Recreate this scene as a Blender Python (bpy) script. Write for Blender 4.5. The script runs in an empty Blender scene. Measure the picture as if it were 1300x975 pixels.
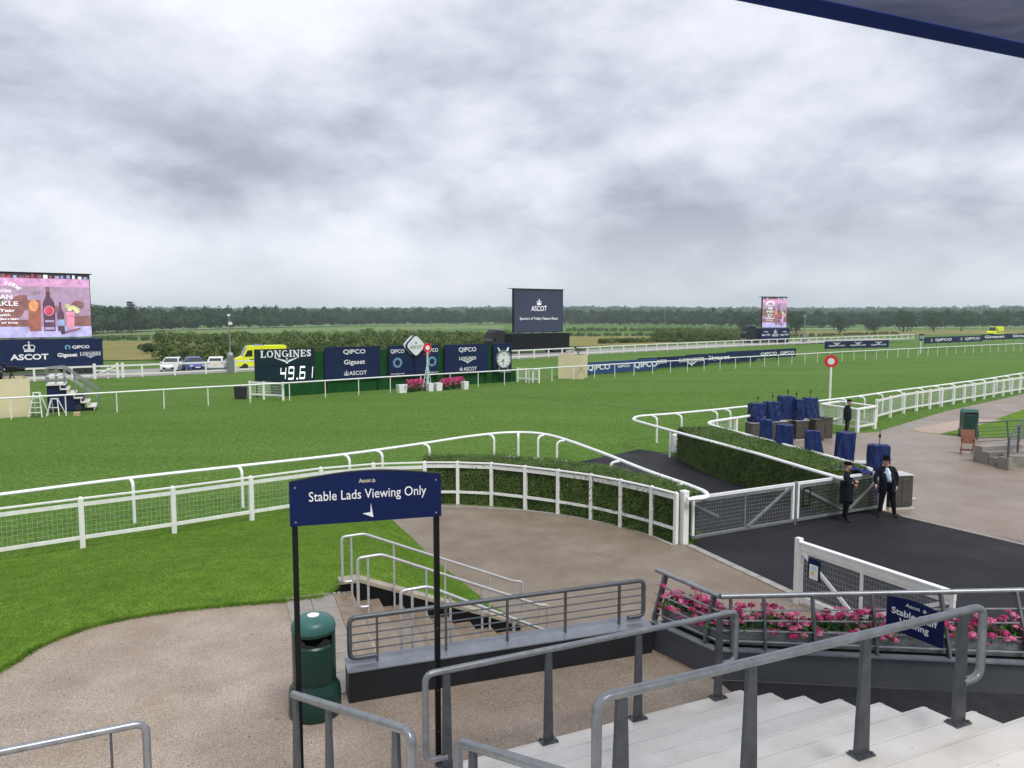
import bpy, math, random
import numpy as np
from mathutils import Vector, Matrix

random.seed(7)
RNG = np.random.default_rng(11)
R = math.radians
SC = bpy.context.scene
COL = SC.collection

# ------------------------------------------------------------------ camera
FPX, EYE, PITCH = 975.0, 6.0, math.atan(87.5 / 975.0)
cam_d = bpy.data.cameras.new('camera')
cam = bpy.data.objects.new('camera', cam_d)
COL.objects.link(cam)
cam.location = (0, 0, EYE)
cam.rotation_euler = (math.pi / 2 - PITCH, 0, 0)
cam_d.sensor_width = 36.0
cam_d.lens = 36.0 * FPX / 1300.0
cam_d.clip_end = 20000
cam_d.clip_start = 0.05
SC.camera = cam

# ------------------------------------------------------------------ sky
SEED = 12.9
SUN_EL, SUN_AZ = R(58), R(150)      # soft sun behind cloud, high and behind the stand
world = bpy.data.worlds.new('World')
SC.world = world
world.use_nodes = True
nt = world.node_tree
nt.nodes.clear()
def wn(t, **k):
    n = nt.nodes.new(t)
    for a, b in k.items(): setattr(n, a, b)
    return n
def wl(a, b): nt.links.new(a, b)
w_out = wn('ShaderNodeOutputWorld'); w_bg = wn('ShaderNodeBackground')
w_sky = wn('ShaderNodeTexSky', sky_type='NISHITA', sun_disc=False, sun_elevation=SUN_EL, sun_rotation=SUN_AZ)
w_tc = wn('ShaderNodeTexCoord')
w_sep = wn('ShaderNodeSeparateXYZ'); wl(w_tc.outputs['Generated'], w_sep.inputs[0])
w_ab = wn('ShaderNodeMath', operation='ABSOLUTE'); wl(w_sep.outputs['Z'], w_ab.inputs[0])
w_z = wn('ShaderNodeMath', operation='ADD'); wl(w_ab.outputs[0], w_z.inputs[0]); w_z.inputs[1].default_value = 0.75
w_dx = wn('ShaderNodeMath', operation='DIVIDE'); wl(w_sep.outputs['X'], w_dx.inputs[0]); wl(w_z.outputs[0], w_dx.inputs[1])
w_dy = wn('ShaderNodeMath', operation='DIVIDE'); wl(w_sep.outputs['Y'], w_dy.inputs[0]); wl(w_z.outputs[0], w_dy.inputs[1])
w_cb = wn('ShaderNodeCombineXYZ'); wl(w_dx.outputs[0], w_cb.inputs[0]); wl(w_dy.outputs[0], w_cb.inputs[1]); wl(w_ab.outputs[0], w_cb.inputs[2])
w_map = wn('ShaderNodeMapping'); wl(w_cb.outputs[0], w_map.inputs[0])
w_map.inputs['Rotation'].default_value = (0, R(30), 0); w_map.inputs['Location'].default_value = (0.0, SEED, 0.0)
w_map.inputs['Scale'].default_value = (1.15, 1.0, 1.9)
w_n1 = wn('ShaderNodeTexNoise'); wl(w_map.outputs[0], w_n1.inputs['Vector'])
w_n1.inputs['Scale'].default_value = 1.9; w_n1.inputs['Detail'].default_value = 12; w_n1.inputs['Roughness'].default_value = 0.55; w_n1.inputs['Distortion'].default_value = 0.0
w_n2 = wn('ShaderNodeTexNoise'); wl(w_map.outputs[0], w_n2.inputs['Vector'])
w_n2.inputs['Scale'].default_value = 5.0; w_n2.inputs['Detail'].default_value = 8; w_n2.inputs['Roughness'].default_value = 0.55; w_n2.inputs['Distortion'].default_value = 0.15
w_mx = wn('ShaderNodeMath', operation='MULTIPLY_ADD'); wl(w_n2.outputs['Fac'], w_mx.inputs[0]); w_mx.inputs[1].default_value = 0.30
w_m1 = wn('ShaderNodeMath', operation='MULTIPLY'); wl(w_n1.outputs['Fac'], w_m1.inputs[0]); w_m1.inputs[1].default_value = 0.70
wl(w_m1.outputs[0], w_mx.inputs[2])
w_r = wn('ShaderNodeValToRGB'); wl(w_mx.outputs[0], w_r.inputs[0])
cr = w_r.color_ramp
cr.elements[0].position = 0.40; cr.elements[0].color = (0.205, 0.218, 0.262, 1)
cr.elements[1].position = 0.615; cr.elements[1].color = (0.490, 0.497, 0.528, 1)
e = cr.elements.new(0.465); e.color = (0.292, 0.306, 0.352, 1)
e = cr.elements.new(0.53); e.color = (0.392, 0.404, 0.448, 1)
# thin even veil of cloud towards the horizon
w_hz = wn('ShaderNodeMapRange'); wl(w_ab.outputs[0], w_hz.inputs['Value'])
w_hz.inputs['From Min'].default_value = 0.0; w_hz.inputs['From Max'].default_value = 0.13
w_hz.inputs['To Min'].default_value = 0.75; w_hz.inputs['To Max'].default_value = 0.0
w_mixh = wn('ShaderNodeMixRGB'); wl(w_hz.outputs[0], w_mixh.inputs[0]); wl(w_r.outputs[0], w_mixh.inputs[1])
w_mixh.inputs[2].default_value = (0.405, 0.418, 0.45, 1)
w_sc = wn('ShaderNodeMixRGB', blend_type='MULTIPLY'); w_sc.inputs[0].default_value = 1; wl(w_mixh.outputs[0], w_sc.inputs[1])
w_sc.inputs[2].default_value = (10.7, 10.7, 10.7, 1)
w_fin = wn('ShaderNodeMixRGB'); w_fin.inputs[0].default_value = 0.94
wl(w_sky.outputs[0], w_fin.inputs[1]); wl(w_sc.outputs[0], w_fin.inputs[2])
wl(w_fin.outputs[0], w_bg.inputs[0]); w_bg.inputs[1].default_value = 0.1
wl(w_bg.outputs[0], w_out.inputs[0])

sun_d = bpy.data.lights.new('sun', 'SUN'); sun_d.energy = 1.5; sun_d.angle = R(24); sun_d.color = (1, 0.97, 0.93)
sun = bpy.data.objects.new('sun', sun_d); COL.objects.link(sun)
# sun_rotation turns clockwise from +Y seen from above
sdir = Vector((math.sin(SUN_AZ) * math.cos(SUN_EL), math.cos(SUN_AZ) * math.cos(SUN_EL), math.sin(SUN_EL)))
sun.rotation_euler = sdir.to_track_quat('Z', 'Y').to_euler()
sun.location = (0, -20, 60)

vs = SC.view_settings
vs.view_transform = 'Standard'; vs.look = 'None'; vs.exposure = 0.95; vs.gamma = 1.0; vs.use_curve_mapping = False
SC.render.engine = 'CYCLES'
SC.cycles.use_denoising = True
SC.cycles.volume_bounces = 2
SC.cycles.max_bounces = 6
SC.cycles.diffuse_bounces = 3
SC.cycles.transparent_max_bounces = 8
HAZE = 0.00024

# ------------------------------------------------------------------ place finding
def G(px, py, z=0.0):
    """ground point at height z that the photograph shows at px, py"""
    u, v = px - 650.0, 487.5 - py
    dy = FPX * math.cos(PITCH) + v * math.sin(PITCH)
    dz = -FPX * math.sin(PITCH) + v * math.cos(PITCH)
    t = (z - EYE) / dz
    return Vector((u * t, dy * t, z))
def on_line(px, A, B):
    """where the line A-B on the ground is met when sighting along column px"""
    k = (px - 650.0) / FPX * 1.0
    d = B - A
    # x = k*c with c close to y*cos(p)+(EYE)*sin(p)
    c0, s0 = math.cos(PITCH), EYE * math.sin(PITCH)
    t = (k * (A.y * c0 + s0) - A.x) / (d.x - k * d.y * c0)
    return A + d * t
def zat(py, P):
    """height above P's ground that shows at row py"""
    v = 487.5 - py
    return EYE + P.y * (-FPX * math.sin(PITCH) + v * math.cos(PITCH)) / (FPX * math.cos(PITCH) + v * math.sin(PITCH))

# ------------------------------------------------------------------ materials
MATS = {}
def mat(name, col, rough=0.6, metal=0.0, var=0.12, scale=6.0, bump=0.0, bscale=80.0, spec=0.5, col2=None, rvar=0.0, emit=0.0, detail=5.0, stretch=None, transl=0.0):
    """plain procedural surface: colour broken up by noise, optional second colour, fine relief"""
    if name in MATS: return MATS[name]
    m = bpy.data.materials.new(name); m.use_nodes = True
    t = m.node_tree; b = t.nodes['Principled BSDF']
    def N(k): return t.nodes.new(k)
    L = t.links.new
    geo = N('ShaderNodeNewGeometry'); vec = geo.outputs['Position']
    if stretch:
        mp = N('ShaderNodeMapping'); L(vec, mp.inputs[0]); mp.inputs['Scale'].default_value = stretch[:3]
        if len(stretch) > 3: mp.inputs['Rotation'].default_value = (0, 0, stretch[3])
        vec = mp.outputs[0]
    nz = N('ShaderNodeTexNoise'); L(vec, nz.inputs['Vector']); nz.inputs['Scale'].default_value = scale; nz.inputs['Detail'].default_value = detail; nz.inputs['Roughness'].default_value = 0.6
    mr = N('ShaderNodeMapRange'); L(nz.outputs['Fac'], mr.inputs[0]); mr.inputs[1].default_value = 0.3; mr.inputs[2].default_value = 0.7
    mx = N('ShaderNodeMixRGB'); L(mr.outputs[0], mx.inputs[0])
    c2 = col2 if col2 else tuple(min(1, c * (1 + var)) for c in col)
    c1 = col if col2 else tuple(c * (1 - var) for c in col)
    mx.inputs[1].default_value = (*c1, 1); mx.inputs[2].default_value = (*c2, 1)
    L(mx.outputs[0], b.inputs['Base Color'])
    b.inputs['Roughness'].default_value = rough; b.inputs['Metallic'].default_value = metal
    b.inputs['Specular IOR Level'].default_value = spec
    if rvar:
        r2 = N('ShaderNodeMapRange'); L(nz.outputs['Fac'], r2.inputs[0]); r2.inputs[1].default_value = 0.3; r2.inputs[2].default_value = 0.7
        r2.inputs[3].default_value = max(0.05, rough - rvar); r2.inputs[4].default_value = min(1, rough + rvar); L(r2.outputs[0], b.inputs['Roughness'])
    if bump:
        n2 = N('ShaderNodeTexNoise'); L(vec, n2.inputs['Vector']); n2.inputs['Scale'].default_value = bscale; n2.inputs['Detail'].default_value = 3
        bp = N('ShaderNodeBump'); L(n2.outputs['Fac'], bp.inputs['Height']); bp.inputs['Strength'].default_value = bump; bp.inputs['Distance'].default_value = 0.02
        L(bp.outputs[0], b.inputs['Normal'])
    if emit:
        L(mx.outputs[0], b.inputs['Emission Color']); b.inputs['Emission Strength'].default_value = emit
    if transl:
        tr = N('ShaderNodeBsdfTranslucent'); L(mx.outputs[0], tr.inputs[0])
        ms = N('ShaderNodeMixShader'); ms.inputs[0].default_value = transl
        L(b.outputs[0], ms.inputs[1]); L(tr.outputs[0], ms.inputs[2]); L(ms.outputs[0], t.nodes['Material Output'].inputs[0])
    MATS[name] = m
    return m

def ground_mat(name, ca, cb, cc, s_big, s_mid, s_fine, rough=0.9, fine_amt=0.5, bump=0.4, wet=None, spec=0.5, stretch=None, dark=None):
    """three scales of colour noise; wet=(dry rough, wet rough, scale) gives puddled sheen"""
    m = bpy.data.materials.new(name); m.use_nodes = True
    t = m.node_tree; b = t.nodes['Principled BSDF']; L = t.links.new
    def N(k): return t.nodes.new(k)
    geo = N('ShaderNodeNewGeometry'); vec = geo.outputs['Position']
    if stretch:
        mp = N('ShaderNodeMapping'); L(vec, mp.inputs[0]); mp.inputs['Rotation'].default_value = (0, 0, stretch[1]); mp.inputs['Scale'].default_value = stretch[0]
        svec = mp.outputs[0]
    else: svec = vec
    def noise(s, v, d=4, r=0.6):
        n = N('ShaderNodeTexNoise'); L(v, n.inputs['Vector']); n.inputs['Scale'].default_value = s; n.inputs['Detail'].default_value = d; n.inputs['Roughness'].default_value = r
        q = N('ShaderNodeMapRange'); L(n.outputs['Fac'], q.inputs[0]); q.inputs[1].default_value = 0.32; q.inputs[2].default_value = 0.68
        return q.outputs[0]
    nb, nm, nf = noise(s_big, svec), noise(s_mid, svec), noise(s_fine, vec, 3, 0.7)
    m1 = N('ShaderNodeMixRGB'); L(nb, m1.inputs[0]); m1.inputs[1].default_value = (*ca, 1); m1.inputs[2].default_value = (*cb, 1)
    m2 = N('ShaderNodeMixRGB'); h = N('ShaderNodeMath'); h.operation = 'MULTIPLY'; L(nm, h.inputs[0]); h.inputs[1].default_value = 0.6; L(h.outputs[0], m2.inputs[0])
    L(m1.outputs[0], m2.inputs[1]); m2.inputs[2].default_value = (*cc, 1)
    q = N('ShaderNodeMapRange'); L(nf, q.inputs[0]); q.inputs[3].default_value = 1 - fine_amt; q.inputs[4].default_value = 1 + fine_amt
    m3 = N('ShaderNodeVectorMath'); m3.operation = 'SCALE'; L(m2.outputs[0], m3.inputs[0]); L(q.outputs[0], m3.inputs['Scale'])
    L(m3.outputs[0], b.inputs['Base Color'])
    b.inputs['Roughness'].default_value = rough; b.inputs['Specular IOR Level'].default_value = spec
    if wet:
        nw = noise(wet[2], vec, 3, 0.5)
        q2 = N('ShaderNodeMapRange'); L(nw, q2.inputs[0]); q2.inputs[3].default_value = wet[0]; q2.inputs[4].default_value = wet[1]; L(q2.outputs[0], b.inputs['Roughness'])
    if bump:
        bp = N('ShaderNodeBump'); L(nf, bp.inputs['Height']); bp.inputs['Strength'].default_value = bump; bp.inputs['Distance'].default_value = 0.03
        L(bp.outputs[0], b.inputs['Normal'])
    MATS[name] = m
    return m

TRK = math.atan2(0.62, 0.78)
M_TURF = ground_mat('turf', (0.080, 0.165, 0.022), (0.125, 0.208, 0.045), (0.050, 0.118, 0.014), 0.09, 1.7, 6.0, 0.95, 0.50, 0.8, spec=0.15, stretch=((0.5, 2.2, 1), -TRK))
M_LAWN = ground_mat('lawn_grass', (0.110, 0.220, 0.014), (0.180, 0.290, 0.034), (0.055, 0.140, 0.009), 0.5, 3.2, 30.0, 0.95, 0.55, 0.8, spec=0.15)
M_MEADOW = ground_mat('meadow', (0.20, 0.18, 0.06), (0.30, 0.235, 0.095), (0.10, 0.15, 0.035), 0.035, 0.12, 2.5, 0.95, 0.25, 0.3, spec=0.1)
M_RESIN = ground_mat('resin_gravel', (0.32, 0.250, 0.190), (0.46, 0.385, 0.315), (0.225, 0.165, 0.115), 0.40, 1.2, 55.0, 0.5, 0.55, 0.45, wet=(0.64, 0.14, 0.5))
M_PATH = ground_mat('path_gravel', (0.205, 0.160, 0.115), (0.275, 0.230, 0.180), (0.145, 0.110, 0.078), 0.30, 1.1, 40.0, 0.5, 0.34, 0.4, wet=(0.62, 0.30, 0.45))
M_CONC = ground_mat('concourse', (0.235, 0.185, 0.140), (0.305, 0.255, 0.210), (0.175, 0.130, 0.095), 0.20, 0.7, 25.0, 0.4, 0.22, 0.25, wet=(0.58, 0.24, 0.3))
M_ASPH = ground_mat('asphalt', (0.013, 0.013, 0.016), (0.021, 0.021, 0.025), (0.010, 0.010, 0.012), 0.3, 1.1, 90.0, 0.5, 0.35, 0.35, wet=(0.75, 0.50, 0.5), spec=0.20)
M_ROAD = ground_mat('service_road', (0.26, 0.25, 0.24), (0.34, 0.32, 0.30), (0.22, 0.21, 0.2), 0.2, 0.9, 12.0, 0.8, 0.15, 0.2)
M_WHITE = mat('white_paint', (0.78, 0.79, 0.78), 0.42, var=0.07, scale=3.0, rvar=0.12)
M_WOODW = mat('white_timber', (0.76, 0.76, 0.73), 0.5, var=0.09, scale=5.0, bump=0.15, bscale=60, stretch=(1, 1, 0.3))
M_WSTEP = mat('pale_step_coating', (0.60, 0.56, 0.50), 0.45, scale=1.3, col2=(0.81, 0.785, 0.735), detail=10, bump=0.08, bscale=120, rvar=0.15)
M_LGALV = mat('pale_galvanised_tube', (0.50, 0.51, 0.52), 0.35, 0.35, var=0.10, scale=20, rvar=0.1)
M_GALV = mat('galvanised_steel', (0.22, 0.23, 0.245), 0.34, 0.5, scale=9, col2=(0.34, 0.355, 0.37), rvar=0.07, detail=8)
M_GREYST = mat('grey_steel', (0.085, 0.094, 0.106), 0.42, 0.2, var=0.25, scale=9, rvar=0.1)
M_DARKST = mat('dark_grey_panel', (0.016, 0.018, 0.022), 0.5, 0.0, var=0.25, scale=3, rvar=0.1, spec=0.25)
M_WALLG = mat('grey_wall_panel', (0.075, 0.080, 0.090), 0.55, 0.0, var=0.12, scale=1.6, rvar=0.08)
M_CAPG = mat('wet_grey_cap', (0.22, 0.24, 0.27), 0.22, 0.3, var=0.15, scale=4, rvar=0.1)
M_BLACK = mat('black_paint', (0.006, 0.006, 0.007), 0.45, var=0.2, spec=0.2)
M_RUB = mat('black_rubber', (0.015, 0.015, 0.016), 0.7, var=0.2)
M_NAVY = mat('navy_board', (0.007, 0.016, 0.062), 0.5, var=0.14, scale=0.8, spec=0.2)
M_NAVY2 = mat('navy_sign', (0.003, 0.011, 0.066), 0.38, var=0.12, scale=3, spec=0.2)
M_LEDB = mat('blue_led_board', (0.012, 0.05, 0.17), 0.4, var=0.12, scale=0.5)
M_COVER = mat('blue_cover_cloth', (0.008, 0.022, 0.105), 0.45, var=0.15, scale=3, bump=0.5, bscale=6, spec=0.3)
M_TIMER = mat('timer_board', (0.004, 0.020, 0.030), 0.5, var=0.15, scale=0.8, spec=0.2)
M_LETTER = mat('white_lettering', (0.80, 0.81, 0.82), 0.5, var=0.03)
M_LETTERG = mat('pale_gold_lettering', (0.62, 0.58, 0.48), 0.5, var=0.03)
M_TEAL = mat('pale_blue_print', (0.25, 0.50, 0.66), 0.5, var=0.05)
M_LIT = mat('lit_digit', (0.85, 0.90, 0.88), 0.5, var=0.02, emit=0.5)
M_CREAM = mat('cream_board', (0.66, 0.58, 0.37), 0.6, var=0.05, scale=0.8)
M_STONE = mat('cream_coping', (0.34, 0.30, 0.225), 0.6, var=0.15, scale=6, bump=0.3)
M_SLAB = mat('wet_paving', (0.24, 0.21, 0.18), 0.35, var=0.18, scale=4, bump=0.2, bscale=60, rvar=0.12)
M_STEPB = mat('wet_brown_step', (0.215, 0.165, 0.12), 0.35, var=0.25, scale=5, bump=0.3, bscale=50, rvar=0.12)
M_CONCR = mat('wet_concrete', (0.23, 0.21, 0.18), 0.5, var=0.18, scale=3, bump=0.2)
M_KERB = mat('kerb_stone', (0.30, 0.28, 0.25), 0.6, var=0.2, scale=5, bump=0.3)
M_GREENB = mat('green_bin_plastic', (0.003, 0.040, 0.030), 0.32, var=0.15, scale=5, rvar=0.08)
M_GREENL = mat('faded_green_bin_plastic', (0.030, 0.125, 0.105), 0.38, var=0.12, scale=5)
M_RED = mat('red_paint', (0.62, 0.02, 0.03), 0.4, var=0.06)
M_CAB = mat('weathered_box_timber', (0.062, 0.054, 0.043), 0.6, var=0.3, scale=7, bump=0.3, bscale=40)
M_CHAIR = mat('brown_chair_timber', (0.20, 0.070, 0.035), 0.5, var=0.25, scale=12)
M_GLASS = mat('dark_glass', (0.02, 0.024, 0.028), 0.12, var=0.1, spec=0.8)
M_SKIN = mat('skin', (0.52, 0.28, 0.20), 0.5, var=0.08, scale=20)
M_COAT = mat('dark_navy_coat', (0.007, 0.009, 0.016), 0.85, spec=0.15, var=0.3, scale=14, bump=0.3, bscale=25)
M_TROU = mat('black_trousers', (0.006, 0.006, 0.008), 0.85, spec=0.15, var=0.25, scale=12)
M_SHIRT = mat('pale_blue_shirt', (0.34, 0.50, 0.68), 0.7, var=0.12, scale=20)
M_SHIRTW = mat('white_shirt', (0.75, 0.74, 0.78), 0.7, var=0.06, scale=20)
M_HAT = mat('black_felt', (0.004, 0.004, 0.005), 0.9, spec=0.1, var=0.2)
M_HAIR = mat('auburn_hair', (0.24, 0.07, 0.02), 0.6, var=0.25, scale=40)
M_CARW = mat('white_car_paint', (0.74, 0.76, 0.78), 0.2, var=0.03)
M_CARB = mat('blue_car_paint', (0.07, 0.11, 0.33), 0.2, 0.3, var=0.05)
M_YEL = mat('fluorescent_yellow', (0.75, 0.80, 0.02), 0.35, var=0.04)
M_AMBG = mat('ambulance_green', (0.0, 0.20, 0.11), 0.35, var=0.05)
M_BARK = mat('bark', (0.07, 0.055, 0.04), 0.9, var=0.3, scale=8, bump=0.4, bscale=20)
M_FOREST = mat('woodland_leaves', (0.009, 0.026, 0.011), 0.8, scale=0.11, col2=(0.055, 0.100, 0.034), detail=3, spec=0.1, transl=0.15)
M_HILL = mat('far_woodland', (0.020, 0.042, 0.020), 0.9, scale=0.012, col2=(0.050, 0.080, 0.038), detail=4, spec=0.05)
M_SCRUB = mat('scrub_leaves', (0.034, 0.078, 0.018), 0.8, scale=0.35, col2=(0.165, 0.200, 0.062), detail=3, spec=0.1, transl=0.15)
M_HEDGE = mat('hedge_leaves', (0.042, 0.095, 0.014), 0.6, scale=3.5, col2=(0.135, 0.205, 0.042), spec=0.25, transl=0.15)
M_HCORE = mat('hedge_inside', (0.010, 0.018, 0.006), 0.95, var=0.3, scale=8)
M_FAUX = mat('green_screen_hedging', (0.006, 0.052, 0.010), 0.9, scale=2.5, col2=(0.012, 0.085, 0.018), bump=1.0, bscale=14, spec=0.1)
M_BLADE = mat('grass_blades', (0.075, 0.175, 0.012), 0.7, scale=2.4, col2=(0.195, 0.310, 0.046), spec=0.15, transl=0.3)
M_LEAFG = mat('geranium_leaves', (0.025, 0.085, 0.014), 0.6, scale=18, col2=(0.065, 0.16, 0.03), transl=0.2)
M_PINK = mat('pink_petals', (0.78, 0.14, 0.34), 0.6, scale=14, col2=(0.90, 0.42, 0.58), transl=0.25)
M_PINKD = mat('deep_pink_petals', (0.52, 0.02, 0.16), 0.6, scale=14, col2=(0.72, 0.10, 0.28), transl=0.25)
M_TARP = mat('awning_underside', (0.11, 0.12, 0.20), 0.28, var=0.3, transl=0.30, scale=1.2, bump=0.35, bscale=2.2, stretch=(1, 3.5, 1, R(-24)))
M_AWN = mat('awning_valance', (0.012, 0.026, 0.19), 0.4, var=0.12, scale=3)
M_AWNW = mat('awning_pale_panel', (0.70, 0.72, 0.76), 0.5, var=0.05)

# ------------------------------------------------------------------ mesh helpers
class MB:
    def __init__(s): s.v = []; s.f = []; s.m = []
    def add(s, vs_, fs, mi=0):
        o = len(s.v); s.v += [tuple(p) for p in vs_]; s.f += [tuple(i + o for i in f) for f in fs]; s.m += [mi] * len(fs); return s
    def box(s, c, d, rz=0.0, mi=0, taper=1.0):
        x, y, z = d[0] / 2, d[1] / 2, d[2] / 2; cs, sn = math.cos(rz), math.sin(rz); vs_ = []
        for k in (-1, 1):
            q = taper if k == 1 else 1.0
            for a, b in ((-1, -1), (1, -1), (1, 1), (-1, 1)):
                lx, ly = a * x * q, b * y * q
                vs_.append((c[0] + lx * cs - ly * sn, c[1] + lx * sn + ly * cs, c[2] + k * z))
        return s.add(vs_, [(3, 2, 1, 0), (4, 5, 6, 7), (0, 1, 5, 4), (1, 2, 6, 5), (2, 3, 7, 6), (3, 0, 4, 7)], mi)
    def beam(s, p, q, w, h, mi=0, w2=None, h2=None):
        """square bar from p to q, w wide sideways, h high"""
        p, q = Vector(p), Vector(q); d = (q - p)
        if d.length < 1e-6: return s
        d.normalize()
        up = Vector((0, 0, 1)) if abs(d.z) < 0.95 else Vector((0, 1, 0))
        a = d.cross(up).normalized(); b = a.cross(d).normalized(); vs_ = []
        for P, ww, hh in ((p, w, h), (q, w2 or w, h2 or h)):
            for i, j in ((-1, -1), (1, -1), (1, 1), (-1, 1)): vs_.append(P + a * (i * ww / 2) + b * (j * hh / 2))
        return s.add(vs_, [(3, 2, 1, 0), (4, 5, 6, 7), (0, 1, 5, 4), (1, 2, 6, 5), (2, 3, 7, 6), (3, 0, 4, 7)], mi)
    def tube(s, path, r, n=8, mi=0, r2=None, sq=1.0):
        P = [Vector(p) for p in path]; k = len(P); vs_ = []; fs = []
        prev = None
        for i, p in enumerate(P):
            d = (P[min(i + 1, k - 1)] - P[max(i - 1, 0)]).normalized()
            if prev is None:
                up = Vector((0, 0, 1)) if abs(d.z) < 0.9 else Vector((0, 1, 0))
                a = d.cross(up).normalized()
            else: a = (prev - d * prev.dot(d)).normalized()
            prev = a; b = a.cross(d)
            rr = r if r2 is None else r + (r2 - r) * i / (k - 1)
            for j in range(n):
                t = 2 * math.pi * j / n
                vs_.append(p + a * (math.cos(t) * rr) + b * (math.sin(t) * rr * sq))
        for i in range(k - 1):
            for j in range(n): fs.append((i * n + j, i * n + (j + 1) % n, (i + 1) * n + (j + 1) % n, (i + 1) * n + j))
        fs.append(tuple(reversed(range(n)))); fs.append(tuple(range((k - 1) * n, k * n)))
        return s.add(vs_, fs, mi)
    def prism(s, poly, z0, z1, mi=0):
        n = len(poly)
        ar = sum(poly[i][0] * poly[(i + 1) % n][1] - poly[(i + 1) % n][0] * poly[i][1] for i in range(n))
        if ar < 0: poly = list(reversed(poly))
        vs_ = [(p[0], p[1], z0) for p in poly] + [(p[0], p[1], z1) for p in poly]
        return s.add(vs_, [tuple(reversed(range(n))), tuple(range(n, 2 * n))] + [(i, (i + 1) % n, n + (i + 1) % n, n + i) for i in range(n)], mi)
    def xz(s, poly, y0, y1, mi=0):
        """outline in x,z given depth from y0 (front) to y1"""
        n = len(poly)
        ar = sum(poly[i][0] * poly[(i + 1) % n][1] - poly[(i + 1) % n][0] * poly[i][1] for i in range(n))
        if ar < 0: poly = list(reversed(poly))
        vs_ = [(p[0], y0, p[1]) for p in poly] + [(p[0], y1, p[1]) for p in poly]
        return s.add(vs_, [tuple(range(n)), tuple(reversed(range(n, 2 * n)))] + [((i + 1) % n, i, n + i, n + (i + 1) % n) for i in range(n)], mi)
    def lathe(s, prof, c=(0, 0, 0), n=20, mi=0, ey=1.0):
        k = len(prof); vs_ = []; fs = []
        for r, z in prof:
            for j in range(n):
                t = 2 * math.pi * j / n; vs_.append((c[0] + r * math.cos(t), c[1] + r * math.sin(t) * ey, c[2] + z))
        for i in range(k - 1):
            for j in range(n): fs.append((i * n + j, i * n + (j + 1) % n, (i + 1) * n + (j + 1) % n, (i + 1) * n + j))
        fs.append(tuple(reversed(range(n)))); fs.append(tuple(range((k - 1) * n, k * n)))
        return s.add(vs_, fs, mi)
    def ring_xz(s, c, r0, r1, y0, y1, n=28, a0=0.0, a1=2 * math.pi, mi=0):
        """flat ring or arc standing in the x,z plane"""
        full = abs(a1 - a0 - 2 * math.pi) < 1e-6
        k = n if full else n + 1; vs_ = []; fs = []
        for i in range(k):
            t = a0 + (a1 - a0) * i / n
            for rr, yy in ((r0, y0), (r1, y0), (r1, y1), (r0, y1)): vs_.append((c[0] + rr * math.cos(t), yy, c[1] + rr * math.sin(t)))
        for i in range(n):
            a, b = i * 4, ((i + 1) % k) * 4
            for q in range(4): fs.append((a + q, b + q, b + (q + 1) % 4, a + (q + 1) % 4))
        return s.add(vs_, fs, mi)
    def ball(s, c, r, n=10, mi=0):
        if not hasattr(r, '__len__'): r = (r, r, r)
        prof = []; m = n // 2 + 1; vs_ = []; fs = []
        for i in range(m + 1):
            ph = math.pi * (0.02 + 0.96 * i / m) - math.pi / 2
            for j in range(n):
                t = 2 * math.pi * j / n; vs_.append((c[0] + r[0] * math.cos(ph) * math.cos(t), c[1] + r[1] * math.cos(ph) * math.sin(t), c[2] + r[2] * math.sin(ph)))
        for i in range(m):
            for j in range(n): fs.append((i * n + j, i * n + (j + 1) % n, (i + 1) * n + (j + 1) % n, (i + 1) * n + j))
        fs.append(tuple(reversed(range(n)))); fs.append(tuple(range(m * n, (m + 1) * n)))
        return s.add(vs_, fs, mi)
    def mesh(s, name, mats, smooth=False):
        me = bpy.data.meshes.new(name); me.from_pydata(s.v, [], s.f); me.update()
        for m in (mats if isinstance(mats, (list, tuple)) else [mats]): me.materials.append(m)
        if any(s.m): me.polygons.foreach_set('material_index', s.m)
        if smooth:
            me.polygons.foreach_set('use_smooth', [True] * len(me.polygons))
            if smooth != 'all':
                try: me.set_sharp_from_angle(angle=R(40))
                except Exception: pass
        return me
    def build(s, name, mats, parent=None, smooth=False, loc=(0, 0, 0), rz=0.0, world=False):
        if world and parent is not None:
            o = root_loc(parent); s.v = [(a - o[0], b - o[1], c - o[2]) for a, b, c in s.v]
        return put(s.mesh(name, mats, smooth), name, parent, loc, rz)

def root_loc(o):
    v = Vector(o.location)
    while o.parent: o = o.parent; v = v + Vector(o.location)
    return v
def put(me, name, parent=None, loc=(0, 0, 0), rz=0.0, scale=None):
    o = bpy.data.objects.new(name, me); COL.objects.link(o); o.parent = parent; o.location = loc; o.rotation_euler = (0, 0, rz)
    if scale: o.scale = scale
    return o
def tag(o, label=None, cat=None, group=None, kind=None):
    if label: o['label'] = label
    if cat: o['category'] = cat
    if group: o['group'] = group
    if kind: o['kind'] = kind
    return o
def thing(name, label, cat, loc=(0, 0, 0), rz=0.0, group=None):
    o = bpy.data.objects.new(name, None); COL.objects.link(o); o.location = loc; o.rotation_euler = (0, 0, rz); o.empty_display_size = 0.2
    return tag(o, label, cat, group)
def struct(name, rz=0.0, loc=(0, 0, 0)):
    o = bpy.data.objects.new(name, None); COL.objects.link(o); o.location = loc; o.rotation_euler = (0, 0, rz); o['kind'] = 'structure'; return o
def sheet(name, pts, z, m, thick=None):
    """flat polygon of ground"""
    b = MB()
    poly = [(p[0], p[1]) for p in pts]
    if thick: b.prism(poly, z - thick, z)
    else:
        n = len(poly); ar = sum(poly[i][0] * poly[(i + 1) % n][1] - poly[(i + 1) % n][0] * poly[i][1] for i in range(n))
        if ar < 0: poly = poly[::-1]
        b.add([(x, y, z) for x, y in poly], [tuple(range(n))])
    return tag(b.build(name, m), kind='structure')
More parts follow.
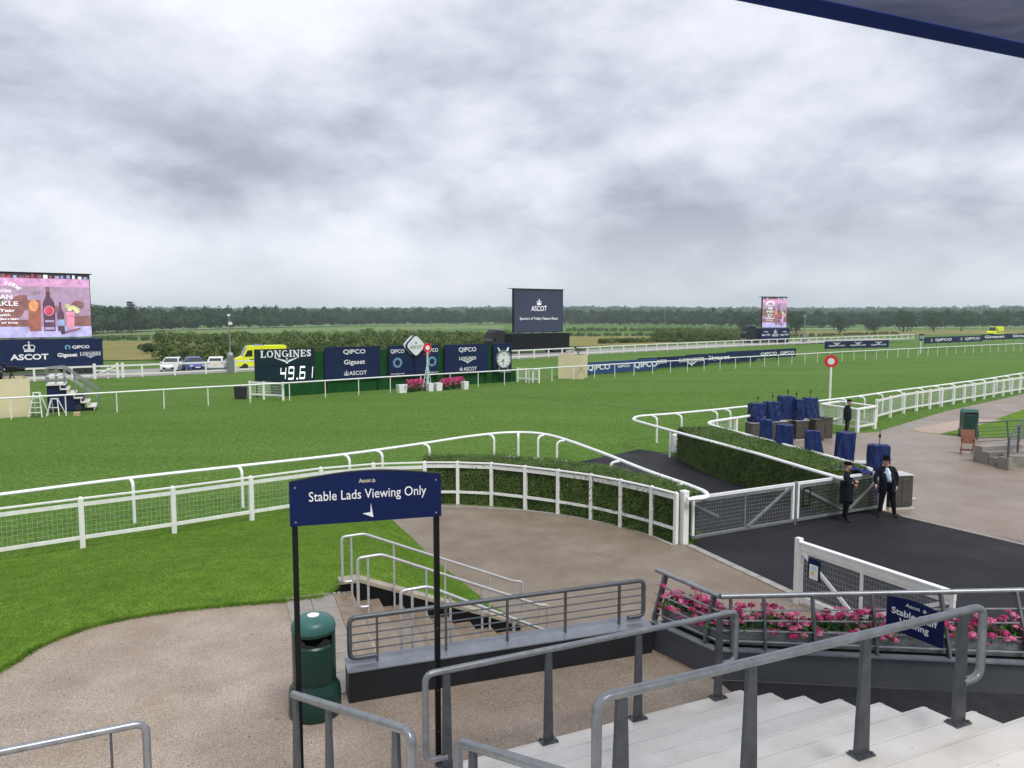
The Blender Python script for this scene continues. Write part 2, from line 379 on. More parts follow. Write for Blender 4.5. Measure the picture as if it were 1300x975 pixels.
def spline(pts, n=8):
    """smooth path through the points"""
    P = [Vector(p) for p in pts]; out = []
    for i in range(len(P) - 1):
        a, b, c, d = P[max(i - 1, 0)], P[i], P[i + 1], P[min(i + 2, len(P) - 1)]
        for k in range(n):
            t = k / n
            out.append(0.5 * ((2 * b) + (c - a) * t + (2 * a - 5 * b + 4 * c - d) * t * t + (3 * b - a - 3 * c + d) * t ** 3))
    out.append(P[-1]); return out
def resample(path, step):
    out = [path[0].copy()]; acc = 0.0
    for a, b in zip(path, path[1:]):
        L = (b - a).length
        while acc + L >= step:
            t = (step - acc) / L; a = a + (b - a) * t; out.append(a.copy()); L = (b - a).length; acc = 0.0
        acc += L
    return out
def bend(pts, r, n=5):
    """round the corners of a polyline"""
    P = [Vector(p) for p in pts]; out = [P[0]]
    for i in range(1, len(P) - 1):
        a, b, c = P[i - 1], P[i], P[i + 1]
        u = (a - b); v = (c - b); rr = min(r, u.length * 0.49, v.length * 0.49); u.normalize(); v.normalize()
        p0, p1 = b + u * rr, b + v * rr
        for k in range(n + 1):
            t = k / n; out.append((1 - t) ** 2 * p0 + 2 * t * (1 - t) * b + t * t * p1)
    out.append(P[-1]); return out

def quads(name, P, Nn, size, m, parent=None, aspect=1.0, kind=None):
    """many small leaf faces in one mesh: centres P, facing Nn"""
    n = len(P)
    Nn = Nn / (np.linalg.norm(Nn, axis=1, keepdims=True) + 1e-9)
    ref = RNG.normal(size=(n, 3)); A = np.cross(Nn, ref); A /= (np.linalg.norm(A, axis=1, keepdims=True) + 1e-9); B = np.cross(Nn, A)
    s = np.asarray(size).reshape(-1, 1) * np.ones((n, 1)) * 0.5
    V = np.empty((n, 4, 3)); V[:, 0] = P - A * s; V[:, 1] = P - B * s * aspect; V[:, 2] = P + A * s; V[:, 3] = P + B * s * aspect
    return raw_mesh(name, V.reshape(-1, 3), np.arange(n * 4).reshape(-1, 4), m, parent, kind)
def raw_mesh(name, V, F, m, parent=None, kind=None):
    me = bpy.data.meshes.new(name); k = F.shape[1]; n = len(F)
    me.vertices.add(len(V)); me.vertices.foreach_set('co', np.ascontiguousarray(V, dtype=np.float32).ravel())
    me.loops.add(n * k); me.loops.foreach_set('vertex_index', np.ascontiguousarray(F, dtype=np.int32).ravel())
    me.polygons.add(n); me.polygons.foreach_set('loop_start', np.arange(0, n * k, k, dtype=np.int32))
    try: me.polygons.foreach_set('loop_total', np.full(n, k, dtype=np.int32))
    except Exception: pass
    me.materials.append(m); me.update(calc_edges=True); me.validate()
    o = put(me, name, parent)
    if kind: o['kind'] = kind
    return o

_TXT = {}
def text_mesh(body, bold=0.0, depth=0.004, res=3):
    key = (body, bold)
    if key in _TXT: return _TXT[key]
    c = bpy.data.curves.new('lettering', 'FONT'); c.body = body; c.size = 1.0; c.align_x = 'CENTER'; c.offset = bold; c.extrude = 0.02; c.resolution_u = res
    o = bpy.data.objects.new('tmp_text', c); COL.objects.link(o)
    dg = bpy.context.evaluated_depsgraph_get(); dg.update()
    me = bpy.data.meshes.new_from_object(o.evaluated_get(dg))
    bpy.data.objects.remove(o)
    co = np.array([v.co[:] for v in me.vertices]); lo, hi = co.min(0), co.max(0)
    _TXT[key] = (me, lo, hi); return _TXT[key]
def text(body, parent, m, x, y, z, h, w=None, bold=0.012, name='lettering', rz=0.0, roll=0.0):
    """lettering standing in the x,z plane of its parent, facing -y; x,z is its centre, h its height, w its width"""
    me0, lo, hi = text_mesh(body, bold)
    me = me0.copy(); me.materials.clear(); me.materials.append(m)
    sy = h / (hi[1] - lo[1]); sx = (w / (hi[0] - lo[0])) if w else sy
    co = np.array([v.co[:] for v in me.vertices]); c = (lo + hi) / 2
    X = (co[:, 0] - c[0]) * sx; Z = (co[:, 1] - c[1]) * sy; Y = -co[:, 2] * 0.15
    cr_, sr = math.cos(roll), math.sin(roll)
    V = np.stack([X * cr_ - Z * sr, Y, X * sr + Z * cr_], 1)
    me.vertices.foreach_set('co', V.astype(np.float32).ravel()); me.update()
    return put(me, name, parent, (x, y, z), rz)
def crown(parent, m, x, y, z, w, name='crown_emblem'):
    """small royal crown: band, arches, orb and cross"""
    b = MB(); h = w
    b.box((0, 0, 0.06 * h), (0.80 * w, 0.012, 0.13 * h))
    for sx in (-1, 1):
        b.ring_xz((sx * 0.24 * w, 0.40 * h), 0.17 * w, 0.235 * w, -0.006, 0.006, 14)
        b.box((sx * 0.36 * w, 0, 0.20 * h), (0.07 * w, 0.012, 0.14 * h))
    b.box((0, 0, 0.38 * h), (0.075 * w, 0.012, 0.46 * h)); b.box((0, 0, 0.20 * h), (0.62 * w, 0.012, 0.07 * h))
    b.ring_xz((0, 0.66 * h), 0.0, 0.075 * w, -0.006, 0.006, 10)
    b.box((0, 0, 0.84 * h), (0.05 * w, 0.012, 0.24 * h)); b.box((0, -0.002, 0.86 * h), (0.17 * w, 0.012, 0.05 * h))
    return b.build(name, m, parent, loc=(x, y, z))
def serif_word(parent, m, x, y, z, h, w, name='lettering'):
    """the word LONGINES in slab-serif capitals"""
    b = MB(); y0, y1 = -0.006, 0.006; adv = [0.86, 1.0, 1.06, 1.0, 0.50, 1.06, 0.86, 0.80]; tot = sum(adv); u = w / tot; X = -w / 2
    th, tn, sf = 0.22 * u, 0.11 * u, 0.10 * h
    def bar(xa, xb, za, zb, j=0.0): b.xz([(xa, za), (xb, za), (xb, zb), (xa, zb)], y0 - j, y1)
    def ell(cx, a0, a1, k=18):
        for i in range(k):
            t0, t1 = a0 + (a1 - a0) * i / k, a0 + (a1 - a0) * (i + 1) / k
            ro, ri = (0.43 * u, h / 2), (0.24 * u, h / 2 - 0.10 * h)
            b.xz([(cx + ro[0] * math.cos(t0), h / 2 + ro[1] * math.sin(t0)), (cx + ro[0] * math.cos(t1), h / 2 + ro[1] * math.sin(t1)), (cx + ri[0] * math.cos(t1), h / 2 + ri[1] * math.sin(t1)), (cx + ri[0] * math.cos(t0), h / 2 + ri[1] * math.sin(t0))], y0, y1)
    for ch, a in zip('LONGINES', adv):
        A = a * u; l, r = X + 0.07 * u, X + A - 0.05 * u
        if ch == 'L': bar(l + .1 * u, l + .1 * u + th, 0, h); bar(l, l + .42 * u, h - sf, h, .001); bar(l, r, 0, sf, .001); bar(r - tn, r, 0, .3 * h, .002)
        if ch == 'O': ell(X + A / 2, 0, 2 * math.pi)
        if ch == 'N':
            bar(l + .1 * u, l + .1 * u + tn, 0, h); bar(r - .1 * u - tn, r - .1 * u, 0, h)
            b.xz([(l + .04 * u, h), (l + .04 * u + th, h), (r - .1 * u, 0), (r - .1 * u - th, 0)], y0 - .001, y1)
            bar(l, l + .34 * u, 0, sf, .002); bar(l - .02 * u, l + .3 * u, h - sf, h, .002); bar(r - .34 * u, r, h - sf, h, .002)
        if ch == 'G': ell(X + A / 2, R(42), R(330)); bar(X + A / 2 + .22 * u, X + A / 2 + .42 * u, .06 * h, .46 * h, .001); bar(X + A / 2 + .08 * u, X + A / 2 + .50 * u, .40 * h, .40 * h + sf, .002)
        if ch == 'I': bar(X + A / 2 - th / 2, X + A / 2 + th / 2, 0, h); bar(l, r, 0, sf, .001); bar(l, r, h - sf, h, .001)
        if ch == 'E': bar(l + .08 * u, l + .08 * u + th, 0, h); bar(l, r, 0, sf, .001); bar(l, r, h - sf, h, .001); bar(l + .1 * u, r - .18 * u, .47 * h, .47 * h + sf, .001); bar(r - tn, r, 0, .27 * h, .002); bar(r - tn, r, h * .73, h, .002); bar(r - .25 * u, r - .16 * u, .36 * h, .68 * h, .002)
        X += A
    o = b.build(name, m, parent, loc=(x, y, z - h / 2))
    text('S', o, m, w / 2 - 0.38 * u, 0, h / 2, h, 0.62 * u, 0.03)
    return o
def wings(parent, m, x, y, z, w, name='winged_emblem'):
    """winged hourglass under the maker's name"""
    b = MB()
    for sx in (-1, 1):
        for k, (o, l) in enumerate(((0, 1.0), (1, 0.78), (2, 0.55))):
            b.xz([(sx * 0.03 * w, -0.035 * w * o - .02 * w), (sx * 0.03 * w, -0.035 * w * o - 0.045 * w), (sx * 0.5 * w * l, 0.075 * w - 0.045 * w * o), (sx * 0.5 * w * l, 0.10 * w - 0.045 * w * o)], -0.004 - .001 * k, 0.004)
        b.xz([(0, -0.17 * w), (sx * 0.10 * w, -0.06 * w), (0, -0.10 * w)], -0.005, 0.004)
    b.xz([(-0.05 * w, 0.07 * w), (0.05 * w, 0.07 * w), (0, -0.02 * w)], -0.008, 0.004); b.xz([(-0.05 * w, -0.15 * w), (0.05 * w, -0.15 * w), (0, -0.03 * w)], -0.008, 0.004)
    return b.build(name, m, parent, loc=(x, y, z))
def ray_ring(parent, m, x, y, z, r, n=18, name='ray_emblem'):
    b = MB()
    for k in range(n):
        t = 2 * math.pi * k / n; c, s_ = math.cos(t), math.sin(t); w = 0.07 * r
        b.xz([(c * r * .58 - s_ * w, s_ * r * .58 + c * w), (c * r * .58 + s_ * w, s_ * r * .58 - c * w), (c * r + s_ * w, s_ * r - c * w), (c * r - s_ * w, s_ * r + c * w)], -0.005, 0.005)
    return b.build(name, m, parent, loc=(x, y, z))

# ================================================================== THE SETTING
def sm(t): t = max(0.0, min(1.0, t)); return t * t * (3 - 2 * t)
def hgt(r): return -4.5 * sm((r - 150) / 250.0) + 24.0 * sm((r - 900) / 1700.0)
def GT(px, py):
    z = 0.0
    for _ in range(25):
        p = G(px, py, z); z = 0.5 * z + 0.5 * hgt(math.hypot(p.x, p.y))
    p = G(px, py, z); return p

# ground: one sheet reaching the horizon
rad = [0.01, 30, 60, 100, 130] + list(range(150, 420, 12)) + [450, 500, 560, 640, 740, 860, 950, 1050, 1200, 1400, 1600, 1800, 2000, 2200, 2400, 2600, 2800]
NS = 180
Vg = [(r * math.cos(2 * math.pi * j / NS), r * math.sin(2 * math.pi * j / NS), hgt(r)) for r in rad for j in range(NS)]
Fg = [(i * NS + j, i * NS + (j + 1) % NS, (i + 1) * NS + (j + 1) % NS, (i + 1) * NS + j) for i in range(len(rad) - 1) for j in range(NS)]
tag(MB().add(Vg, Fg).build('ground', M_TURF), kind='structure')

def drape(name, c, nu, nv, m, dz):
    """patch laid over the falling ground between four corners"""
    A, B, C, D = [Vector(p) for p in c]; v = []; f = []
    for i in range(nu + 1):
        for j in range(nv + 1):
            p = (A.lerp(B, i / nu)).lerp(D.lerp(C, i / nu), j / nv); v.append((p.x, p.y, hgt(math.hypot(p.x, p.y)) + dz))
    for i in range(nu):
        for j in range(nv): f.append((i * (nv + 1) + j, (i + 1) * (nv + 1) + j, (i + 1) * (nv + 1) + j + 1, i * (nv + 1) + j + 1))
    b = MB().add(v, f)
    o = b.build(name, m)
    if o.data.polygons[0].normal.z < 0: o.data.flip_normals()
    return tag(o, kind='structure')
drape('meadow', [GT(-140, 462), GT(300, 456), GT(300, 433), GT(-140, 433)], 24, 16, M_MEADOW, 0.10)
drape('meadow', [GT(690, 441), GT(850, 438), GT(850, 427), GT(690, 426)], 20, 12, M_MEADOW, 0.12)
drape('meadow', [GT(1000, 428), GT(1340, 423), GT(1340, 418.5), GT(1000, 420)], 30, 10, M_MEADOW, 0.13)

# service road beyond the far fence
RL = [G(-60, 489), G(130, 480.5), G(320, 472), G(480, 464), G(650, 456.2), G(800, 447.5), G(960, 439.2), G(1160, 430.6)]
RLs = spline(RL, 6)
def offset_path(path, d):
    out = []
    for i, p in enumerate(path):
        t = path[min(i + 1, len(path) - 1)] - path[max(i - 1, 0)]; t.z = 0; t.normalize(); out.append(p + Vector((-t.y, t.x, 0)) * d)
    return out
def strip(name, path, d0, d1, z, m):
    a, b_ = offset_path(path, d0), offset_path(path, d1); k = len(path)
    b = MB().add([(p.x, p.y, z) for p in a] + [(p.x, p.y, z) for p in b_], [(i, i + 1, k + i + 1, k + i) for i in range(k - 1)])
    o = b.build(name, m)
    if o.data.polygons[0].normal.z < 0: o.data.flip_normals()
    return tag(o, kind='structure')
strip('service_road', RLs, 0.1, 11.5, 0.02, M_ROAD)
# dark seam where a crossing strip was laid over the track
M_SEAM = mat('damp_turf_seam', (0.030, 0.070, 0.012), 0.95, var=0.3, scale=2)
strip('turf_seam', spline([G(590, 496.5), G(650, 502), G(740, 512), G(868, 525)], 6), -0.11, 0.11, 0.006, M_SEAM)

# lower path, asphalt road, right-hand concourse
low = [G(440, 640), G(582, 640.5), G(667, 647), G(751, 656), G(827, 676), G(866, 691), Vector((5.45, 17.7, 0)), Vector((6.1, 16.2, 0)), Vector((8.2, 12.2, 0)), Vector((3, 10.2, 0)), Vector((-3.2, 9, 0)), Vector((-3.6, 18, 0))]
sheet('lower_path', low, 0.006, M_PATH)
asph = [G(722, 589), G(812, 570.5), G(838, 574.5), Vector((7.1, 31.7, 0)), Vector((7.55, 29.0, 0)), Vector((8.45, 26.3, 0)), Vector((9.25, 24.3, 0)), Vector((9.95, 23.3, 0)), Vector((11.3, 23.25, 0)), Vector((11.75, 22.45, 0)), Vector((13.5, 19.45, 0)), Vector((18, 12, 0)), Vector((9.5, 9.9, 0)), Vector((7.5, 13.2, 0)), Vector((5.98, 16.3, 0)), Vector((4.62, 19.6, 0)), Vector((5.3, 20.6, 0)), Vector((4.9, 22.2, 0)), Vector((3.4, 26.4, 0))]
sheet('asphalt_road', asph, 0.010, M_ASPH)
conc = [Vector((10.6, 24.6, 0)), Vector((11.75, 22.5, 0)), Vector((13.5, 19.5, 0)), Vector((18.2, 11.6, 0)), Vector((60, 11, 0)), Vector((75, 82, 0)), G(1300, 500.5), G(1200, 522.5), G(1112, 549), G(1040, 553), Vector((14.8, 41.2, 0)), Vector((11.2, 38.4, 0)), Vector((10.3, 36.6, 0)), Vector((9.6, 33.0, 0)), Vector((10.3, 28.6, 0))]
sheet('concourse', conc, 0.014, M_CONC)
# lawn on the right with a pale resin apron at its tip
sheet('lawn_right', [G(1193, 552), G(1262, 533), G(1300, 520), G(1420, 494), G(1700, 500), G(1700, 580), G(1300, 557), G(1255, 556.5)], 0.022, M_LAWN)
M_APRON = ground_mat('pale_resin', (0.36, 0.27, 0.20), (0.42, 0.33, 0.26), (0.33, 0.24, 0.18), 0.4, 1.2, 30, 0.6, 0.15, 0.2, wet=(0.6, 0.45, 0.4))
sheet('resin_apron', [G(1156, 545.5), G(1190, 539), G(1222, 532.5), G(1272, 533.5), G(1262, 535.5), G(1193, 551.3), G(1170, 549.5)], 0.026, M_APRON)
# kerbs round the asphalt
def kerb(name, path, w=0.14, h=0.03):
    root = struct(name)
    P = resample(path, 0.9)
    for a, b_ in zip(P, P[1:]):
        d = (b_ - a).normalized() * 0.006
        MB().beam(a + d + Vector((0, 0, h / 2)), b_ - d + Vector((0, 0, h / 2)), w, h).build('kerb_stone', M_KERB, root)
    return root
kerb('kerb', [Vector((4.62, 19.62, 0)), Vector((5.98, 16.3, 0)), Vector((7.9, 12.6, 0))], 0.2)
kerb('kerb', [Vector((11.62, 22.55, 0)), Vector((13.5, 19.45, 0)), Vector((17.8, 12.2, 0))], 0.12)
kerb('kerb', [p + Vector((0, 0, 0)) for p in spline([G(560, 643.5), G(624, 645.5), G(709, 653.5), G(788, 669), G(827, 681), G(866, 699)], 6)], 0.12)

# ---- upper concourse
ZU = 1.15
S0 = Vector((-2.80, 13.10, 0)); SA = Vector((0.940, 0.342, 0)); SB = Vector((0.342, -0.940, 0))
edgeA = [(-13.5, 3.0), (-9.3, 6.2), (-7.6, 8.6), (-7.02, 10.0), (-6.92, 10.9), (-6.5, 11.65), (-5.77, 12.13), (-4.8, 12.45), (-3.81, 12.68), (-3.3, 12.85)]
eA = spline([Vector((x, y, 0)) for x, y in edgeA], 6)
up = [(p.x, p.y) for p in eA] + [(S0.x, S0.y), tuple((S0 + SB * 3.62)[:2]), (2.0, 10.92), (2.72, 9.94), (9.5, 9.2), (9.5, -6), (-13.5, -6)]
sheet('upper_concourse', up, ZU, M_RESIN, 1.3)

# ---- lawn bank falling from the concourse to the rails
wallA = [S0 + SA * t + SB * -0.30 for t in (0.0, 0.8, 1.6, 2.4, 3.25)]
topc = [Vector((p.x, p.y, ZU + 0.012)) for p in eA] + [Vector((p.x, p.y, ZU + 0.06 - (ZU + 0.04) * min(1, max(0, (t - 0.15) / 3.0)))) for p, t in zip(wallA, (0.0, 0.8, 1.6, 2.4, 3.25))]
botc = spline([Vector(p) for p in ((-30, 6, 0.0), (-22, 12.5, 0.0), (-15.5, 16.9, 0.0), (-11.2, 20.2, 0.0), (-7.8, 23.0, 0.0), (-5.4, 24.4, 0.0), (-4.2, 24.3, 0.0), (-3.55, 22.2, 0.0), (-2.75, 20.4, 0.0), (-1.9, 18.4, 0.0), (-1.05, 16.7, 0.0), (-0.35, 15.3, 0.0), (0.30, 14.55, 0.0))], 8)
def even(path, n):
    L = [0.0]
    for a, b_ in zip(path, path[1:]): L.append(L[-1] + (b_ - a).length)
    out = []; j = 0
    for i in range(n + 1):
        t = L[-1] * i / n
        while j < len(L) - 2 and L[j + 1] < t: j += 1
        k = (t - L[j]) / max(1e-9, L[j + 1] - L[j]); out.append(path[j].lerp(path[j + 1], k))
    return out
TA, TB = even(topc, 60), even(botc, 60); vb = []; fb = []; NR = 14
for i in range(61):
    for j in range(NR + 1):
        t = j / NR; p = TA[i].lerp(TB[i], t); z = TA[i].z + (0.016 - TA[i].z) * sm(t * 0.92 + 0.04 * t) if t < 1 else 0.016
        vb.append((p.x, p.y, z))
for i in range(60):
    for j in range(NR): fb.append((i * (NR + 1) + j, (i + 1) * (NR + 1) + j, (i + 1) * (NR + 1) + j + 1, i * (NR + 1) + j + 1))
lawn = MB().add(vb, fb).build('lawn_bank', M_LAWN, smooth='all')
if lawn.data.polygons[100].normal.z < 0: lawn.data.flip_normals()
tag(lawn, kind='structure')
LV = np.array(vb).reshape(61, NR + 1, 3)

# grass blades: lawn bank, verge and the nearer part of the track
def blades(name, P, h, w):
    n = len(P); a = RNG.uniform(0, 2 * np.pi, n); D = np.stack([np.cos(a), np.sin(a), np.zeros(n)], 1)
    lean = RNG.normal(size=(n, 3)) * 0.45; lean[:, 2] = 0
    hh = (h * RNG.uniform(0.5, 1.3, n))[:, None]; ww = (w * RNG.uniform(0.7, 1.3, n))[:, None]
    V = np.empty((n, 3, 3)); V[:, 0] = P - D * ww / 2; V[:, 1] = P + D * ww / 2; V[:, 2] = P + (lean * hh + np.array([0, 0, 1.0]) * hh)
    return tag(raw_mesh(name, V.reshape(-1, 3), np.arange(n * 3).reshape(-1, 3), M_BLADE, None, 'stuff'))
n = 260000
ii = RNG.integers(0, 60, n); jj = RNG.integers(0, NR, n); s_, t_ = RNG.random((n, 1)), RNG.random((n, 1))
Pl = (LV[ii, jj] * (1 - s_) + LV[ii + 1, jj] * s_) * (1 - t_) + (LV[ii, jj + 1] * (1 - s_) + LV[ii + 1, jj + 1] * s_) * t_
area = np.linalg.norm(np.cross(LV[1:, :-1] - LV[:-1, :-1], LV[:-1, 1:] - LV[:-1, :-1]), axis=2)
keep = (RNG.random(n) < area[ii, jj] / area.max()) & (Pl[:, 1] > 9.0) & (np.abs(Pl[:, 0] / Pl[:, 1]) < 0.8)
Pl = Pl[keep]
o = blades('lawn_grass', Pl, 0.030, 0.013); tag(o, 'short bright green mown grass on the bank below the white fence', 'grass')
ed = np.array([p[:] for p in topc]); kk = RNG.integers(0, len(ed) - 1, 9000); ss = RNG.random((9000, 1))
Pe = ed[kk] * (1 - ss) + ed[kk + 1] * ss + RNG.normal(size=(9000, 3)) * [0.035, 0.035, 0]; Pe[:, 2] -= 0.01
Pe = Pe[Pe[:, 1] > 8.5]
o = blades('edge_grass', Pe, 0.055, 0.012); tag(o, 'ragged grass fringe along the edge of the near gravel', 'grass')
n = 360000
d = 19.0 + (1 - np.sqrt(1 - RNG.random(n) * 0.999)) * 66.0; x = d * RNG.uniform(-0.74, 0.74, n)
Pt = np.stack([x, d, np.zeros(n)], 1)
def inside(P, poly):
    x, y = P[:, 0], P[:, 1]; c = np.zeros(len(P), bool); m = len(poly)
    for i in range(m):
        x0, y0 = poly[i][0], poly[i][1]; x1, y1 = poly[(i + 1) % m][0], poly[(i + 1) % m][1]
        if abs(y1 - y0) < 1e-9: continue
        c ^= ((y0 > y) != (y1 > y)) & (x < (x1 - x0) * (y - y0) / (y1 - y0) + x0)
    return c
bad = inside(Pt, asph) | inside(Pt, low) | inside(Pt, conc)
bankpoly = [(p.x, p.y) for p in TA] + [(p.x, p.y) for p in TB[::-1]]
bad |= inside(Pt, bankpoly)
Pt = Pt[~bad]
dd = Pt[:, 1]
o = blades('track_grass', Pt, 0.034 * (0.85 + dd / 90), 0.011 * (0.75 + dd / 45)); tag(o, 'green mown turf blades of the racing track', 'grass')

# ================================================================== FOREGROUND
U = Vector((0.910, 0.415, 0)); NN = Vector((0.242, -0.393, 0)); Z0 = Vector((2.87, 9.27, 0)); RISE = 0.165
steps = struct('terrace_steps')
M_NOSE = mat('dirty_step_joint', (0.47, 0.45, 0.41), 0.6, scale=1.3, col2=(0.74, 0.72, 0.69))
def step_z(i): return ZU + RISE * (i + 1)
for i in range(24):
    a = Z0 + NN * i; c = a + NN * 1.06
    b = MB(); L = 11.0
    poly = [a, c, c - U * L, a - U * L]
    b.prism([(p.x, p.y) for p in poly], ZU - 0.2 + i * 0.02, step_z(i))
    o = b.build('step', M_WSTEP, steps)
    d_ = -U * L; e_ = NN.normalized() * 0.03
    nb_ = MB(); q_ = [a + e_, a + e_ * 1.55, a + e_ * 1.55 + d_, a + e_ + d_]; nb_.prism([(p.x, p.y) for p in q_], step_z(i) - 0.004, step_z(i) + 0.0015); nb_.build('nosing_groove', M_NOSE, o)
    bv = o.modifiers.new('edge', 'BEVEL'); bv.width = 0.012; bv.segments = 2; bv.limit_method = 'ANGLE'
# dark sheet laid on the ground in the gap between steps and planter wall
M_GAP = mat('dark_gap', (0.030, 0.030, 0.032), 0.4, var=0.3, scale=5, bump=0.2)
sheet('gap_sheet', [(2.74, 9.84), (2.86, 9.40), (3.2, 8.8), (5.2, 5.6), (9.4, 5.6), (9.4, 9.16)], ZU + 0.006, M_GAP)

def plate_mesh():
    b = MB().box((0, 0, 0.008), (0.20, 0.13, 0.016))
    for sx in (-1, 1):
        for sy in (-1, 1): b.lathe([(0.014, 0.016), (0.014, 0.032), (0.008, 0.036)], (sx * 0.075, sy * 0.045, 0), 8)
    return b.mesh('base_plate', M_GREYST)
PLATE = plate_mesh()
def taper_post(parent, base, top, wb=0.15, wt=0.07, th=0.02, rz=0.0, plate=True, m=None):
    """flat tapering steel post"""
    base, top = Vector(base), Vector(top); h = top.z - base.z
    b = MB(); c, s_ = math.cos(rz), math.sin(rz); off = top - base
    vs_ = []
    for z, w, ox, oy in ((0, wb, 0, 0), (h, wt, off.x, off.y)):
        for i, j in ((-1, -1), (1, -1), (1, 1), (-1, 1)):
            lx, ly = i * w / 2, j * th / 2; vs_.append((ox + lx * c - ly * s_, oy + lx * s_ + ly * c, z))
    b.add(vs_, [(3, 2, 1, 0), (4, 5, 6, 7), (0, 1, 5, 4), (1, 2, 6, 5), (2, 3, 7, 6), (3, 0, 4, 7)])
    o = b.build('post', m or M_GREYST, parent, loc=base - Vector(parent.location))
    if plate: put(PLATE, 'base_plate', o, (0, 0, 0), rz)
    return o
def rail_tube(parent, pts, r, m, name='handrail', rad_=0.10, n=10):
    o = Vector(parent.location); b = MB().tube([p - o for p in bend(pts, rad_)], r, n)
    return b.build(name, m, parent, smooth=True)
AU = math.atan2(U.y, U.x)
# handrail along the bottom step
A0 = Vector((2.62, 9.10, 0)); ZA = step_z(0)
ra = thing('handrail', 'long grey tubular handrail along the bottom white step', 'handrail', (A0.x, A0.y, ZA))
P = lambda t, z: A0 + U * t + Vector((0, 0, z))
rail_tube(ra, [P(-0.05, ZA + 0.42), P(0.16, ZA + 0.42), P(0.16, ZA + 1.05), P(-3.85, ZA + 1.05), P(-3.85, ZA + 0.12), P(-3.62, ZA + 0.12)], 0.034, M_GALV)
for t in (-0.10, -1.27, -2.44, -3.62): taper_post(ra, P(t, ZA), P(t, ZA + 1.03), 0.11, 0.07, 0.035, AU)
# handrail higher up the steps
iB = 6; ZB = step_z(iB); B0 = Vector((4.10, 6.70, 0))
rb = thing('handrail', 'large grey tubular handrail crossing the white steps nearest the viewer', 'handrail', (B0.x, B0.y, ZB))
P = lambda t, z: B0 + U * t + Vector((0, 0, z))
rail_tube(rb, [P(-0.02, ZB + 0.38), P(0.22, ZB + 0.38), P(0.22, ZB + 1.05), P(-3.86, ZB + 1.05), P(-3.86, ZB + 0.10), P(-3.7, ZB + 0.10)], 0.038, M_GALV, n=14, rad_=0.13)
for t in (-0.05, -1.27, -2.49, -3.66): taper_post(rb, P(t, ZB), P(t, ZB + 1.03), 0.15, 0.08, 0.04, AU)
# three shorter handrails at the lower left edge
def stair_rail(label, a, b_, foot, posts, loop_end=True):
    a, b_ = Vector(a), Vector(b_); t = thing('handrail', label, 'handrail', (a.x, a.y, foot)); d = (b_ - a)
    path = [a, b_]
    if loop_end: path = path + [b_ + Vector((d.x, d.y, 0)).normalized() * 0.05 + Vector((0, 0, -0.75))]
    rail_tube(t, path, 0.038, M_GALV, n=14, rad_=0.12)
    rz = math.atan2(d.y, d.x)
    for k in posts:
        p = a + d * k; taper_post(t, Vector((p.x, p.y, foot + (p.z - a.z) * 0.98)), p - Vector((0, 0, 0.02)), 0.17, 0.075, 0.03, rz)
    return t
stair_rail('grey handrail beside the left post of the viewing sign', (-2.14, 7.22, 2.30), (-0.74, 5.38, 2.96), 1.32, (0.02, 0.36, 0.90))
D0, D1 = Vector((-0.40, 5.42, 2.86)), Vector((0.42, 4.25, 3.30))
t = thing('handrail', 'grey handrail end at the bottom edge below the rail ends', 'handrail', (D0.x, D0.y, 1.98))
rail_tube(t, [D0 + Vector((0, 0, -0.75)), D0, D1, D1 + (D1 - D0) * 0.5], 0.038, M_GALV, n=14)
taper_post(t, Vector((-0.28, 5.25, 1.98)), Vector((-0.28, 5.25, 2.92)), 0.15, 0.075, 0.03, -1.0)
E0, E1 = Vector((-5.2, 6.05, 2.20)), Vector((-3.43, 6.88, 2.20))
t = thing('handrail', 'short grey handrail in the lower left corner over the wet gravel', 'handrail', (E1.x, E1.y, ZU))
rail_tube(t, [E0, E1, E1 + Vector((0, 0, -0.98))], 0.036, M_GALV, n=12)
for k in (0.02, 0.85):
    p = E0.lerp(E1, k); MB().tube([(p.x, p.y, ZU), (p.x, p.y, 2.19)], 0.012, 8).build('post', M_GREYST, t, world=True, smooth=True)
MB().box((E1.x, E1.y, ZU + 0.008), (0.16, 0.16, 0.016)).build('base_plate', M_GREYST, t, world=True)

# ---- viewing sign on two posts
SL, SR = Vector((-2.14, 7.34, ZU)), Vector((-0.758, 7.73, ZU)); sd = SR - SL; sw = sd.length; srz = math.atan2(sd.y, sd.x)
sg = thing('viewing_sign', 'navy sign reading Stable Lads Viewing Only on two black posts', 'sign', SL, srz)
zb, zt = 3.955 - ZU, 4.385 - ZU
pts = [(-0.025, zb), (sw + 0.025, zb), (sw + 0.025, zt)] + [(sw + 0.025 - (sw + 0.05) * k / 14, zt + 0.075 * math.sin(math.pi * k / 14)) for k in range(1, 14)] + [(-0.025, zt)]
MB().xz(pts, -0.045, -0.03).build('sign_panel', M_NAVY2, sg)
rim = [(p[0], -0.03, p[1] + 0.004) for p in pts[2:]]
MB().tube(rim, 0.012, 6).build('sign_rim', M_BLACK, sg)
for x in (0.02, sw - 0.02): MB().box((x, 0, (zb + 0.25) / 2), (0.055, 0.055, zb + 0.25)).build('post', M_BLACK, sg)
sgp = bpy.data.objects['sign_panel']
text('Stable Lads Viewing Only', sgp, M_LETTER, sw * 0.51, -0.047, zb + 0.268, 0.125, sw * 0.80, 0.0)
text('Ascot', sgp, M_LETTERG, sw * 0.485, -0.047, zb + 0.415, 0.040, 0.115, 0.012)
crown(sgp, M_LETTERG, sw * 0.485 + 0.085, -0.047, zb + 0.396, 0.038)
ar = MB(); ax, az = sw * 0.515, zb + 0.105
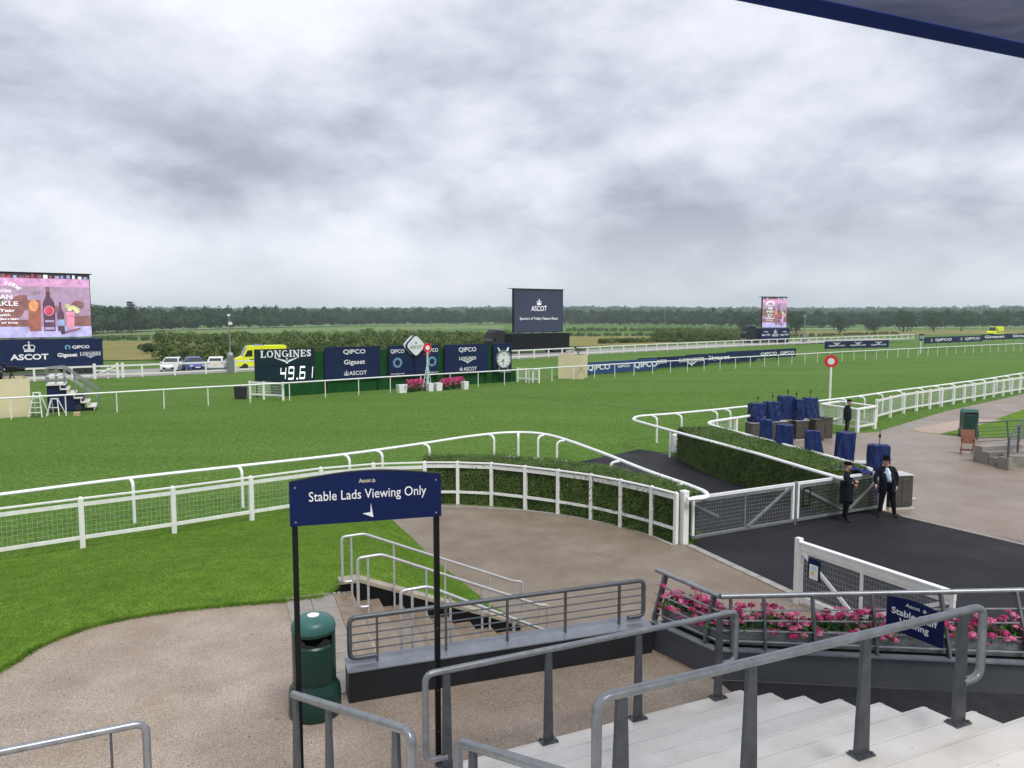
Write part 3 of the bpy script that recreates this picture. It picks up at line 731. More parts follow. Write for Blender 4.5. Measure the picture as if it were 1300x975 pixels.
ar.xz([(ax + 0.036, az - 0.066), (ax - 0.070, az - 0.022), (ax + 0.008, az - 0.012)], -0.049, -0.045); ar.xz([(ax + 0.036, az - 0.066), (ax + 0.008, az - 0.012), (ax + 0.012, az + 0.08)], -0.049, -0.045)
ar.build('arrow', M_LETTER, sgp)
for x in (0.03, sw - 0.03):
    for z in (zb + 0.04, zt - 0.05): MB().lathe([(0.010, 0), (0.010, 0.004), (0.006, 0.008)], (0, 0, 0), 8).build('bolt', M_GALV, sg, loc=(x, -0.047, z)).rotation_euler = (R(90), 0, 0)
for zz in (1.62, 0.95, 0.5): MB().ball((sw - 0.02, -0.028, zz), 0.006, 6).build('bolt', M_GALV, sg)

# ---- litter bin
def bin_(label, loc, rz, s=1.0, low=False):
    t = thing('litter_bin', label, 'bin', loc, rz)
    MB().lathe([(0.255, 0.0), (0.270, 0.03), (0.270, 0.26), (0.262, 0.33), (0.222, 0.40), (0.222, 0.42)], n=32).build('base', M_GREENB, t, smooth=True)
    MB().lathe([(0.216, 0.42), (0.222, 0.43), (0.222, 0.86), (0.205, 0.88)], n=32).build('body', M_GREENB, t, smooth=True)
    b = MB(); n = 32     # hood ring with the throw-in opening on the near side
    for j in range(n):
        a0, a1 = 2 * math.pi * j / n, 2 * math.pi * (j + 1) / n; am = (a0 + a1) / 2
        z0 = 1.0 if abs(((am - 1.5 * math.pi + math.pi) % (2 * math.pi)) - math.pi) < 0.95 else 0.86
        q = []
        for z in (z0, 1.04):
            for a in (a0, a1): q.append((0.222 * math.cos(a), 0.222 * math.sin(a), z))
        b.add(q, [(0, 1, 3, 2)])
        q = [(0.206 * math.cos(a), 0.206 * math.sin(a), z) for z in (z0, 1.04) for a in (a0, a1)]; b.add(q, [(2, 3, 1, 0)])
    b.build('hood', M_GREENB, t, smooth=True)
    MB().lathe([(0.228, 1.035), (0.226, 1.07), (0.215, 1.12), (0.175, 1.165), (0.10, 1.19), (0.02, 1.195)], n=32).build('lid', M_GREENL, t, smooth=True)
    MB().lathe([(0.062, 1.190), (0.062, 1.199), (0.05, 1.203)], n=20).build('ash_plate', M_WHITE, t)
    b = MB(); k = 26     # crumpled black liner
    for j in range(k):
        a0, a1 = 2 * math.pi * j / k, 2 * math.pi * (j + 1) / k
        f = lambda a: 0.93 + 0.035 * math.sin(5 * a) + 0.02 * math.sin(11 * a + 1)
        b.add([(0.195 * math.cos(a0), 0.195 * math.sin(a0), 0.70), (0.195 * math.cos(a1), 0.195 * math.sin(a1), 0.70), (0.205 * math.cos(a1), 0.205 * math.sin(a1), f(a1)), (0.205 * math.cos(a0), 0.205 * math.sin(a0), f(a0))], [(0, 1, 2, 3)])
    b.add([(0.195 * math.cos(2 * math.pi * j / k), 0.195 * math.sin(2 * math.pi * j / k), 0.70) for j in range(k)], [tuple(range(k))])
    b.build('liner', M_RUB, t)
    t.scale = (s, s, s); return t
bin_('dark green round litter bin with pale lid behind the sign post', (-2.41, 9.02, ZU), 0.25, 1.0).scale = (1.16, 1.16, 1.03)

# ---- dark low wall with railing, beside the stair
WA, WB = Vector((-2.04, 9.23, 0)), Vector((2.02, 10.68, 0)); wd = (WB - WA); wl_ = wd.length; wrz = math.atan2(wd.y, wd.x)
dw = thing('low_wall', 'low dark grey wall with wet cap and bar railing beside the stair', 'wall', (WA.x, WA.y, ZU), wrz)
MB().box((wl_ / 2, 0.16, -0.42), (wl_, 0.32, 1.62)).build('wall_panel', M_DARKST, dw)
MB().add([(-0.01, -0.012, 0.392), (wl_, -0.012, 0.392), (wl_, 0.34, 0.43), (-0.01, 0.34, 0.43), (-0.01, -0.012, 0.408), (wl_, -0.012, 0.408), (wl_, 0.34, 0.446), (-0.01, 0.34, 0.446)], [(3, 2, 1, 0), (4, 5, 6, 7), (0, 1, 5, 4), (1, 2, 6, 5), (2, 3, 7, 6), (3, 0, 4, 7)]).build('cap', M_CAPG, dw)
ry = 0.17; x0, x1 = 0.04, wl_ - 0.06
MB().tube(bend([(x0 + 0.35, ry, 0.50), (x0, ry, 0.50), (x0, ry, 1.03), (x1, ry, 1.03), (x1, ry, 0.50), (x1 - 0.25, ry, 0.50)], 0.09), 0.032, 12).build('handrail', M_GREYST, dw, smooth=True)
for x in (0.39, 1.30, 2.16, 3.02, 3.86): MB().box((x, ry, 0.72), (0.022, 0.055, 0.60)).build('post', M_GREYST, dw)
for k in range(4):
    z = 0.60 + 0.105 * k; MB().tube([(x0, ry, z), (x1, ry, z)], 0.010, 8).build('rail', M_GREYST, dw, smooth=True)

# ---- stair down to the lower path
st = struct('stair', math.atan2(SA.y, SA.x), (S0.x, S0.y, 0))     # local x runs down the stair, local y to the far side
SW = 3.62; NT = 7; TR = 0.42
for i in range(NT):
    z = ZU - (i + 1) * ZU / (NT) if i < NT - 1 else 0.03
    MB().box((i * TR + TR / 2 + 0.02, -SW / 2, (z - 0.3) / 2), (TR + 0.04, SW - 0.002 * i, z + 0.3)).build('step', M_STEPB, st)
rw = thing('retaining_wall', 'dark stair side wall with sloping cream coping against the grass', 'wall', (S0.x, S0.y, 0), math.atan2(SA.y, SA.x))
wx = NT * TR + 0.22
vs_ = [(-0.2, 0.02, -0.2), (wx, 0.02, -0.2), (wx, 0.02, 0.10), (0.15, 0.02, ZU + 0.17), (-0.2, 0.02, ZU + 0.17)]
vs_ += [(x, 0.20, z) for x, y, z in vs_]
MB().add(vs_, [(0, 1, 2, 3, 4), (9, 8, 7, 6, 5), (1, 0, 5, 6), (2, 1, 6, 7), (3, 2, 7, 8), (4, 3, 8, 9), (0, 4, 9, 5)]).build('wall_panel', M_BLACK, rw)
MB().beam((0.12, 0.12, ZU + 0.20), (wx + 0.02, 0.12, 0.12), 0.26, 0.06).build('coping', M_STONE, rw)
MB().beam((-0.22, 0.12, ZU + 0.197), (0.14, 0.12, ZU + 0.197), 0.26, 0.06).build('coping', M_STONE, rw)
pv = struct('paving', math.atan2(SA.y, SA.x), (S0.x, S0.y, ZU))
slab_me = MB().box((0, 0, 0.006), (0.385, 0.588, 0.024)).mesh('slab', M_SLAB)
for i in range(2):
    for j in range(6): put(slab_me, 'slab', pv, (-0.525 - i * 0.397, -0.32 - j * 0.602, random.uniform(-0.002, 0.003)), random.uniform(-0.006, 0.006))
nos_me = MB().box((0, 0, 0.004), (0.27, 0.592, 0.022)).mesh('slab', M_STEPB)
for j in range(6): put(nos_me, 'slab', pv, (-0.185, -0.32 - j * 0.602, 0))
for k in range(13):
    o = MB().box((-1.08 + k * 0.085, 0.02, 0.012), (0.07, 0.07, 0.03)).build('edging_stone', M_KERB, pv)
# white tube handrails of the stair
def stair_handrail(label, off, a0, ends):
    t = thing('stair_handrail', label, 'handrail', (S0.x, S0.y, 0), math.atan2(SA.y, SA.x)); y = -off
    zs = lambda x: max(0.0, ZU * (1 - max(0, x - 0.1) / (NT * TR - 0.1)))
    xe = NT * TR + 0.05
    path = [(a0, y, zs(a0) + 0.24), (a0 - 0.16, y, zs(a0) + 0.24), (a0 - 0.16, y, ZU + 1.04), (a0 + 0.22, y, ZU + 1.06), (xe, y, zs(xe) + 1.02), (xe + 0.16, y, 1.0), (xe + 0.16, y, 0.26), (xe, y, 0.26)]
    if off > 2: path = path[1:]
    MB().tube(bend(path, 0.07), 0.024, 10).build('handrail', M_LGALV, t, smooth=True)
    for x in ends:
        top = ZU + 1.05 if x < a0 + 0.22 else (ZU + 1.06) + (zs(xe) + 1.02 - ZU - 1.06) * (x - a0 - 0.22) / (xe - a0 - 0.22)
        i = int(max(0, x - 0.02) / TR); zb_ = (ZU - (i + 1) * ZU / NT) if x > 0.02 else ZU
        MB().tube([(x, y, max(zb_, 0.0)), (x, y, top - 0.01)], 0.019, 8).build('post', M_LGALV, t, smooth=True)
    return t
stair_handrail('white tube handrail on the grass side of the stair', 0.10, -0.02, (-0.02, 0.72, 1.65, 2.50, 2.99))
stair_handrail('white tube handrail down the middle of the stair', 1.36, 0.06, (0.06, 1.0, 1.95, 2.99))
stair_handrail('white tube handrail on the dark wall side of the stair', 3.02, 0.40, (0.40, 0.95, 1.9, 2.8))

# ---- planter with pink geraniums above a grey wall
PL = [Vector((2.02, 10.82, 0)), Vector((2.70, 9.86, 0)), Vector((9.3, 9.16, 0))]
def planter(label, A, B_, rail_posts, k0, k1, up_=0.0, l0=0.52, l1=0.52):
    d = B_ - A; L = d.length; t = thing('planter', label, 'planter', (A.x, A.y, ZU), math.atan2(d.y, d.x))
    MB().box((L / 2, 0.06, 0.19), (L, 0.10, 0.42)).build('wall_panel', M_WALLG, t)
    MB().box((L / 2, 0.62, -0.35), (L, 0.06, 1.5)).build('back_wall', M_WALLG, t)
    MB().box((L / 2, 0.03, 0.415), (L, 0.12, 0.022)).build('lip', M_CAPG, t)
    MB().box((L / 2, 0.31, 0.37), (L - 0.01, 0.40, 0.02)).build('ledge', M_DARKST, t)
    tr = MB().box((L / 2, 0.20, 0.53), (L - 0.06, 0.02, 0.22)); tr.box((L / 2, 0.53, 0.53), (L - 0.06, 0.02, 0.22)); tr.box((L / 2, 0.365, 0.43), (L - 0.07, 0.31, 0.02))
    tr.box((L / 2, 0.188, 0.645), (L - 0.06, 0.05, 0.014)); tr.box((L / 2, 0.187, 0.52), (L - 0.06, 0.012, 0.012))
    tr.build('trough', M_GALV, t)
    MB().box((L / 2, 0.365, 0.58), (L - 0.08, 0.30, 0.06)).build('soil', M_HCORE, t)
    ly = lambda z, x=0.0: 0.05 + (z - 0.43) * (l0 + (l1 - l0) * x / L)
    MB().tube([(k0 * ly(1.08), ly(1.08), 1.08), (L + k1 * ly(1.08, L), ly(1.08, L), 1.08 + up_)], 0.036, 12).build('handrail', M_GALV, t, smooth=True)
    for k in range(4):
        z = 0.52 + 0.125 * k; MB().tube([(k0 * ly(z), ly(z), z), (L + k1 * ly(z, L), ly(z, L), z + up_ * k / 3.5)], 0.013, 8).build('rail', M_GALV, t, smooth=True)
    for x in rail_posts:
        MB().beam((x, ly(0.43), 0.43), (x, ly(1.06, x), 1.06 + up_ * x / L), 0.03, 0.10).build('post', M_GREYST, t)
    return t
p1 = planter('short grey flower trough and rail joining the low wall to the long planter', PL[0], PL[1], (0.02, 0.98), -0.62, -0.48, 0.0, 0.36, 0.20)
p2 = planter('long grey planter wall with leaning rail and flower trough beside the steps', PL[1], PL[2], (0.22, 0.66, 1.30, 2.08, 2.98, 3.95, 5.0, 6.1), 0.50, 0.0, 0.22, 0.20, 0.95)
def head_mesh(seed, m):
    g = np.random.default_rng(seed); n = 80
    N_ = g.normal(size=(n, 3)); N_ /= np.linalg.norm(N_, axis=1, keepdims=True); N_[:, 2] = np.abs(N_[:, 2]) * 0.9 - 0.25
    P_ = N_ * (0.052 * g.uniform(0.65, 1.05, (n, 1))) * np.array([1, 1, 0.8])
    o = quads('flower_head', P_, N_ + g.normal(size=(n, 3)) * 0.5, 0.034, m); me = o.data; bpy.data.objects.remove(o); return me
HEADS = [head_mesh(k, M_PINK if k < 3 else M_PINKD) for k in range(5)]
def foliage_mesh(seed):
    g = np.random.default_rng(seed); n = 170
    P_ = g.normal(size=(n, 3)) * np.array([0.12, 0.085, 0.065]); P_[:, 2] = np.abs(P_[:, 2]) + 0.0
    N_ = P_ * np.array([2, 2, 1.0]) + np.array([0, -0.05, 0.12]) + g.normal(size=(n, 3)) * 0.08
    o = quads('foliage', P_, N_, g.uniform(0.035, 0.075, n), M_LEAFG); me = o.data; bpy.data.objects.remove(o); return me
FOLS = [foliage_mesh(50 + k) for k in range(3)]
stalk_me = MB().tube([(0, 0, 0), (0.004, 0, 1.0)], 0.004, 5).mesh('stalk', M_LEAFG)
def geraniums(root, L, n, lab, grp):
    M = Matrix.Rotation(root.rotation_euler.z, 4, 'Z')
    for k in range(n):
        x = 0.12 + (L - 0.24) * (k + 0.5) / n + random.uniform(-0.06, 0.06)
        w = Vector(root.location) + M @ Vector((x, 0.36 + random.uniform(-0.05, 0.05), 0.61))
        t = thing('geranium', lab, 'flowers', w, root.rotation_euler.z + random.uniform(-0.4, 0.4), grp)
        put(FOLS[k % 3], 'foliage', t, (0, 0, 0.02), random.uniform(0, 6))
        for q in range(random.choice((11, 12, 13, 14))):
            px, py, pz = random.gauss(0, 0.12), random.gauss(-0.08, 0.085), random.uniform(0.08, 0.34)
            if random.random() < 0.22: py, pz = -0.22, random.uniform(-0.02, 0.1)
            s_ = random.uniform(0.7, 1.2)
            f = put(random.choice(HEADS), 'flower_head', t, (px, py, pz), random.uniform(0, 6), (s_, s_, s_))
            put(stalk_me, 'stalk', f, (0, 0, -min(0.16, pz + 0.03) / s_), 0, (1, 1, min(0.15, pz + 0.03) / s_))
geraniums(p1, (PL[1] - PL[0]).length, 5, 'pink geranium in the short trough by the low wall', 'geraniums in the short trough')
geraniums(p2, 6.6, 26, 'pink geranium growing in the long planter beside the steps', 'geraniums in the long planter')
# small blue sign fixed across the planter rail
sp = G(1127, 756, 2.38); sq = Vector((sp.x + 0.37, sp.y - 0.66, 0)); d = sq - Vector((sp.x, sp.y, 0))
s2 = thing('staff_sign', 'small navy sign reading Stable Staff Viewing fixed on the planter rail', 'sign', (sp.x, sp.y, 1.96), math.atan2(d.y, d.x)); L = d.length
pts = [(0, 0), (L, 0), (L, 0.42)] + [(L - L * k / 8, 0.42 + 0.05 * math.sin(math.pi * k / 8)) for k in range(1, 8)] + [(0, 0.42)]
MB().xz(pts, -0.012, 0.0).build('sign_panel', M_NAVY2, s2)
text('Ascot', s2, M_LETTER, L * 0.47, -0.014, 0.385, 0.045, 0.19, 0.0); crown(s2, M_LETTER, L * 0.68, -0.014, 0.365, 0.045)
text('Stable Staff', s2, M_LETTER, L * 0.5, -0.014, 0.265, 0.085, L * 0.80, 0.014); text('Viewing', s2, M_LETTER, L * 0.5, -0.014, 0.135, 0.11, L * 0.52, 0.014)
for x in (0.05, L - 0.05): MB().box((x, 0.012, 0.2), (0.03, 0.024, 0.3)).build('bracket', M_GREYST, s2)

# ---- awning overhead at the upper right
c0, c1 = G(940, 1, 8.0), G(1300, 74, 8.0); ud = (c1 - c0).normalized(); nd = Vector((ud.y, -ud.x, 0))
aw = thing('awning', 'navy fabric awning with glossy underside jutting in overhead', 'awning', c0 - ud * 1.5, math.atan2(ud.y, ud.x)); AL = 7.2
MB().box((AL / 2, 0.0, 0.06), (AL, 0.012, 0.12)).build('valance', M_AWN, aw)
b = MB(); nx, ny = 40, 10; vs_ = []
for i in range(nx + 1):
    for j in range(ny + 1):
        x = AL * i / nx; y = -0.01 - 0.95 * j / ny
        vs_.append((x, y, 0.112 + 0.12 * j / ny + (0.035 * math.sin(x * 3.1 + j * 0.5) + 0.015 * math.sin(x * 7.3 - j)) * math.sin(math.pi * j / ny)))
b.add(vs_, [(i * (ny + 1) + j, i * (ny + 1) + j + 1, (i + 1) * (ny + 1) + j + 1, (i + 1) * (ny + 1) + j) for i in range(nx) for j in range(ny)])
b.build('canopy', M_TARP, aw, smooth='all')
MB().tube([(0, -0.97, 0.20), (AL, -0.97, 0.20)], 0.035, 10).build('rib', M_AWN, aw, smooth=True)
MB().box((AL / 2, -2.2, 0.30), (AL, 2.4, 0.02)).build('canopy', M_AWNW, aw)
for x in (6.9,): MB().tube([(x, -1.0, 0.2), (x, -1.0, -5.2)], 0.05, 12).build('support_pole', M_GALV, aw, smooth=True)

# dry scraps of leaf and straw on the paths
def litter(name, label, x0, x1, y0, y1, z, n, col, size, poly=None):
    g = np.random.default_rng(n); P_ = np.stack([g.uniform(x0, x1, n), g.uniform(y0, y1, n), np.full(n, z)], 1)
    if poly is not None: P_ = P_[inside(P_, poly)]
    k = len(P_); N_ = np.stack([g.normal(size=k) * 0.25, g.normal(size=k) * 0.25, np.ones(k)], 1)
    tag(quads(name, P_, N_, g.uniform(0.4, 1.3, k) * size, mat(name + '_colour', col, 0.8, var=0.4, scale=9), None, 0.45, 'stuff'), label, 'litter')
litter('path_litter', 'pale scraps of dry leaf scattered on the lower path', -1.5, 4.0, 13.5, 23.0, 0.013, 420, (0.36, 0.27, 0.15), 0.05, low)
litter('concourse_litter', 'dark leaf scraps scattered on the near wet gravel', -6.5, 2.4, 7.0, 12.5, ZU + 0.009, 130, (0.10, 0.075, 0.045), 0.035, up)

g_ = np.random.default_rng(77); Ps = []
for i in range(10):
    for k in range(16):
        p = Z0 + NN * (i + g_.uniform(0.15, 0.95)) - U * g_.uniform(0.05, 5.0); Ps.append((p.x, p.y, step_z(i) + 0.004))
Ps = np.array(Ps); tag(quads('step_litter', Ps, np.tile([[0, 0, 1.0]], (len(Ps), 1)) + g_.normal(size=(len(Ps), 3)) * 0.15, g_.uniform(0.008, 0.028, len(Ps)), mat('dark_speck', (0.10, 0.08, 0.06), 0.8, var=0.4), None, 0.5, 'stuff'), 'dark specks of dirt scattered on the white steps', 'litter')

# ================================================================== RAILS AND FENCES
def swan_mesh(h=1.22, off=0.38, r=0.047, n=8):
    return MB().tube(bend([(0, 0, -0.02), (0, 0, h - 0.02), (0, off, h)], 0.26, 6), r, n).mesh('post', M_WHITE, True)
SWAN = swan_mesh()
def swan_rail(name, label, path, post_at, h=1.25, r=0.072, off=0.38, side=1.0, group=None, seg=8, me=None):
    """running rail carried on curved posts; path is where the rail runs, posts stand off to one side"""
    p0 = path[0]; t = thing(name, label, 'railing', (p0.x, p0.y, 0), 0, group)
    MB().tube([(p.x, p.y, h) for p in path], r, seg, sq=0.75).build('top_rail', M_WHITE, t, smooth=True, world=True)
    for q in post_at:
        k = min(range(len(path)), key=lambda i: (path[i].x - q.x) ** 2 + (path[i].y - q.y) ** 2)
        d = path[min(k + 1, len(path) - 1)] - path[max(k - 1, 0)]; d.z = 0; d.normalize()
        nrm = Vector((-d.y, d.x, 0)) * side; p = Vector((path[k].x, path[k].y, 0)) - nrm * off
        put(me or SWAN, 'post', t, (p.x - p0.x, p.y - p0.y, 0), math.atan2(nrm.y, nrm.x) - math.pi / 2)
    return t
def straight_rail(name, label, pts, step, h=1.2, r=0.08, group=None, post_r=0.035):
    path = spline(pts, 8); P = resample(path, step); p0 = P[0]
    t = thing(name, label, 'railing', (p0.x, p0.y, 0), 0, group)
    MB().tube([(p.x, p.y, h) for p in P], r, 8, sq=0.8).build('top_rail', M_WHITE, t, smooth=True, world=True)
    me = MB().tube([(0, 0, -0.02), (0, 0, h)], post_r, 6).mesh('post', M_WHITE, True)
    for p in P: put(me, 'post', t, (p.x - p0.x, p.y - p0.y, 0))
    return t
def mesh_panel(parent, a, b_, z0, z1, dx=0.09, dz=0.11, w=0.004, m=None, name='wire_mesh'):
    """welded wire between two posts"""
    a, b_ = Vector(a), Vector(b_); d = b_ - a; L = d.length; d.normalize(); mb = MB(); nn_ = Vector((-d.y, d.x, 0))
    k = max(2, int(L / dx))
    for i in range(1, k):
        p = a + d * (L * i / k); mb.beam((p.x, p.y, z0), (p.x, p.y, z1), w, w)
    kz = max(1, int((z1 - z0) / dz))
    for i in range(kz + 1):
        z = z0 + (z1 - z0) * i / kz; mb.beam((a.x, a.y, z), (b_.x, b_.y, z), w, w)
    o = mb.build(name, m or M_WHITE, parent, world=True); o['kind'] = 'stuff'; return o
def post_fence(name, label, bases, h=1.32, post=(0.11, 0.11), rails=((1.24, 0.05, 0.13), (0.28, 0.05, 0.09)), mesh=None, group=None, cap=True, mesh_to=None, shape=None, m=None):
    p0 = bases[0]; t = thing(name, label, 'fence', (p0.x, p0.y, 0), 0, group); m = m or M_WOODW
    pm = MB().box((0, 0, h / 2), (post[0], post[1], h + 0.0))
    if cap: pm.box((0, 0, h + 0.02), (post[0] * 0.8, post[1] * 0.8, 0.04), taper=0.5)
    pm = pm.mesh('post', m)
    for i, p in enumerate(bases):
        q = bases[min(i + 1, len(bases) - 1)] - bases[max(i - 1, 0)]
        put(pm, 'post', t, (p.x - p0.x, p.y - p0.y, 0), math.atan2(q.y, q.x))
    for i, (a, b_) in enumerate(zip(bases, bases[1:])):
        for z, w, hh in rails:
            MB().beam((a.x, a.y, z), (b_.x, b_.y, z), w, hh).build('rail', m, t, world=True)
        if cap == 2: MB().beam((a.x, a.y, h - 0.01), (b_.x, b_.y, h - 0.01), 0.10, 0.035).build('rail', m, t, world=True)
        if mesh and (mesh_to is None or i < mesh_to): mesh_panel(t, a, b_, rails[-1][0] + 0.03, rails[0][0] - 0.04, *mesh)
    return t

M_WIRE = mat('coated_wire', (0.50, 0.54, 0.46), 0.5, var=0.1)
# near running rail that swings round the hedge
nrp = [G(-330, 668, 1.25), G(-150, 647, 1.25), G(0, 628, 1.25), G(165, 607, 1.25), G(320, 590, 1.25), G(437, 577, 1.25), G(537, 563, 1.25), G(600, 553.5, 1.25), G(652, 549, 1.25), G(698, 552.5, 1.25), G(757, 572, 1.25), G(820, 597, 1.25), G(872, 615, 1.25)]
nrs = spline(nrp, 8) + bend([G(872, 615, 1.25), G(897, 625, 1.25), G(899, 632, 1.25), G(872, 634, 1.25)], 0.5)[1:]
nr = swan_rail('running_rail', 'white curved-post running rail sweeping past the near fence and round the hedge', nrs, [G(x, y, 1.25) for x, y in ((-180, 650), (-10, 629), (165, 607), (309, 591), (432, 578), (481, 571), (536, 563), (624, 551), (657, 549.5), (694, 552), (722, 559), (789, 584), (866, 613))])
for x, y in ((647, 583), (682, 586), (716, 590)):
    p = G(x, y) - Vector(nr.location); b = MB().box((p.x, p.y, 0.05), (0.62, 0.34, 0.09), 0.1, taper=0.82); b.box((p.x, p.y, 0.12), (0.30, 0.16, 0.06), 0.1, taper=0.85); b.build('ballast_foot', M_WHITE, nr)
# near mesh fence and its continuation in front of the hedge
fl = [G(px, py, 1.35) for px, py in ((-104, 648), (-5, 645), (102, 633), (219, 619), (318, 606), (407, 594.6), (474, 589), (539, 587))]
fl[0] = Vector((-15.0, 16.35, 0)); fl[1] = Vector((-12.95, 17.75, 0))
fl = [Vector((p.x, p.y, 0)) for p in fl]
post_fence('mesh_fence', 'white post and rail fence with wire mesh along the lawn bank', fl, 1.36, (0.12, 0.12), ((1.20, 0.045, 0.10), (0.34, 0.05, 0.09)), (0.105, 0.115, 0.0034, M_WIRE), cap=2)
fh = [Vector((G(px, py, 1.35).x, G(px, py, 1.35).y, 0)) for px, py in ((539, 587), (581, 587), (624, 588.5), (667, 592.5), (709, 598.5), (751, 605.5), (788, 613), (827, 622.5))] + [Vector((4.30, 19.75, 0))]
fh[-2] = Vector((3.80, 20.5, 0)); fh[-3] = Vector((3.08, 21.35, 0)); fh[-4] = Vector((2.32, 22.1, 0)); fh[-5] = Vector((1.39, 22.75, 0))
post_fence('hedge_fence', 'white post and rail fence curving in front of the clipped hedge', fh[:-1] + [fh[-1]], 1.36, (0.10, 0.10), ((1.24, 0.045, 0.12), (0.40, 0.045, 0.08)), None, cap=2)

def hedge(name, label, front, back, h, dens, leaf, seed):
    """clipped hedge between a front and a back line"""
    n = 40; Fr, Bk = even(front, n), even(back, n); t = thing(name, label, 'hedge', (Fr[0].x, Fr[0].y, 0)); o = Vector(t.location)
    ins = 0.05; b = MB(); vs_ = []
    for f, k in zip(Fr, Bk):
        d = (k - f).normalized() * ins; a, c = f + d - o, k - d - o
        vs_ += [(a.x, a.y, 0.0), (a.x, a.y, h - ins), (c.x, c.y, h - ins), (c.x, c.y, 0.0)]
    fs = [(i * 4 + q, i * 4 + (q + 1) % 4, i * 4 + 4 + (q + 1) % 4, i * 4 + 4 + q) for i in range(n) for q in range(4)] + [(0, 1, 2, 3), (n * 4 + 3, n * 4 + 2, n * 4 + 1, n * 4)]
    b.add(vs_, fs).build('core', M_HCORE, t)
    g = np.random.default_rng(seed)
    F_ = np.array([p[:2] for p in Fr]); B_ = np.array([p[:2] for p in Bk]); PP = []; NN_ = []
    def seg(A_, k, s): return A_[k] * (1 - s) + A_[k + 1] * s
    L = np.linalg.norm(np.diff(F_, axis=0), axis=1).sum(); W = np.linalg.norm(B_ - F_, axis=1).mean()
    for face in ('front', 'back', 'top', 'e0', 'e1'):
        area = {'front': L * h, 'back': L * h * 0.5, 'top': L * W, 'e0': W * h, 'e1': W * h}[face]; m = int(area * dens)
        k = g.integers(0, n, m); s = g.random((m, 1)); f, c = seg(F_, k, s), seg(B_, k, s); out = (f - c) / np.linalg.norm(f - c, axis=1, keepdims=True)
        if face == 'e0': f = np.repeat(F_[:1], m, 0); c = np.repeat(B_[:1], m, 0)
        if face == 'e1': f = np.repeat(F_[-1:], m, 0); c = np.repeat(B_[-1:], m, 0)
        wob = 0.035 * np.sin(f[:, :1] * 3.1 + f[:, 1:] * 2.3) + g.normal(size=(m, 1)) * 0.025
        if face in ('front', 'back'):
            base = f if face == 'front' else c; sg = 1 if face == 'front' else -1
            xy = base + out * sg * wob; z = g.random((m, 1)) * h; nn_ = np.concatenate([out * sg, np.full((m, 1), 0.35)], 1)
        elif face == 'top':
            q = g.random((m, 1)); xy = f * (1 - q) + c * q; z = h + 0.035 * np.sin(xy[:, :1] * 2.6 - xy[:, 1:] * 1.9) + g.normal(size=(m, 1)) * 0.036 + (g.random((m, 1)) > 0.985) * g.random((m, 1)) * 0.12; nn_ = np.tile([[0, 0, 1.0]], (m, 1))
        else:
            q = g.random((m, 1)); xy = f * (1 - q) + c * q; z = g.random((m, 1)) * h
            dd_ = (F_[0] - F_[1]) if face == 'e0' else (F_[-1] - F_[-2]); dd_ = dd_ / np.linalg.norm(dd_); nn_ = np.concatenate([np.tile(dd_, (m, 1)), np.full((m, 1), 0.3)], 1); xy = xy + dd_ * g.normal(size=(m, 1)) * 0.03
        PP.append(np.concatenate([xy, z], 1)); NN_.append(nn_ + g.normal(size=(m, 3)) * (0.30 if face == 'top' else 0.55))
    Pq = np.concatenate(PP) - np.array(o[:]); Nq = np.concatenate(NN_)
    q = quads('leaves', Pq, Nq, g.uniform(0.7, 1.4, len(Pq)) * leaf, M_HEDGE, t, 0.6); q['kind'] = 'stuff'
    return t
hf = offset_path(spline(fh[:-1] + [Vector((4.20, 19.95, 0))], 6), 0.035)
hb = spline([Vector((-2.9, 25.3, 0)), Vector((-1.4, 25.6, 0)), Vector((0.2, 25.25, 0)), Vector((1.6, 24.7, 0)), Vector((2.9, 23.6, 0)), Vector((3.9, 22.3, 0)), Vector((4.75, 20.75, 0)), Vector((4.95, 20.2, 0))], 6)
hedge('hedge', 'curved clipped hedge behind the white fence left of the gates', hf, hb, 1.33, 2600, 0.044, 3)

# second hedge, wedge shaped, between two white rails
oA = [Vector((6.95, 31.9, 0)), Vector((7.35, 29.0, 0)), Vector((8.25, 26.3, 0)), Vector((9.05, 24.2, 0)), Vector((9.75, 22.75, 0))]
iA = [Vector((8.55, 32.6, 0)), Vector((9.15, 30.4, 0)), Vector((10.0, 27.6, 0)), Vector((10.75, 24.9, 0)), Vector((11.0, 23.4, 0))]
hedge('hedge', 'wedge-shaped clipped hedge between the asphalt road and the covered stands', spline(oA, 6), spline(iA, 6), 1.27, 2300, 0.050, 4)
# white rail above its road side, bending back into the running rail
orp = bend([G(1074, 609, 1.27), G(1040, 599.5, 1.27), G(960, 575.5, 1.27), G(862, 549.5, 1.27), G(803, 533, 1.27), G(808, 528.5, 1.27), G(857, 525, 1.27), G(905, 520.5, 1.27), G(948, 516, 1.27)], 0.45)
dense = []
for a, b_ in zip(orp, orp[1:]):
    k = max(1, int((b_ - a).length / 0.4)); dense += [a.lerp(b_, i / k) for i in range(k)]
dense.append(orp[-1])
swan_rail('running_rail', 'white curved-post rail looping round the road side of the wedge-shaped hedge', dense, [G(x, y, 1.27) for x, y in ((828, 526.8), (857, 525), (905, 520.5), (922, 519), (948, 516), (838, 543), (968, 577.7), (1010, 590))], 1.27, 0.075, side=1.0)
irp = [Vector((11.05, 23.3, 0)), Vector((10.75, 25.0, 0)), Vector((10.0, 27.7, 0)), Vector((9.2, 30.5, 0)), Vector((8.65, 32.6, 0)), Vector((8.75, 33.7, 0)), Vector((9.5, 34.5, 0)), Vector((10.6, 35.4, 0)), Vector((11.6, 36.3, 0))]
irs = spline(irp, 6)
t = thing('hedge_rail', 'white rail fence rounding the stand side of the wedge-shaped hedge', 'fence', (irs[0].x, irs[0].y, 0))
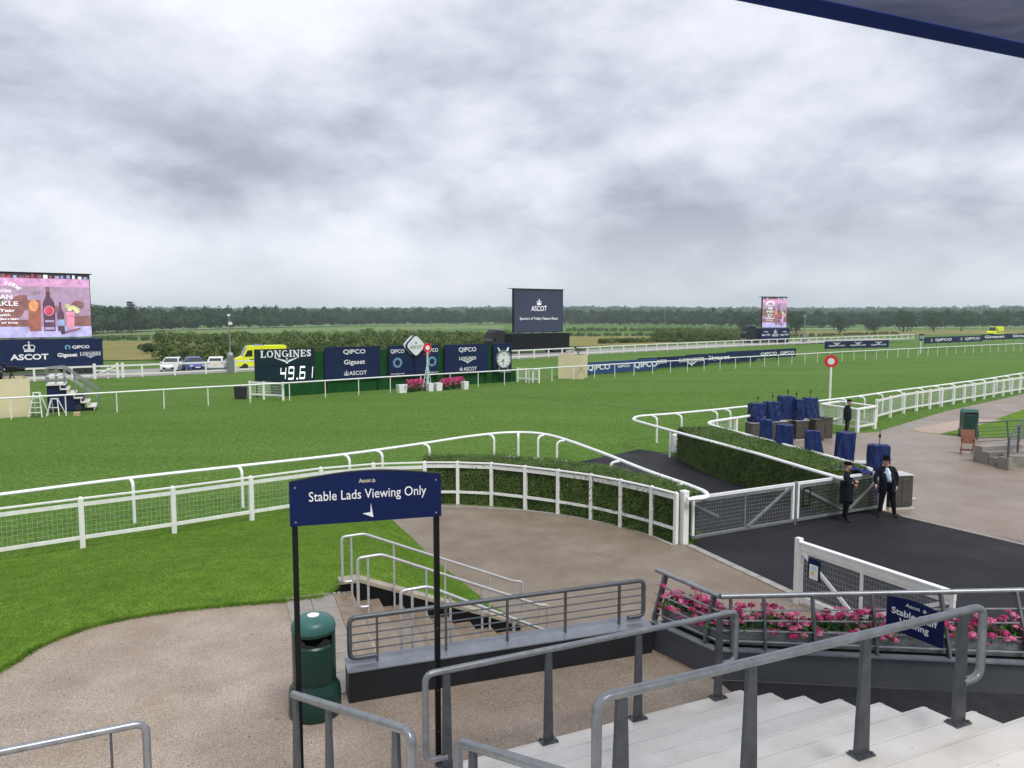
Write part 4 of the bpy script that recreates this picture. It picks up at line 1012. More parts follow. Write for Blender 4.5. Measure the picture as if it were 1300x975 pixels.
MB().tube([(p.x, p.y, 1.27) for p in irs], 0.075, 8, sq=0.8).build('top_rail', M_WHITE, t, smooth=True, world=True)
MB().tube([(p.x, p.y, 0.30) for p in irs[24:]], 0.04, 8, sq=0.8).build('rail', M_WHITE, t, smooth=True, world=True)
pm = MB().box((0, 0, 0.66), (0.12, 0.12, 1.32)).mesh('post', M_WOODW)
for p in resample(irs, 1.85)[1:]: put(pm, 'post', t, (p.x - irs[0].x, p.y - irs[0].y, 0), 0.6)
for a, b_ in zip(resample(irs, 1.85)[5:], resample(irs, 1.85)[6:]): mesh_panel(t, a, b_, 0.32, 1.2, 0.12, 0.13, 0.005)
# numbered marker pegs and white foam guard at the hedge foot
t = tag(MB().lathe([(0.05, 0), (0.16, 0.12), (0.17, 0.5), (0.15, 0.86), (0.08, 0.9)], n=14).build('foam_guard', M_WHITE, None, smooth=True, loc=G(857, 577)), 'white padded foam guard standing at the tip of the hedge', 'guard')
b = MB()
for k, z in enumerate((0.1, 0.25, 0.42)): b.tube([(0.12, -0.13, z), (0.22, -0.20, z + 0.05), (0.16, -0.22, z + 0.2)], 0.03, 6)
b.build('strap', M_BLACK, t)
for (px, py), num in (((888, 589), '4'), ((960, 612), '5')):
    p = G(px, py); t = thing('marker_tag', {'4': 'small white tag at the hedge end farthest from the gates', '5': 'small white numbered tag on the hedge face nearest the gates'}[num], 'marker', (p.x - 0.06, p.y - 0.04, 0.0), R(-25))
    MB().box((0, 0, 0.30), (0.02, 0.02, 0.6)).build('peg', M_WHITE, t); MB().box((0, -0.02, 0.50), (0.13, 0.012, 0.20)).build('plate', M_WHITE, t)
    text(num, t, M_BLACK, 0, -0.030, 0.50, 0.13)

# ---- gates
def gate(name, label, A, B_, h, braces, mids, post0=True, planks=False, gap=0.02):
    d = B_ - A; L = d.length; t = thing(name, label, 'gate', (A.x, A.y, 0), math.atan2(d.y, d.x)); F = M_GALV if not planks else M_WOODW
    z0 = 0.14
    MB().box((L / 2, 0, h), (L, 0.07, 0.075 if not planks else 0.13)).build('top_rail', M_WHITE, t)
    if planks: MB().box((L / 2, 0, h + 0.085), (L, 0.12, 0.03)).build('top_rail', M_WHITE, t)
    MB().box((L / 2, 0.0, h - 0.10), (L - 0.1, 0.035, 0.07)).build('frame_rail', F, t)
    MB().box((L / 2, 0, z0), (L, 0.06, 0.07 if not planks else 0.11)).build('bottom_rail', M_WHITE if planks else F, t)
    for x in (0.04, L - 0.04): MB().box((x, 0, (h + z0) / 2), (0.07, 0.065, h - z0 - 0.09)).build('stile', M_WHITE, t)
    for x in mids: MB().box((x * L, 0, (h + z0) / 2), (0.05, 0.04, h - z0 - 0.08)).build('stile', F, t)
    for (xa, za, xb, zb2) in braces: MB().beam((xa * L, -0.03, z0 + 0.04 + za * (h - z0 - 0.1)), (xb * L, -0.03, z0 + 0.04 + zb2 * (h - z0 - 0.1)), 0.04, 0.07).build('brace', F, t)
    b = MB(); k = int(L / 0.062)
    for i in range(1, k): b.beam((L * i / k, 0.01, z0), (L * i / k, 0.01, h - 0.06), 0.006, 0.006)
    for i in range(1, 10): b.beam((0.05, 0.01, z0 + (h - z0) * i / 10), (L - 0.05, 0.01, z0 + (h - z0) * i / 10), 0.006, 0.006)
    o = b.build('wire_mesh', M_GALV, t); o['kind'] = 'stuff'
    return t
gA, gB, gC = Vector((4.62, 19.82, 0)), Vector((8.10, 21.60, 0)), Vector((11.35, 23.25, 0))
g1 = gate('gate', 'left white mesh gate closed across the asphalt road', gA + Vector((.12, .05, 0)), gB - Vector((.04, .02, 0)), 1.20, ((0.52, 0, 0.96, 1), (0.02, 0.86, 0.24, 0.45)), (0.5,))
g2 = gate('gate', 'right white mesh gate closed behind the two stewards', gB + Vector((.06, .03, 0)), gC, 1.20, ((0.04, 0.92, 0.55, 0.02), (0.60, 0.02, 0.98, 0.95)), ())
b = MB(); fx, fz = 0.34, 0.78     # black framed notice
for q in ((fx, -0.05, fz + 0.26, 0.28, 0.05), (fx, -0.05, fz - 0.26, 0.28, 0.05)): b.box((q[0], q[1], q[2]), (q[3], 0.02, q[4]))
for s_ in (-1, 1): b.box((fx + s_ * 0.13, -0.05, fz), (0.04, 0.018, 0.56))
b.build('notice_frame', M_BLACK, g2)
def gate_post(label, p, w=0.16, h=1.42, m=None):
    t = thing('gate_post', label, 'post', (p.x, p.y, 0), math.atan2(gB.y - gA.y, gB.x - gA.x))
    MB().box((0, 0, h / 2), (w, w, h)).build('shaft', m or M_WOODW, t); MB().box((0, 0, h + 0.015), (w * 1.12, w * 1.12, 0.03), taper=0.8).build('cap', m or M_WOODW, t)
    for z in (0.25, 1.1): MB().box((w * 0.7, 0, z), (0.1, 0.05, 0.04)).build('hinge', M_GALV, t)
    return t
gate_post('thick white post between the curved fence and the left gate', gA - Vector((0.10, 0.05, 0)), 0.17, 1.40)
gate_post('white post at the end of the right gate behind the steward', gC + Vector((0.10, 0.05, 0)), 0.14, 1.30)
o = MB().box((0, 0, 0.62), (0.05, 0.07, 1.30)).build('latch_bar', M_GALV, g1, loc=((gB - gA).length - 0.12, 0, 0))
g3a, g3b = Vector((5.97, 15.55, 0)), Vector((7.50, 12.62, 0))
g3 = gate('gate', 'open white plank-topped mesh gate behind the pink flowers', g3a, g3b, 1.24, ((0.03, 0.95, 0.42, 0.05), (0.45, 0.05, 0.97, 0.95)), (0.45,), planks=True)
MB().box((-0.03, 0, 0.70), (0.12, 0.12, 1.40)).build('post', M_WOODW, g3)
MB().box((0.42, -0.055, 0.86), (0.30, 0.015, 0.44)).build('notice_board', M_NAVY2, g3); nb = bpy.data.objects['notice_board']
MB().box((0.42, -0.066, 0.81), (0.21, 0.006, 0.30)).build('notice_sheet', M_LETTER, nb)
o = MB().box((0.40, -0.071, 0.79), (0.07, 0.004, 0.08)).build('printed_patch', mat('yellow_print', (0.75, 0.62, 0.12), 0.6, var=0.1), nb)
o = MB()
for k in range(4): o.box((0.43, -0.0715, 0.93 - 0.022 * k), (0.13, 0.003, 0.006))
o.build('printed_lines', M_TEAL, nb)
rp = thing('bollard_post', 'white square post at the right edge beside the kerb line', 'post', (13.55, 19.75, 0), 0.4)
MB().box((0, 0, 0.58), (0.14, 0.14, 1.16)).build('shaft', M_WOODW, rp); MB().box((0, 0, 1.175), (0.16, 0.16, 0.03), taper=0.8).build('cap', M_WOODW, rp)

# right-hand running rail and mesh fence
rr = [G(1036, 509.5, 1.25), G(1090, 503, 1.25), G(1138, 496, 1.25), G(1205, 487.5, 1.25), G(1259, 480, 1.25), G(1300, 473.5, 1.25), G(1360, 465.5, 1.25)]
swan_rail('running_rail', 'white curved-post running rail beyond the right-hand concourse fence', spline(rr, 10), [G(x, y, 1.25) for x, y in ((1062, 506), (1090, 503), (1114, 499.5), (1138, 496), (1163, 493), (1184, 490.3), (1205, 487.5), (1225, 484.7), (1242, 482.3), (1259, 480), (1276, 477.3), (1292, 474.8), (1308, 472.3), (1325, 470))])
fr = [Vector((G(x, y).x, G(x, y).y, 0)) for x, y in ((1112, 535), (1130, 529.7), (1147, 525), (1163, 522), (1180, 519.2), (1195, 516.4), (1210, 513.6), (1223.5, 511.3), (1236.5, 509), (1249, 506.8), (1261, 504.6), (1273, 502.6), (1284, 500.6), (1294, 499), (1304, 497.3), (1314, 495.6))]
post_fence('mesh_fence', 'white post and mesh fence along the right-hand concourse', fr, 1.24, (0.17, 0.12), ((1.16, 0.06, 0.13), (0.30, 0.05, 0.10)), (0.14, 0.15, 0.006), cap=1)
# small white pen of hurdles at the head of that fence
pc = [Vector((G(1043, 541).x, G(1043, 541).y, 0)), Vector((G(1088, 549).x, G(1088, 549).y, 0)), Vector((G(1110, 544.5).x, G(1110, 544.5).y, 0))]
pc.append(pc[0] + (pc[2] - pc[1]) * 1.05)
t = thing('hurdle_pen', 'white box-shaped pen of plank-topped hurdles beside the standing man', 'pen', pc[1])
pm = MB().box((0, 0, 0.6), (0.15, 0.15, 1.2)).mesh('post', M_WOODW)
for p in pc: put(pm, 'post', t, (p - pc[1]), 0.3)
for a, b_ in ((0, 1), (1, 2), (2, 3), (3, 0)):
    A, B_ = pc[a], pc[b_]
    MB().beam(A + Vector((0, 0, 1.20 + 0.004 * a)), B_ + Vector((0, 0, 1.20 + 0.004 * a)), 0.24, 0.06).build('top_plank', M_WOODW, t, world=True)
    MB().beam(A + Vector((0, 0, 0.28)), B_ + Vector((0, 0, 0.28)), 0.05, 0.10).build('bottom_rail', M_WOODW, t, world=True)
    mesh_panel(t, A, B_, 0.33, 1.15, 0.11, 0.12, 0.006)
c_ = (pc[0] + pc[1] + pc[2] + pc[3]) / 4
# marker post with red and white disc
p = G(1053, 516)
t = thing('marker_post', 'tall white post with red and white disc beyond the covered stands', 'marker', (p.x, p.y, 0), R(-20))
MB().tube([(0, 0, 0), (0, 0, 2.6)], 0.075, 10).build('pole', M_WHITE, t, smooth=True)
MB().ring_xz((0, 2.98), 0.20, 0.42, -0.03, 0.03, 32).build('ring', M_RED, t); MB().ring_xz((0, 2.98), 0.0, 0.215, -0.036, 0.036, 28).build('disc', M_WHITE, t)

# ---- covered bookmaker stands
def crumple(b, g, amp):
    b.v = [(x + g.normal() * amp, y + g.normal() * amp, z + g.normal() * amp * 0.5) for x, y, z in b.v]; return b
def cover_mesh(g, w, d, z0, z1, taper, skew, tail):
    b = MB(); nz = 6; nn_ = 24; vs_ = []; fs = []
    for k in range(nz + 1):
        t = k / nz; z = z0 + (z1 - z0) * t; q = 1 + (taper - 1) * t
        for j in range(nn_):
            s_ = j / nn_ * 4; e = int(s_); f = s_ - e
            cx, cy = [(-1 + 2 * f, -1), (1, -1 + 2 * f), (1 - 2 * f, 1), (-1, 1 - 2 * f)][e]
            rip = (0.25 + 0.75 * (1 - t)) * 0.040 * math.sin(j * 2.1 + k * 0.9 + skew * 9) + g.normal() * 0.010
            vs_.append((cx * w / 2 * q + skew * t * 0.1 + rip * (1 if abs(cx) == 1 else 0) + (tail * (1 - t) ** 2 * 0.3 if cx > 0.6 else 0), cy * d / 2 * q + rip * (1 if abs(cy) == 1 else 0), z + (0.07 * math.sin(j * 1.3 + skew * 4) * (1 - t) if k < 2 else 0.025 * math.sin(j * 0.9 + skew * 7) * t)))
    for k in range(nz):
        for j in range(nn_): fs.append((k * nn_ + j, k * nn_ + (j + 1) % nn_, (k + 1) * nn_ + (j + 1) % nn_, (k + 1) * nn_ + j))
    fs.append(tuple(range(nz * nn_, (nz + 1) * nn_))); b.add(vs_, fs); return b
def stand(label, grp, x, y, rz, w, d, z0, z1, cab, taper=0.88, skew=0.0, tail=0.0, pole=0.35, seed=0):
    """cabinet carrying a display board under a blue cloth; cab=(dx, length, depth, height) is the cabinet beside it"""
    t = thing('betting_stand', label, 'stand', (x, y, 0), rz, grp); g = np.random.default_rng(seed)
    b = cover_mesh(g, w, d, z0, z1, taper, skew, tail); b.build('cover', M_COVER, t)
    MB().box((0.01, 0.0, z0 / 2 + 0.06), (w * 0.8, d * 0.8, z0 + 0.1)).build('frame', M_CAB, t)
    cx, cl, cd, ch = cab
    c = MB().box((cx, 0.0, ch / 2 + 0.04), (cl, cd, ch - 0.08)).build('cabinet', M_CAB, t)
    MB().box((cx, 0, ch + 0.012), (cl + 0.06, cd + 0.05, 0.024)).build('top_board', M_SLABW, c)
    MB().box((cx, 0, 0.03), (cl + 0.1, cd + 0.1, 0.05)).build('plinth', M_SLABW, c)
    for k in (-1, 1): MB().box((cx + k * cl * 0.24, -cd / 2 - 0.006, ch / 2 + 0.04), (cl * 0.42, 0.012, ch * 0.8)).build('door', M_CAB, c)
    if pole: MB().tube([(w * 0.28, d * 0.42, z0 * 0.6), (w * 0.28, d * 0.44, z1 + pole)], 0.016, 6).build('pole', M_GREYST, t, smooth=True); MB().box((w * 0.28, d * 0.44, z1 + pole * 0.55), (0.05, 0.05, 0.09)).build('lamp', M_BLACK, t)
    return t
M_SLABW = mat('pale_worn_board', (0.50, 0.50, 0.49), 0.35, var=0.15, scale=5)
fronts = [(1116, 563, 'nearest to the gate', (0.62, 0.75, 0.60, 1.05), 0.90, 0.0, 0.0), (1073, 547, 'second from the gate, with a draped side', (0.62, 0.8, 0.5, 0.95), 0.95, 0.25, -0.2), (1033, 545, 'third from the gate, its cloth trailing wide', (0.62, 0.7, 0.5, 0.9), 0.80, -0.2, 0.9), (996, 537, 'fourth from the gate, boxy', (0.62, 0.6, 0.5, 0.9), 0.97, 0.1, 0.1), (973, 531, 'farthest from the gate', (0.62, 0.5, 0.5, 0.9), 0.78, -0.1, -0.3)]
ord_ = ('front row')
for k, (px, py, where, cab, tp, sk, tl) in enumerate(fronts):
    z1 = 1.98; p = G(px, py + 2, z1)
    stand('blue-covered betting stand in the front row, %s' % where, 'covered betting stands', p.x, p.y, R((8, -6, -14, -10, -20)[k]), 0.56, 0.48, 0.45, z1, cab, tp, sk, tl, (0.45, 0.36, 0, 0, 0)[k], k)
backs = [(961, 512, 1.85, 0.66, 'at its left end'), (980, 510, 1.88, 0.66, 'second from the left'), (998.5, 503, 2.08, 0.70, 'the tallest'), (1012.5, 507, 1.95, 0.42, 'the narrow one'), (1028, 505, 1.95, 0.74, 'at its right end, flaring downwards')]
for k, (px, py, z1, w, where) in enumerate(backs):
    p = G(px, py, z1); z1 = z1
    stand('blue-covered betting stand in the back row, %s' % where, 'covered betting stands', p.x, p.y, R((10, 12, 8, 14, 12)[k]), w, 0.6, 0.98, z1, (0.12, 1.05 if k != 3 else 0.7, 0.62, 0.94), (0.96, 0.95, 0.95, 0.97, 0.78)[k], (0.1, 0, -0.1, 0, 0.2)[k], 0.0, (0.40, 0.42, 0.35, 0.4, 0.45)[k], 20 + k)
# loose cabinets closing the back row and a folded cloth
for px, py, lab in ((1047, 556, 'plain brown cabinet at the right end of the back row'), (1036, 559, 'open brown cabinet with dark shelf beside the end cabinet')):
    p = G(px, py); t = thing('cabinet', lab, 'cabinet', (p.x, p.y, 0), R(12))
    MB().box((0, 0, 0.52), (0.46, 0.55, 0.98)).build('body', M_CAB, t); MB().box((0, 0, 1.022), (0.50, 0.6, 0.022)).build('top_board', M_CAB, t); MB().box((0, -0.28, 0.5), (0.36, 0.014, 0.8)).build('door', M_CAB, t)
b = MB(); nx = 12; vs_ = []
for i in range(nx + 1):
    for j in range(6): vs_.append((-0.6 + 1.2 * i / nx, -0.2 + 0.09 * j, 0.05 * math.sin(i * 1.7 + j) + 0.04 * math.sin(j * 2.4) + 0.10 * math.exp(-((i - 6) / 4.0) ** 2)))
b.add(vs_, [(i * 6 + j, (i + 1) * 6 + j, (i + 1) * 6 + j + 1, i * 6 + j + 1) for i in range(nx) for j in range(5)])
p = G(1085, 599, 1.3)
o = b.build('folded_cloth', M_COVER, None, smooth='all', loc=(p.x + 0.05, p.y + 0.35, 1.25), rz=-0.6); so = o.modifiers.new('thick', 'SOLIDIFY'); so.thickness = 0.02
tag(o, 'crumpled blue cloth lying on the hedge top behind the steward', 'cloth')
st_ = thing('base_board', 'pale flat board on the ground beside the nearest betting stand', 'board', (G(1140, 634).x + 0.1, G(1140, 634).y, 0), 0.15)
MB().box((0, 0, 0.05), (0.75, 0.5, 0.05)).build('board', M_SLABW, st_); MB().box((0, 0, 0.02), (0.6, 0.4, 0.04)).build('skid', M_CAB, st_)

# ---- right: bin, folding chair, ramp wall
p = G(1229, 554.5); t = thing('litter_bin', 'square green litter bin on the far right concourse by the lawn', 'bin', (p.x, p.y, 0.014), R(-12))
MB().box((0, 0, 0.17), (0.86, 0.70, 0.34)).build('base', M_GREENB, t); MB().box((0, 0, 0.66), (0.78, 0.62, 0.66)).build('body', M_GREENB, t)
for q in (-1, 1): MB().box((q * 0.33, 0, 1.04), (0.12, 0.62, 0.12)).build('hood_side', M_GREENB, t)
t.scale = (0.84, 0.9, 1.12)
MB().box((0, 0.26, 1.04), (0.56, 0.08, 0.12)).build('hood_back', M_GREENB, t); MB().box((0, 0, 1.16), (0.80, 0.64, 0.13), taper=0.86).build('lid', M_GREENL, t); MB().box((0, 0.02, 0.995), (0.56, 0.5, 0.012)).build('liner', M_LETTERG, t)
p = G(1229, 578.5)
ch = thing('folding_chair', 'brown folding chair leaning back against the ramp railing', 'chair', (p.x, p.y, 0.014), R(-18))
seat = MB().box((0, 0.10, 0.58), (0.42, 0.04, 0.30)); seat.v = [(x, y + (z - 0.5) * 0.25, z) for x, y, z in seat.v]; seat.build('seat', M_CHAIR, ch)
bk = MB().box((0, 0.22, 0.80), (0.44, 0.03, 0.26)); bk.v = [(x, y + (z - 0.8) * 0.3, z) for x, y, z in bk.v]; bk.build('backrest', M_CHAIR, ch)
for s_ in (-1, 1):
    MB().beam((s_ * 0.22, -0.06, 0.0), (s_ * 0.21, 0.27, 0.96), 0.025, 0.04).build('leg', M_CHAIR, ch); MB().beam((s_ * 0.19, 0.36, 0.0), (s_ * 0.19, 0.05, 0.62), 0.025, 0.04).build('leg', M_CHAIR, ch)
ch.scale = (1.15, 1.15, 1.15)
MB().beam((-0.21, 0.0, 0.22), (0.21, 0.0, 0.22), 0.02, 0.03).build('stretcher', M_CHAIR, ch); MB().beam((-0.20, 0.32, 0.14), (0.20, 0.32, 0.14), 0.02, 0.03).build('stretcher', M_CHAIR, ch)
ra_, rb_ = G(1238, 573.5), G(1277, 593.5)
rd = rb_ - ra_; t = thing('ramp_wall', 'low concrete ramp wall with grey railing on the far right', 'wall', (ra_.x, ra_.y, 0), math.atan2(rd.y, rd.x)); L = rd.length
MB().add([(0, 0, 0), (L, 0, 0), (L, 0, 0.46), (0, 0, 0.22), (0, 4.5, 0), (L, 4.5, 0), (L, 4.5, 0.46), (0, 4.5, 0.22)], [(0, 1, 2, 3), (7, 6, 5, 4), (3, 2, 6, 7), (1, 5, 6, 2), (0, 3, 7, 4)]).build('wall_panel', M_CONCR, t)
fa = G(1226, 541, 1.25); q0 = Vector((fa.x, fa.y, 0)); q1 = G(1310, 538.5, 1.30); 
t = thing('ramp_railing', 'grey bar railing on the ramp wall behind the folding chair', 'railing', (ra_.x, ra_.y, 0))
la, lb = ra_ + Vector((0.1, 0.12, 0)), ra_ + Vector((4.2, 0.9, 0))
MB().tube(bend([(la.x, la.y, 0.5), (la.x, la.y, 1.26), (lb.x, lb.y, 1.40)], 0.1), 0.030, 10).build('handrail', M_GREYST, t, smooth=True, world=True)
for k in range(5):
    z = 0.42 + 0.15 * k; MB().tube([(la.x, la.y, z), (lb.x, lb.y, z + 0.12)], 0.018, 6).build('rail', M_GREYST, t, smooth=True, world=True)
for k in (0.40, 0.75): p = la.lerp(lb, k); MB().beam((p.x + 0.02, p.y, 0.22), (p.x - 0.12, p.y + 0.03, 1.28), 0.03, 0.07).build('post', M_GREYST, t, world=True); MB().box((p.x + 0.02, p.y, 0.30), (0.2, 0.14, 0.03)).build('base_plate', M_GREYST, t, world=True)
# steps with a sloping railing at the frame edge
ca = G(1276, 597)
t = thing('corner_stair', 'dark concrete stair end with plinth at the right edge', 'stair', (ca.x, ca.y, 0), R(14))
MB().box((0.10, 0.1, 0.24), (0.22, 0.5, 0.48)).build('plinth', M_CONCR, t)
for k in range(4): MB().box((0.21 + 1.0, 0.45 + k * 0.36, 0.09 + 0.085 * k), (2.0, 0.42, 0.17 + 0.17 * k)).build('step', M_CONCR, t)
t = thing('stair_railing', 'sloping grey bar railing on the stair at the right edge', 'railing', (ca.x, ca.y, 0), R(14))
MB().tube(bend([(0.10, 0.0, 0.50), (0.10, 0.0, 1.32), (1.9, 0.9, 1.95)], 0.1), 0.032, 10).build('handrail', M_GREYST, t, smooth=True)
for k in range(5): z = 0.62 + 0.13 * k; MB().tube([(0.10, 0, z), (1.9, 0.9, z + 0.62)], 0.018, 6).build('rail', M_GREYST, t, smooth=True)
for k in (0.0, 0.55): MB().beam((0.10 + 1.8 * k, 0.9 * k, 0.46 + 0.2 * k), (0.10 + 1.8 * k, 0.9 * k, 1.30 + 0.63 * k), 0.03, 0.08).build('post', M_GREYST, t)

# ================================================================== PEOPLE
def skin_body(V, E_, Rr, root=0, sub=2):
    me = bpy.data.meshes.new('body'); me.from_pydata(V, E_, []); o = bpy.data.objects.new('tmp_body', me); COL.objects.link(o)
    md = o.modifiers.new('skin', 'SKIN'); md.use_smooth_shade = True; md.branch_smoothing = 0.4
    for i, r in enumerate(Rr): sv = me.skin_vertices[0].data[i]; sv.radius = r if hasattr(r, '__len__') else (r, r); sv.use_root = (i == root)
    s2_ = o.modifiers.new('sub', 'SUBSURF'); s2_.levels = sub; s2_.render_levels = sub
    dg = bpy.context.evaluated_depsgraph_get(); dg.update(); out = bpy.data.meshes.new_from_object(o.evaluated_get(dg)); bpy.data.objects.remove(o); return out
def person(label, loc, rz, H, pose, coat=M_COAT, trou=M_TROU, hat='bowler', shirt=None, coat_len=0.36, hair=M_HAIR, grp=None):
    """clothed figure facing local -y. pose: dict of joints in metres for a 1.75 m body"""
    t = thing('person', label, 'person', loc, rz, grp); k = H / 1.75
    J = dict(pel=(0, 0, 0.95), waist=(0, 0.0, 1.08), chest=(0, 0.0, 1.28), neck=(0, 0.01, 1.47), skull=(0, -0.01, 1.60),
             shl=(0.19, 0.01, 1.42), ell=(0.25, 0.03, 1.14), wrl=(0.24, -0.06, 0.89), shr=(-0.19, 0.01, 1.42), elr=(-0.25, 0.03, 1.14), wrr=(-0.24, -0.06, 0.89),
             hil=(0.095, 0, 0.90), knl=(0.10, -0.01, 0.50), anl=(0.10, 0.02, 0.09), tol=(0.12, -0.15, 0.04), hir=(-0.095, 0, 0.90), knr=(-0.10, -0.01, 0.50), anr=(-0.10, 0.02, 0.09), tor=(-0.12, -0.15, 0.04))
    J.update(pose); names = list(J); V = [Vector(J[n_]) * k for n_ in names]; ix = {n_: i for i, n_ in enumerate(names)}
    rad_ = dict(pel=(0.18, 0.135), waist=(0.175, 0.135), chest=(0.20, 0.135), neck=0.062, skull=0.065, shl=0.098, ell=0.070, wrl=0.046, hil=0.115, knl=0.085, anl=0.055, tol=0.045)
    Rr = []
    for n_ in names:
        q = rad_.get(n_) or rad_.get(n_[:-1] + 'l'); Rr.append(tuple(a * k for a in q) if hasattr(q, '__len__') else q * k)
    ed = [('pel', 'waist'), ('waist', 'chest'), ('chest', 'neck'), ('neck', 'skull')]
    for s_ in 'lr': ed += [('chest', 'sh' + s_), ('sh' + s_, 'el' + s_), ('el' + s_, 'wr' + s_), ('pel', 'hi' + s_), ('hi' + s_, 'kn' + s_), ('kn' + s_, 'an' + s_), ('an' + s_, 'to' + s_)]
    E_ = [(ix[a], ix[b_]) for a, b_ in ed]
    for s_ in 'lr':       # hand: palm and five fingers
        w = V[ix['wr' + s_]]; d = (w - V[ix['el' + s_]]).normalized(); sx = 1 if s_ == 'l' else -1
        side = d.cross(Vector((sx, 0.2, 0))).normalized(); nrm = side.cross(d).normalized() * sx
        V.append(w + d * 0.065 * k); Rr.append((0.040 * k, 0.022 * k)); pi = len(V) - 1; E_.append((ix['wr' + s_], pi))
        for f in range(5):
            off = (f - 1.5) * 0.021 if f < 4 else -0.045; ln = (0.058, 0.07, 0.066, 0.05, 0.04)[f]
            b0 = w + d * (0.095 if f < 4 else 0.05) * k + side * off * k; V.append(b0); Rr.append(0.0105 * k); E_.append((pi, len(V) - 1))
            V.append(b0 + (d * 0.75 - nrm * 0.35).normalized() * ln * k); Rr.append(0.008 * k); E_.append((len(V) - 2, len(V) - 1))
    me = skin_body([tuple(v) for v in V], E_, Rr, ix['pel'], 1)
    head = V[ix['skull']]; wl2, wr2 = V[ix['wrl']], V[ix['wrr']]
    for m in (coat, trou, M_SKIN, M_RUB): me.materials.append(m)
    hipz = V[ix['pel']].z - 0.02 * k; mi = []
    for p_ in me.polygons:
        c = p_.center
        if c.z > V[ix['neck']].z + 0.015 * k and abs(c.x - head.x) < 0.15 * k: mi.append(2)
        elif min((c - wl2).length, (c - wr2).length) < 0.15 * k and min((c - wl2).dot((wl2 - V[ix['ell']]).normalized()) if (c - wl2).length < (c - wr2).length else 9, (c - wr2).dot((wr2 - V[ix['elr']]).normalized()) if (c - wr2).length <= (c - wl2).length else 9) > 0.012 * k: mi.append(2)
        elif c.z < 0.085 * k: mi.append(3)
        elif c.z < hipz and abs(c.x) < 0.24 * k and not (min((c - V[ix['elr']]).length, (c - V[ix['ell']]).length, (c - wl2).length, (c - wr2).length) < 0.09 * k): mi.append(1)
        else: mi.append(0)
    me.polygons.foreach_set('material_index', mi); me.polygons.foreach_set('use_smooth', [True] * len(mi))
    # head shape joined into the same body
    hb_ = MB(); hn = 18; hc = head + Vector((0, -0.012, 0.035)) * k; vs_ = []; fs = []
    for i in range(13):
        ph = math.pi * (0.03 + 0.94 * i / 12) - math.pi / 2
        for j in range(hn):
            a = 2 * math.pi * j / hn; x, y, z = math.cos(ph) * math.cos(a), math.cos(ph) * math.sin(a), math.sin(ph)
            fx = x * 0.076 * (1 - 0.22 * max(0, -z)); fy = y * 0.098; fz = z * 0.118
            if y < -0.5 and abs(x) < 0.25 and -0.35 < z < 0.05: fy -= 0.018 * (1 - abs(x) * 4)      # nose
            if y < -0.6 and 0.15 < abs(x) < 0.5 and 0.05 < z < 0.25: fy += 0.008                    # eye hollows
            if y < -0.5 and -0.62 < z < -0.5 and abs(x) < 0.35: fy += 0.004
            vs_.append((hc.x + fx * k, hc.y + fy * k, hc.z + fz * k))
    for i in range(12):
        for j in range(hn): fs.append((i * hn + j, i * hn + (j + 1) % hn, (i + 1) * hn + (j + 1) % hn, (i + 1) * hn + j))
    fs += [tuple(reversed(range(hn))), tuple(range(12 * hn, 13 * hn))]; hb_.add(vs_, fs)
    for s_ in (-1, 1): hb_.ball((hc.x + s_ * 0.077 * k, hc.y + 0.01 * k, hc.z - 0.005 * k), (0.012 * k, 0.022 * k, 0.032 * k), 8)
    import bmesh as _bm
    bm = _bm.new(); bm.from_mesh(me); nf = len(bm.faces); hm = hb_.mesh('head', M_SKIN, 'all'); bm.from_mesh(hm); bm.faces.ensure_lookup_table()
    for f in bm.faces[nf:]: f.material_index = 2; f.smooth = True
    bm.to_mesh(me); bm.free(); me.name = 'body'
    put(me, 'body', t)
    # hair cap
    hr = MB(); hr.ball((hc.x, hc.y + 0.014 * k, hc.z + 0.028 * k), (0.080 * k, 0.098 * k, 0.100 * k), 16); hr.build('hair', hair, t, smooth='all')
    for s_ in (-1, 1): MB().ball((hc.x + s_ * 0.030 * k, hc.y - 0.091 * k, hc.z + 0.012 * k), (0.011 * k, 0.005 * k, 0.006 * k), 8).build('eye', M_BLACK, t)
    MB().box((hc.x, hc.y - 0.084 * k, hc.z - 0.066 * k), (0.045 * k, 0.008 * k, 0.008 * k)).build('mouth', mat('lips', (0.40, 0.15, 0.12), 0.5), t)
    if hat == 'bowler':
        b = MB().lathe([(0.135, 0.0), (0.137, 0.010), (0.092, 0.012), (0.093, 0.06), (0.080, 0.105), (0.045, 0.128), (0.01, 0.132)], n=20, ey=1.15); b.v = [(x * k, y * k, z * k) for x, y, z in b.v]; b.build('hat', M_HAT, t, smooth='all', loc=hc + Vector((0, 0.005, 0.052)) * k)
    elif hat == 'cap':
        b = MB().lathe([(0.090, 0.0), (0.100, 0.03), (0.095, 0.065), (0.05, 0.09), (0.01, 0.094)], n=18, ey=1.15); b.box((0, -0.13, 0.012), (0.12, 0.10, 0.010)); b.v = [(x * k, y * k, z * k) for x, y, z in b.v]; b.build('hat', M_HAT, t, smooth=True, loc=hc + Vector((0, 0.005, 0.048)) * k)
    # skirt of the coat over the hips
    pe, ws, chst = V[ix['pel']], V[ix['waist']], V[ix['chest']]
    b = MB(); rings = [(chst, 0.215, 0.160), (ws, 0.205, 0.162), (pe, 0.222, 0.175), (Vector((pe.x * 0.8, pe.y, pe.z - coat_len * k * 0.6)), 0.222, 0.172), (Vector((pe.x * 0.7, pe.y, pe.z - coat_len * k)), 0.230, 0.178)]
    vs_ = []; fs = []; n_ = 22; op = 0.32 if shirt else 0.0
